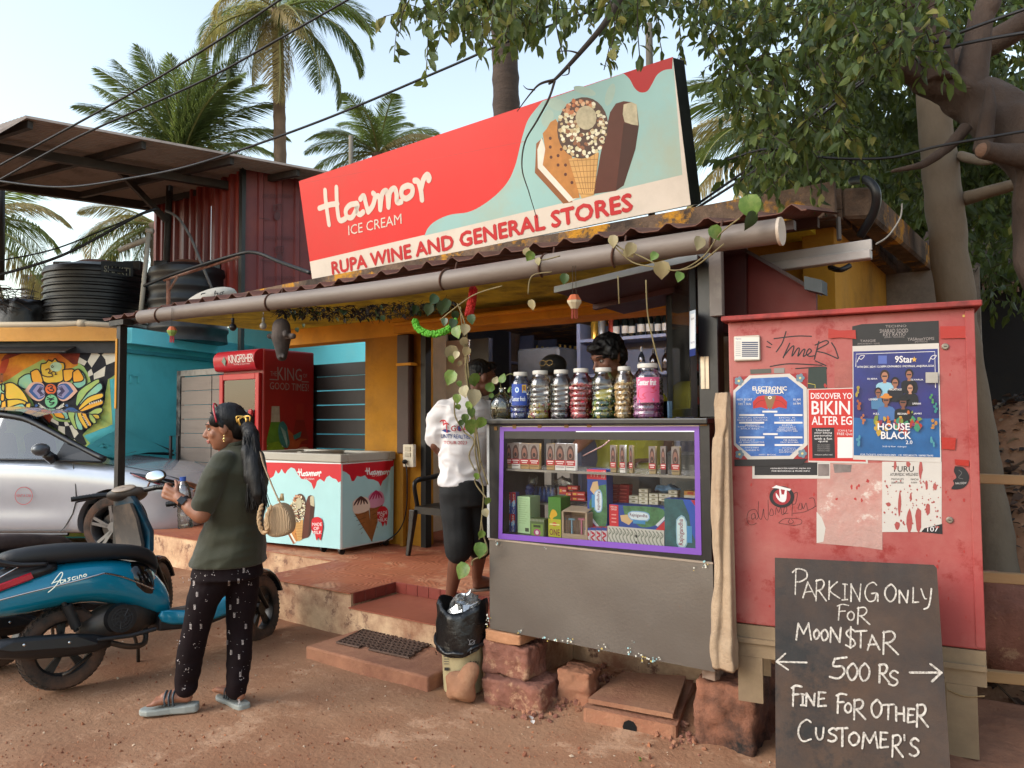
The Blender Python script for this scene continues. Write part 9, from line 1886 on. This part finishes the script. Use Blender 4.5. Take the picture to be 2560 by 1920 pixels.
th=empty('thatched_hut',PD(2500,900,6.5),'dark palm thatched hut among the trees at the right edge','hut');th.location.z=0;b=MB();rnd=random.Random(5);p,q=PD(2270,690,6.6),PD(2700,660,6.6)
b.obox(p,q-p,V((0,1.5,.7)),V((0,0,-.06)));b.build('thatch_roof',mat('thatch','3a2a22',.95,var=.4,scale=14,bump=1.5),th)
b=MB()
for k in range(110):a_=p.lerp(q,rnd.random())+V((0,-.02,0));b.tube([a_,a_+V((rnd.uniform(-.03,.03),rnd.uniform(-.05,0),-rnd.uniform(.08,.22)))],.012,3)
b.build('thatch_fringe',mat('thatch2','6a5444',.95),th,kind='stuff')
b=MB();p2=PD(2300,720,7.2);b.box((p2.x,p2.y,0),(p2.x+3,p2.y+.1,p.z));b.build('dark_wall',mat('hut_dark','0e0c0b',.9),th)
b=MB();lm=[mat('dry_a','4a3426',.9,bump=0),mat('dry_b','2c2019',.9,bump=0),mat('dry_c','76604a',.9,bump=0)];rnd=random.Random(9)
for k in range(3600):
 y=rnd.uniform(4.15,7.2);x=rnd.uniform(-.45,2.4);z=gz(x,y)+rnd.uniform(0,.05);L_=rnd.uniform(.04,.11);d=V((rnd.uniform(-1,1),rnd.uniform(-1,1),rnd.uniform(-.3,.5)));leafgeo(b,V((x,y,z)),d,V((rnd.uniform(-1,1),rnd.uniform(-1,1),1)),L_,L_*.25,rnd.choices((0,1,2),(4,4,1))[0])
b.build('leaf_litter',lm,kind='stuff',label='thick brown litter of dry leaves on the bank at the right')
b=MB()
for k in range(60):x,y=rnd.uniform(-.3,1.6),rnd.uniform(4.2,6);p=V((x,y,gz(x,y)+.05));d=V((rnd.uniform(-1,1),rnd.uniform(-1,1),rnd.uniform(-.3,.6)))*.35;b.tube([p-d,p+V((0,0,.04)),p+d],rnd.uniform(.004,.011),5)
b.build('fallen_branches',mat('dead_twig','5c4a3a',.9),kind='stuff',label='dead sticks lying in the leaf litter on the bank')
# PALMS
PMT=[leafmat('palm_green','6a7a48',.5),leafmat('palm_dark','4c5c3c',.5),leafmat('palm_dry','a8966a',.5)];rach=mat('rachis','7a7a44',.6)
def frond_mesh(L,bend,mi,seed,hang=.5):
 """a coconut frond growing along +X, arching down"""
 rnd=random.Random(seed);b=MB();n=30;P=[];ang=0.;p=V((0,0,0))
 for i in range(n+1):P.append(p.copy());ang-=bend/n*(.4+1.2*i/n);p+=V((math.cos(ang),0,math.sin(ang)))*L/n
 b.tube(P,[.035*(1-.9*i/n)*L/3+.004 for i in range(n+1)],5,mi=1)
 for i in range(3,n+1):
  t_=i/n;ll=L*.31*math.sin(PI*min(1,.18+t_*.80))**.7;dd=(P[i]-P[i-1]).normalized()
  for s_ in(-1,1):
   for k in(0,.2,.4,.6,.8):
    pp=P[i]-(P[i]-P[i-1])*k;d=(dd*rnd.uniform(.45,.75)+V((0,s_,0))*.8+V((0,0,rnd.uniform(-.15,.25)-hang*.4))).normalized();l=ll*rnd.uniform(.8,1.1);w=.011*L/3
    m1=pp+d*l*.5;e=m1+(d+V((0,0,-hang*rnd.uniform(.6,1.4)))).normalized()*l*.5;sd_=d.cross(V((0,0,1))).normalized()*w
    b.add([pp-sd_*.5,pp+sd_*.5,m1+sd_,m1-sd_,e],[(0,1,2,3),(3,2,4)],0)
 return b
FM={}
def get_frond(L,bend,mi,v,hang):
 k=(L,bend,mi,v,hang)
 if k not in FM:
  b=frond_mesh(L,bend,mi,v,hang);me=bpy.data.meshes.new('frond');me.from_pydata(b.v,[],b.f);me.materials.append(PMT[mi]);me.materials.append(rach);me.polygons.foreach_set('material_index',b.m);FM[k]=me
 return FM[k]
def palm(crown,base,r,label,fr,L,seed,trunkm=None):
 t=empty('palm_tree',base,label,'palm tree','coconut palms behind the shop');rnd=random.Random(seed)
 b=MB();N=26;P=[V(base).lerp(V(crown),i/N)+RT*.12*math.sin(PI*i/N)for i in range(N*3+1)for i in[i/3]]
 b.tube(P,[r*(1.05 if i%3==0 else.97)*(1.15-.3*i/len(P))for i in range(len(P))],12);b.build('trunk',trunkm or mat('palm_trunk','6d5a48',.9,var=.25,scale=3,bump=.8,bscale=12),t,smooth=True)
 for(az,el,bend,mi,sc)in fr:
  me=get_frond(L,bend,mi,rnd.randint(0,1),.65 if mi!=2 else 1.1);o=bpy.data.objects.new('frond',me);C.objects.link(o);o.parent=t
  az_w=math.radians(az)+YAW;o.matrix_basis=Matrix.Translation(V(crown)-V(base))@Matrix.Rotation(az_w,4,'Z')@Matrix.Rotation(-math.radians(el),4,'Y')@Matrix.Rotation(rnd.uniform(-.4,.4),4,'X')@Matrix.Scale(sc,4)
 return t
p1=PD(455,400,17);palm(p1,(p1.x,p1.y,0),.2,'bushy young palm with upright fronds behind the metal canopy',[(178,52,.5,0,1.1),(180,64,.35,1,1.15),(160,76,.5,0,1.15),(130,82,.4,0,1.1),(90,84,.4,0,1.1),(60,80,.5,0,1.05),(30,76,.7,0,1.1),(10,68,.9,0,1.1),(0,56,1.1,1,1.1),(5,44,1.3,0,1.05),(355,30,1.4,0,1.0),(0,14,1.3,1,.95),(300,74,.6,0,1.0),(270,80,.5,0,.9),(240,74,.6,1,1.0),(215,62,.9,0,1.0),(200,46,1.0,1,1.0),(182,24,1.0,1,1.0),(180,8,.9,2,1.3),(320,60,1.0,1,1.0),(20,2,1.1,2,.9),(75,84,.3,1,1.1),(340,68,.8,1,1.05)],2.5,1)
p2=PD(692,25,17);b2=PD(690,420,17);palm(p2,(b2.x,b2.y,0),.15,'tall slender palm with drooping dark fronds at the top',[(180,20,2.0,0,1),(190,-5,1.8,2,1),(150,40,1.9,0,1),(0,25,2.0,0,1.1),(350,0,1.8,1,1.1),(10,-25,1.4,1,1.1),(30,45,1.9,0,1.1),(330,-35,1.0,1,1.1),(210,-40,1.0,1,1),(200,-20,1.5,1,1),(270,30,1.9,0,1),(300,-10,1.4,2,.9),(240,10,1.8,2,.9),(90,60,1.5,0,1),(300,-65,.5,2,1.0),(215,-60,.6,2,.8),(60,20,1.9,1,1),(120,10,1.9,1,1)],2.5,2)
p3=PD(945,385,20);palm(p3,(p3.x,p3.y,0),.2,'short full palm showing just above the left half of the sign',[(az,el,1.3,m_,1)for az,el,m_ in((180,30,1),(185,10,1),(160,50,0),(140,65,0),(100,80,0),(80,78,0),(60,70,0),(30,55,0),(10,35,1),(0,15,1),(350,5,2),(270,45,0),(300,60,0),(240,60,0),(200,-8,1),(330,30,2),(215,30,1))],2.1,3)
p4=PD(1245,-300,9);b4=PD(1236,420,9);palm(p4,(b4.x,b4.y,0),.17,'thick dark palm trunk rising behind the sign',[(270,10,1.5,0,1),(90,20,1.5,0,1),(180,20,1.2,0,1),(0,30,1.2,0,1)],3.0,4,mat('palm_trunk_dark','40332b',.9,var=.35,scale=3,bump=1.2,bscale=10,stretch=(1,1,3)))
p5=PD(1975,330,15);palm(p5,(p5.x,p5.y,0),.2,'pale yellowish palm behind the right end of the sign',[(180,40,1.7,0,1.1),(182,22,1.5,2,1.1),(178,5,1.3,0,1.1),(185,-15,1.0,2,1.1),(190,-35,.8,2,1.0),(170,60,1.6,0,1.1),(200,-60,.4,2,.8),(0,30,1.5,1,1),(20,10,1.5,1,1),(270,-30,1,2,.8),(150,30,1.7,1,1.1),(210,10,1.5,1,1)],2.5,5)
p6=PD(-90,560,14);palm(p6,(p6.x,p6.y,0),.2,'yellowing palm cut by the left edge beside the water tank',[(0,35,1.6,2,1),(5,15,1.5,0,1),(350,-5,1.3,0,1),(10,-25,1.0,2,1),(0,-50,.6,2,.9),(20,55,1.6,0,1),(180,20,1.5,0,1),(270,20,1.5,1,1),(90,30,1.5,1,1)],2.2,6)
p7=PD(390,560,14.5);palm(p7,(p7.x,p7.y,0),.15,'low dark palm partly hidden by the red shed',[(180,35,1.3,2,.8),(190,5,1.2,1,.9),(200,-30,.8,1,.9),(175,-10,1.4,2,1.0),(210,-60,.4,1,.8),(160,25,1.6,2,1.4),(0,0,1,1,.6)],1.9,7)
# HANGING THINGS
vine=empty('hanging_vine',PY(1165,1400,3.22),'long money plant vine hanging from the gutter in front of the man in white','vine');vine.location.z=2.2
Vv=lambda x,y,d=0.:PY(500+x/2.765,850+y/2.765,3.22+d)
vst=[[(1780,-250),(1830,-120),(1845,0),(1835,200),(1850,330),(1880,480),(1905,600),(1900,760),(1925,900),(1960,1050),(1945,1250),(1930,1380)],[(1800,-230),(1820,0),(1850,300),(1900,650),(1935,900),(1900,980),(1985,1100)],[(1815,-100),(1860,250),(1870,500),(1930,800),(1990,1000)],[(1760,420),(1765,530),(1830,640)],[(1830,640),(1895,700),(1860,800),(1900,900)],[(1945,1250),(1960,1350),(1985,1470),(1890,1520),(1880,1560)],[(1840,0),(1860,300),(1915,640),(1940,850)]]
for s_ in vst:
 b=MB();b.tube(crom([Vv(x,y,random.uniform(-.015,.015))for x,y in s_],5),.0045,5);b.build('stem',mat('vine_stem2','6f6240',.8,var=.3,scale=12),vine,smooth=True)
rnd=random.Random(13)
VL=[(1740,80,95,2),(1785,100,50,2),(1855,75,60,2),(1740,130,50,0),(1800,160,35,2),(1760,255,95,0),(1895,270,85,0),(1790,300,40,0),(1830,350,75,2),(1900,385,100,2),(1785,400,60,0),(1870,450,60,0),(1870,495,65,0),(1835,535,55,0),(1785,460,40,0),(1960,565,70,0),(1890,590,95,0),(1815,570,40,3),(1920,940,45,0),(1960,1340,50,0),(1945,1440,90,0),(1850,1590,100,0),(1970,1190,50,2),(1995,1110,50,0),(1780,-60,80,0),(1840,-80,70,2),(1820,10,60,2),(1760,-120,60,3),(1880,-150,60,3),(1700,-130,50,3)]
for(x,y,s_,m_)in VL:
 ps=s_/2.765/1880*4.15*1.05;heartleaf(vine,Vv(x-s_*.1,y-s_*.35,-.03),ps*.95,-1.5+rnd.uniform(-.5,.3),rnd.uniform(-.5,.5),YAW+rnd.uniform(-.7,.7)+PI,{0:leafm,2:leafm2,3:leafm3}[m_])
gv=empty('gutter_vine',PY(1700,600,3.0),'thin creeping vine with heart shaped leaves along the right part of the gutter','vine')
for s_ in([(1310,632),(1350,650),(1400,640)],[(1530,610),(1580,655),(1640,668),(1700,675),(1760,640),(1800,585),(1850,545)],[(1540,612),(1560,625),(1600,640),(1660,670)],[(1700,675),(1740,665),(1810,610)],[(1320,735),(1330,690),(1380,680)],[(1100,800),(1180,740),(1255,715)],[(1545,690),(1548,760)],[(1615,700),(1620,790),(1640,880),(1655,930)]):
 b=MB();b.tube(crom([PY(x,y,3.06)for x,y in s_],5),.0035,5);b.build('stem',mat('vine_stem2','6f6240'),gv,smooth=True)
for(x,y,s_,m_)in((1315,630,20,2),(1330,640,22,0),(1345,652,16,2),(1535,600,24,2),(1565,632,22,2),(1580,620,26,2),(1655,670,34,2),(1640,640,18,0),(1780,580,28,0),(1870,510,42,0),(1880,545,34,3),(1750,605,26,2),(1700,690,20,0),(1414,695,22,3),(1330,760,22,2),(1120,760,24,3),(1090,750,26,3)):
 heartleaf(gv,PY(x,y-s_*.4,3.04),s_/1880*3.9,-1.5+rnd.uniform(-.5,.3),rnd.uniform(-.6,.6),YAW+rnd.uniform(-.7,.7)+PI,{0:leafm,2:leafm2,3:leafm3}[m_])
b=MB()
for k in range(900):
 x=rnd.uniform(690,1130);p=PY(x,752+(1130-x)*.045+rnd.uniform(0,34)*(.4+.6*math.sin((x-690)/440*PI)),3.38+rnd.uniform(0,.15));d=V((rnd.uniform(-1,1),rnd.uniform(-1,1),rnd.uniform(-1,.3))).normalized()
 if rnd.random()<.6:b.tube([p,p+d*.05],.0015,3,mi=1)
 else:leafgeo(b,p,d,V((rnd.uniform(-1,1),0,1)),rnd.uniform(.025,.06),.012,rnd.choice([0,0,2]))
b.build('dry_creeper',[mat('creep','241d14',.9),mat('creep2','1c1610',.9),leafm3],kind='stuff',label='tangle of dark dry creeper hanging under the awning edge')
for(x,y,s_)in((1075,772,26),(1110,765,30),(1040,775,20),(1135,790,20),(760,820,10),(742,830,12),(955,800,14)):heartleaf(vine,PY(x,y-10,3.35),s_/1880*4.6,-1.6,rnd.uniform(-.5,.5),YAW+PI+rnd.uniform(-.6,.6),leafm3)
def lantern(px,py,w,Y,label,cols):
 c=PY(px,py,Y);r=w/1880*(c-CO).dot(FW)/2;t=empty('paper_lantern',c,label,'lantern','small hanging paper lanterns')
 MB().lathe([(r*.35,r*1.1),(r*.55,r*1.05),(r,r*.3)],8,c).build('upper_shade',mat('lan_'+cols[0],cols[0],.7,var=.1,bump=.1),t);MB().lathe([(r,r*.29),(r*.95,0),(r*.45,-r*.8),(r*.3,-r*.8)],8,c).build('lower_shade',mat('lan_'+cols[1],cols[1],.7,var=.1,bump=.1),t)
 b=MB();[b.tube([c+V((r*.35*math.cos(a_),r*.35*math.sin(a_),-r*.8)),c+V((r*.38*math.cos(a_),r*.38*math.sin(a_),-r*2.1))],r*.08,4)for a_ in[2*PI*k/7 for k in range(7)]];b.build('tassels',mat('lan_'+cols[2],cols[2],.8),t,kind='stuff')
 b=MB();[b.tube([c+V((q*r*.3,0,r*1.1)),c+V((q*r*.2,0,r*1.1+.14))],.0015,4)for q in(-1,1)];b.build('string',twm,t)
lantern(1436,757,38,3.12,'orange and white paper lantern hanging before the shop opening',('a8532c','b5a78a','8c3c2c'));lantern(430,830,25,3.1,'orange and green paper lantern at the left end of the gutter',('b0562a','7f9a4c','b04a50'))
def garland(pts,m,label,r):
 b=MB();P=crom(pts,14);rr=random.Random(2)
 for p in P:
  for k in range(9):d=V((rr.gauss(0,1),rr.gauss(0,1),rr.gauss(0,1))).normalized();b.ell(p+d*r*.7,(r*.35,)*3,None,6,4)
 return b.build('garland',m,label=label,cat='garland')
G_=lambda x,y:PY(700+x/2.048,100+y/2.048,3.28)
garland([G_(692,1438),G_(705,1475),G_(750,1500),(G_(810,1503)),G_(870,1475),G_(895,1440)],mat('garland_green','4f9a1c',.7,var=.3,scale=40,bump=0),'bright green flower garland looped under the awning',.022)
garland([G_(990,1275),G_(985,1320),G_(975,1370),G_(968,1400)],mat('garland_red','a8180f',.7,var=.3,scale=40,bump=0),'red flower garland hanging beside the vine',.026)
for(x,y,r,m,l_)in((658,815,8,mat('bulb_w','8f8a80',.3,bump=0),'dull white bulb hanging under the gutter near the mask'),(582,818,9,mat('bulb_b','16161a',.3,bump=0),'black globe lamp hanging under the gutter at left')):
 c=PY(x,y,3.3);rr=r/1880*5.8;b=MB();b.ell(c,(rr,)*3);b.cyl(c+V((0,0,rr*.6)),c+V((0,0,rr*2.4)),rr*.4);b.tube([c+V((0,0,rr*2.4)),c+V((0,0,rr*4))],.003,4);b.build('bulb',m,smooth=True,label=l_,cat='bulb')
Mk=lambda x,y,d=0.:PY(x/2.765,760+y/2.765,3.3+d)
ms_=empty('buffalo_mask',Mk(1945,390),'dark clay buffalo head mask hanging above the red fridge','mask');b=MB();cl_=mat('clay_dark','2f2825',.8,var=.3,scale=5,bump=.4,dirt='6a5a50',dscale=4,damt=.4)
seg(b,[Mk(1945,160),Mk(1945,230),Mk(1948,300),Mk(1948,360)],[.062,.068,.05,.036]);
for q in(-1,1):b.capsule(Mk(1945+q*45,225),Mk(1945+q*82,222,-.02),.022,.020);b.capsule(Mk(1945+q*30,200,-.03),Mk(1945+q*28,215,-.045),.020,.018);b.capsule(Mk(1948+q*12,362,-.02),Mk(1948+q*12,368,-.03),.014,.010)
organic(b,'head',cl_,.007,2,ms_);b=MB();b.tube([Mk(1945,150),Mk(1950,90)],.004,5);b.build('hanging_cord',twm,ms_)
for i,(x,y,s_,c_,l_)in enumerate(((1330,1800,14,'c4bcb4','crumpled clear wrapper lying on the dirt before the drain'),(1085,1866,5,'c9b8a4','small pale paper scrap on the dirt near the centre'),(730,1600,6,'d8ccc0','white cigarette stub on the dirt by the front wheel'),(742,1772,9,'3a2418','dark curled dry leaf on the dirt left of centre'),(1090,1635,10,'2a1c18','dark dry leaf lying on the entrance slab'),(270,1797,7,'5c3a2c','curled brown leaf near the woman\'s shoes'),(1600,1900,10,'5a7a34','green blade of grass on the dirt below the drain'))):
 p=PZ(x,y,.09 if i==4 else.008);b=MB();L_=s_/1880*3.9;d=V((rnd.uniform(-1,1),rnd.uniform(-1,1),.2));leafgeo(b,p,d,V((.3,.2,1)),L_*1.6,L_*.45,0);leafgeo(b,p,-d,V((-.3,.2,1)),L_,L_*.4,0);b.build('litter_scrap',ink(c_),label=l_,cat='litter')
tl_m=mat('tube_light','f2f6ff',.3,bump=0,var=0,emit=22)
b=MB();b.cyl((px_in_l+.05,CY+.075,cz2-.07),(px_in_r-.05,CY+.075,cz2-.07),.009);b.build('lamp_tube',tl_m,label='thin lit tube under the counter top inside the glass',cat='lamp')
b=MB();b.cyl((-4.2,5.64,2.46),(-2.2,5.64,2.46),.018);b.build('ceiling_tube',mat('tube_light2','eef2ff',.3,bump=0,var=0,emit=32),label='lit tube lamp on the shop ceiling behind the beam',cat='lamp')  # hidden glowing tube, added only to lift the light inside the shop
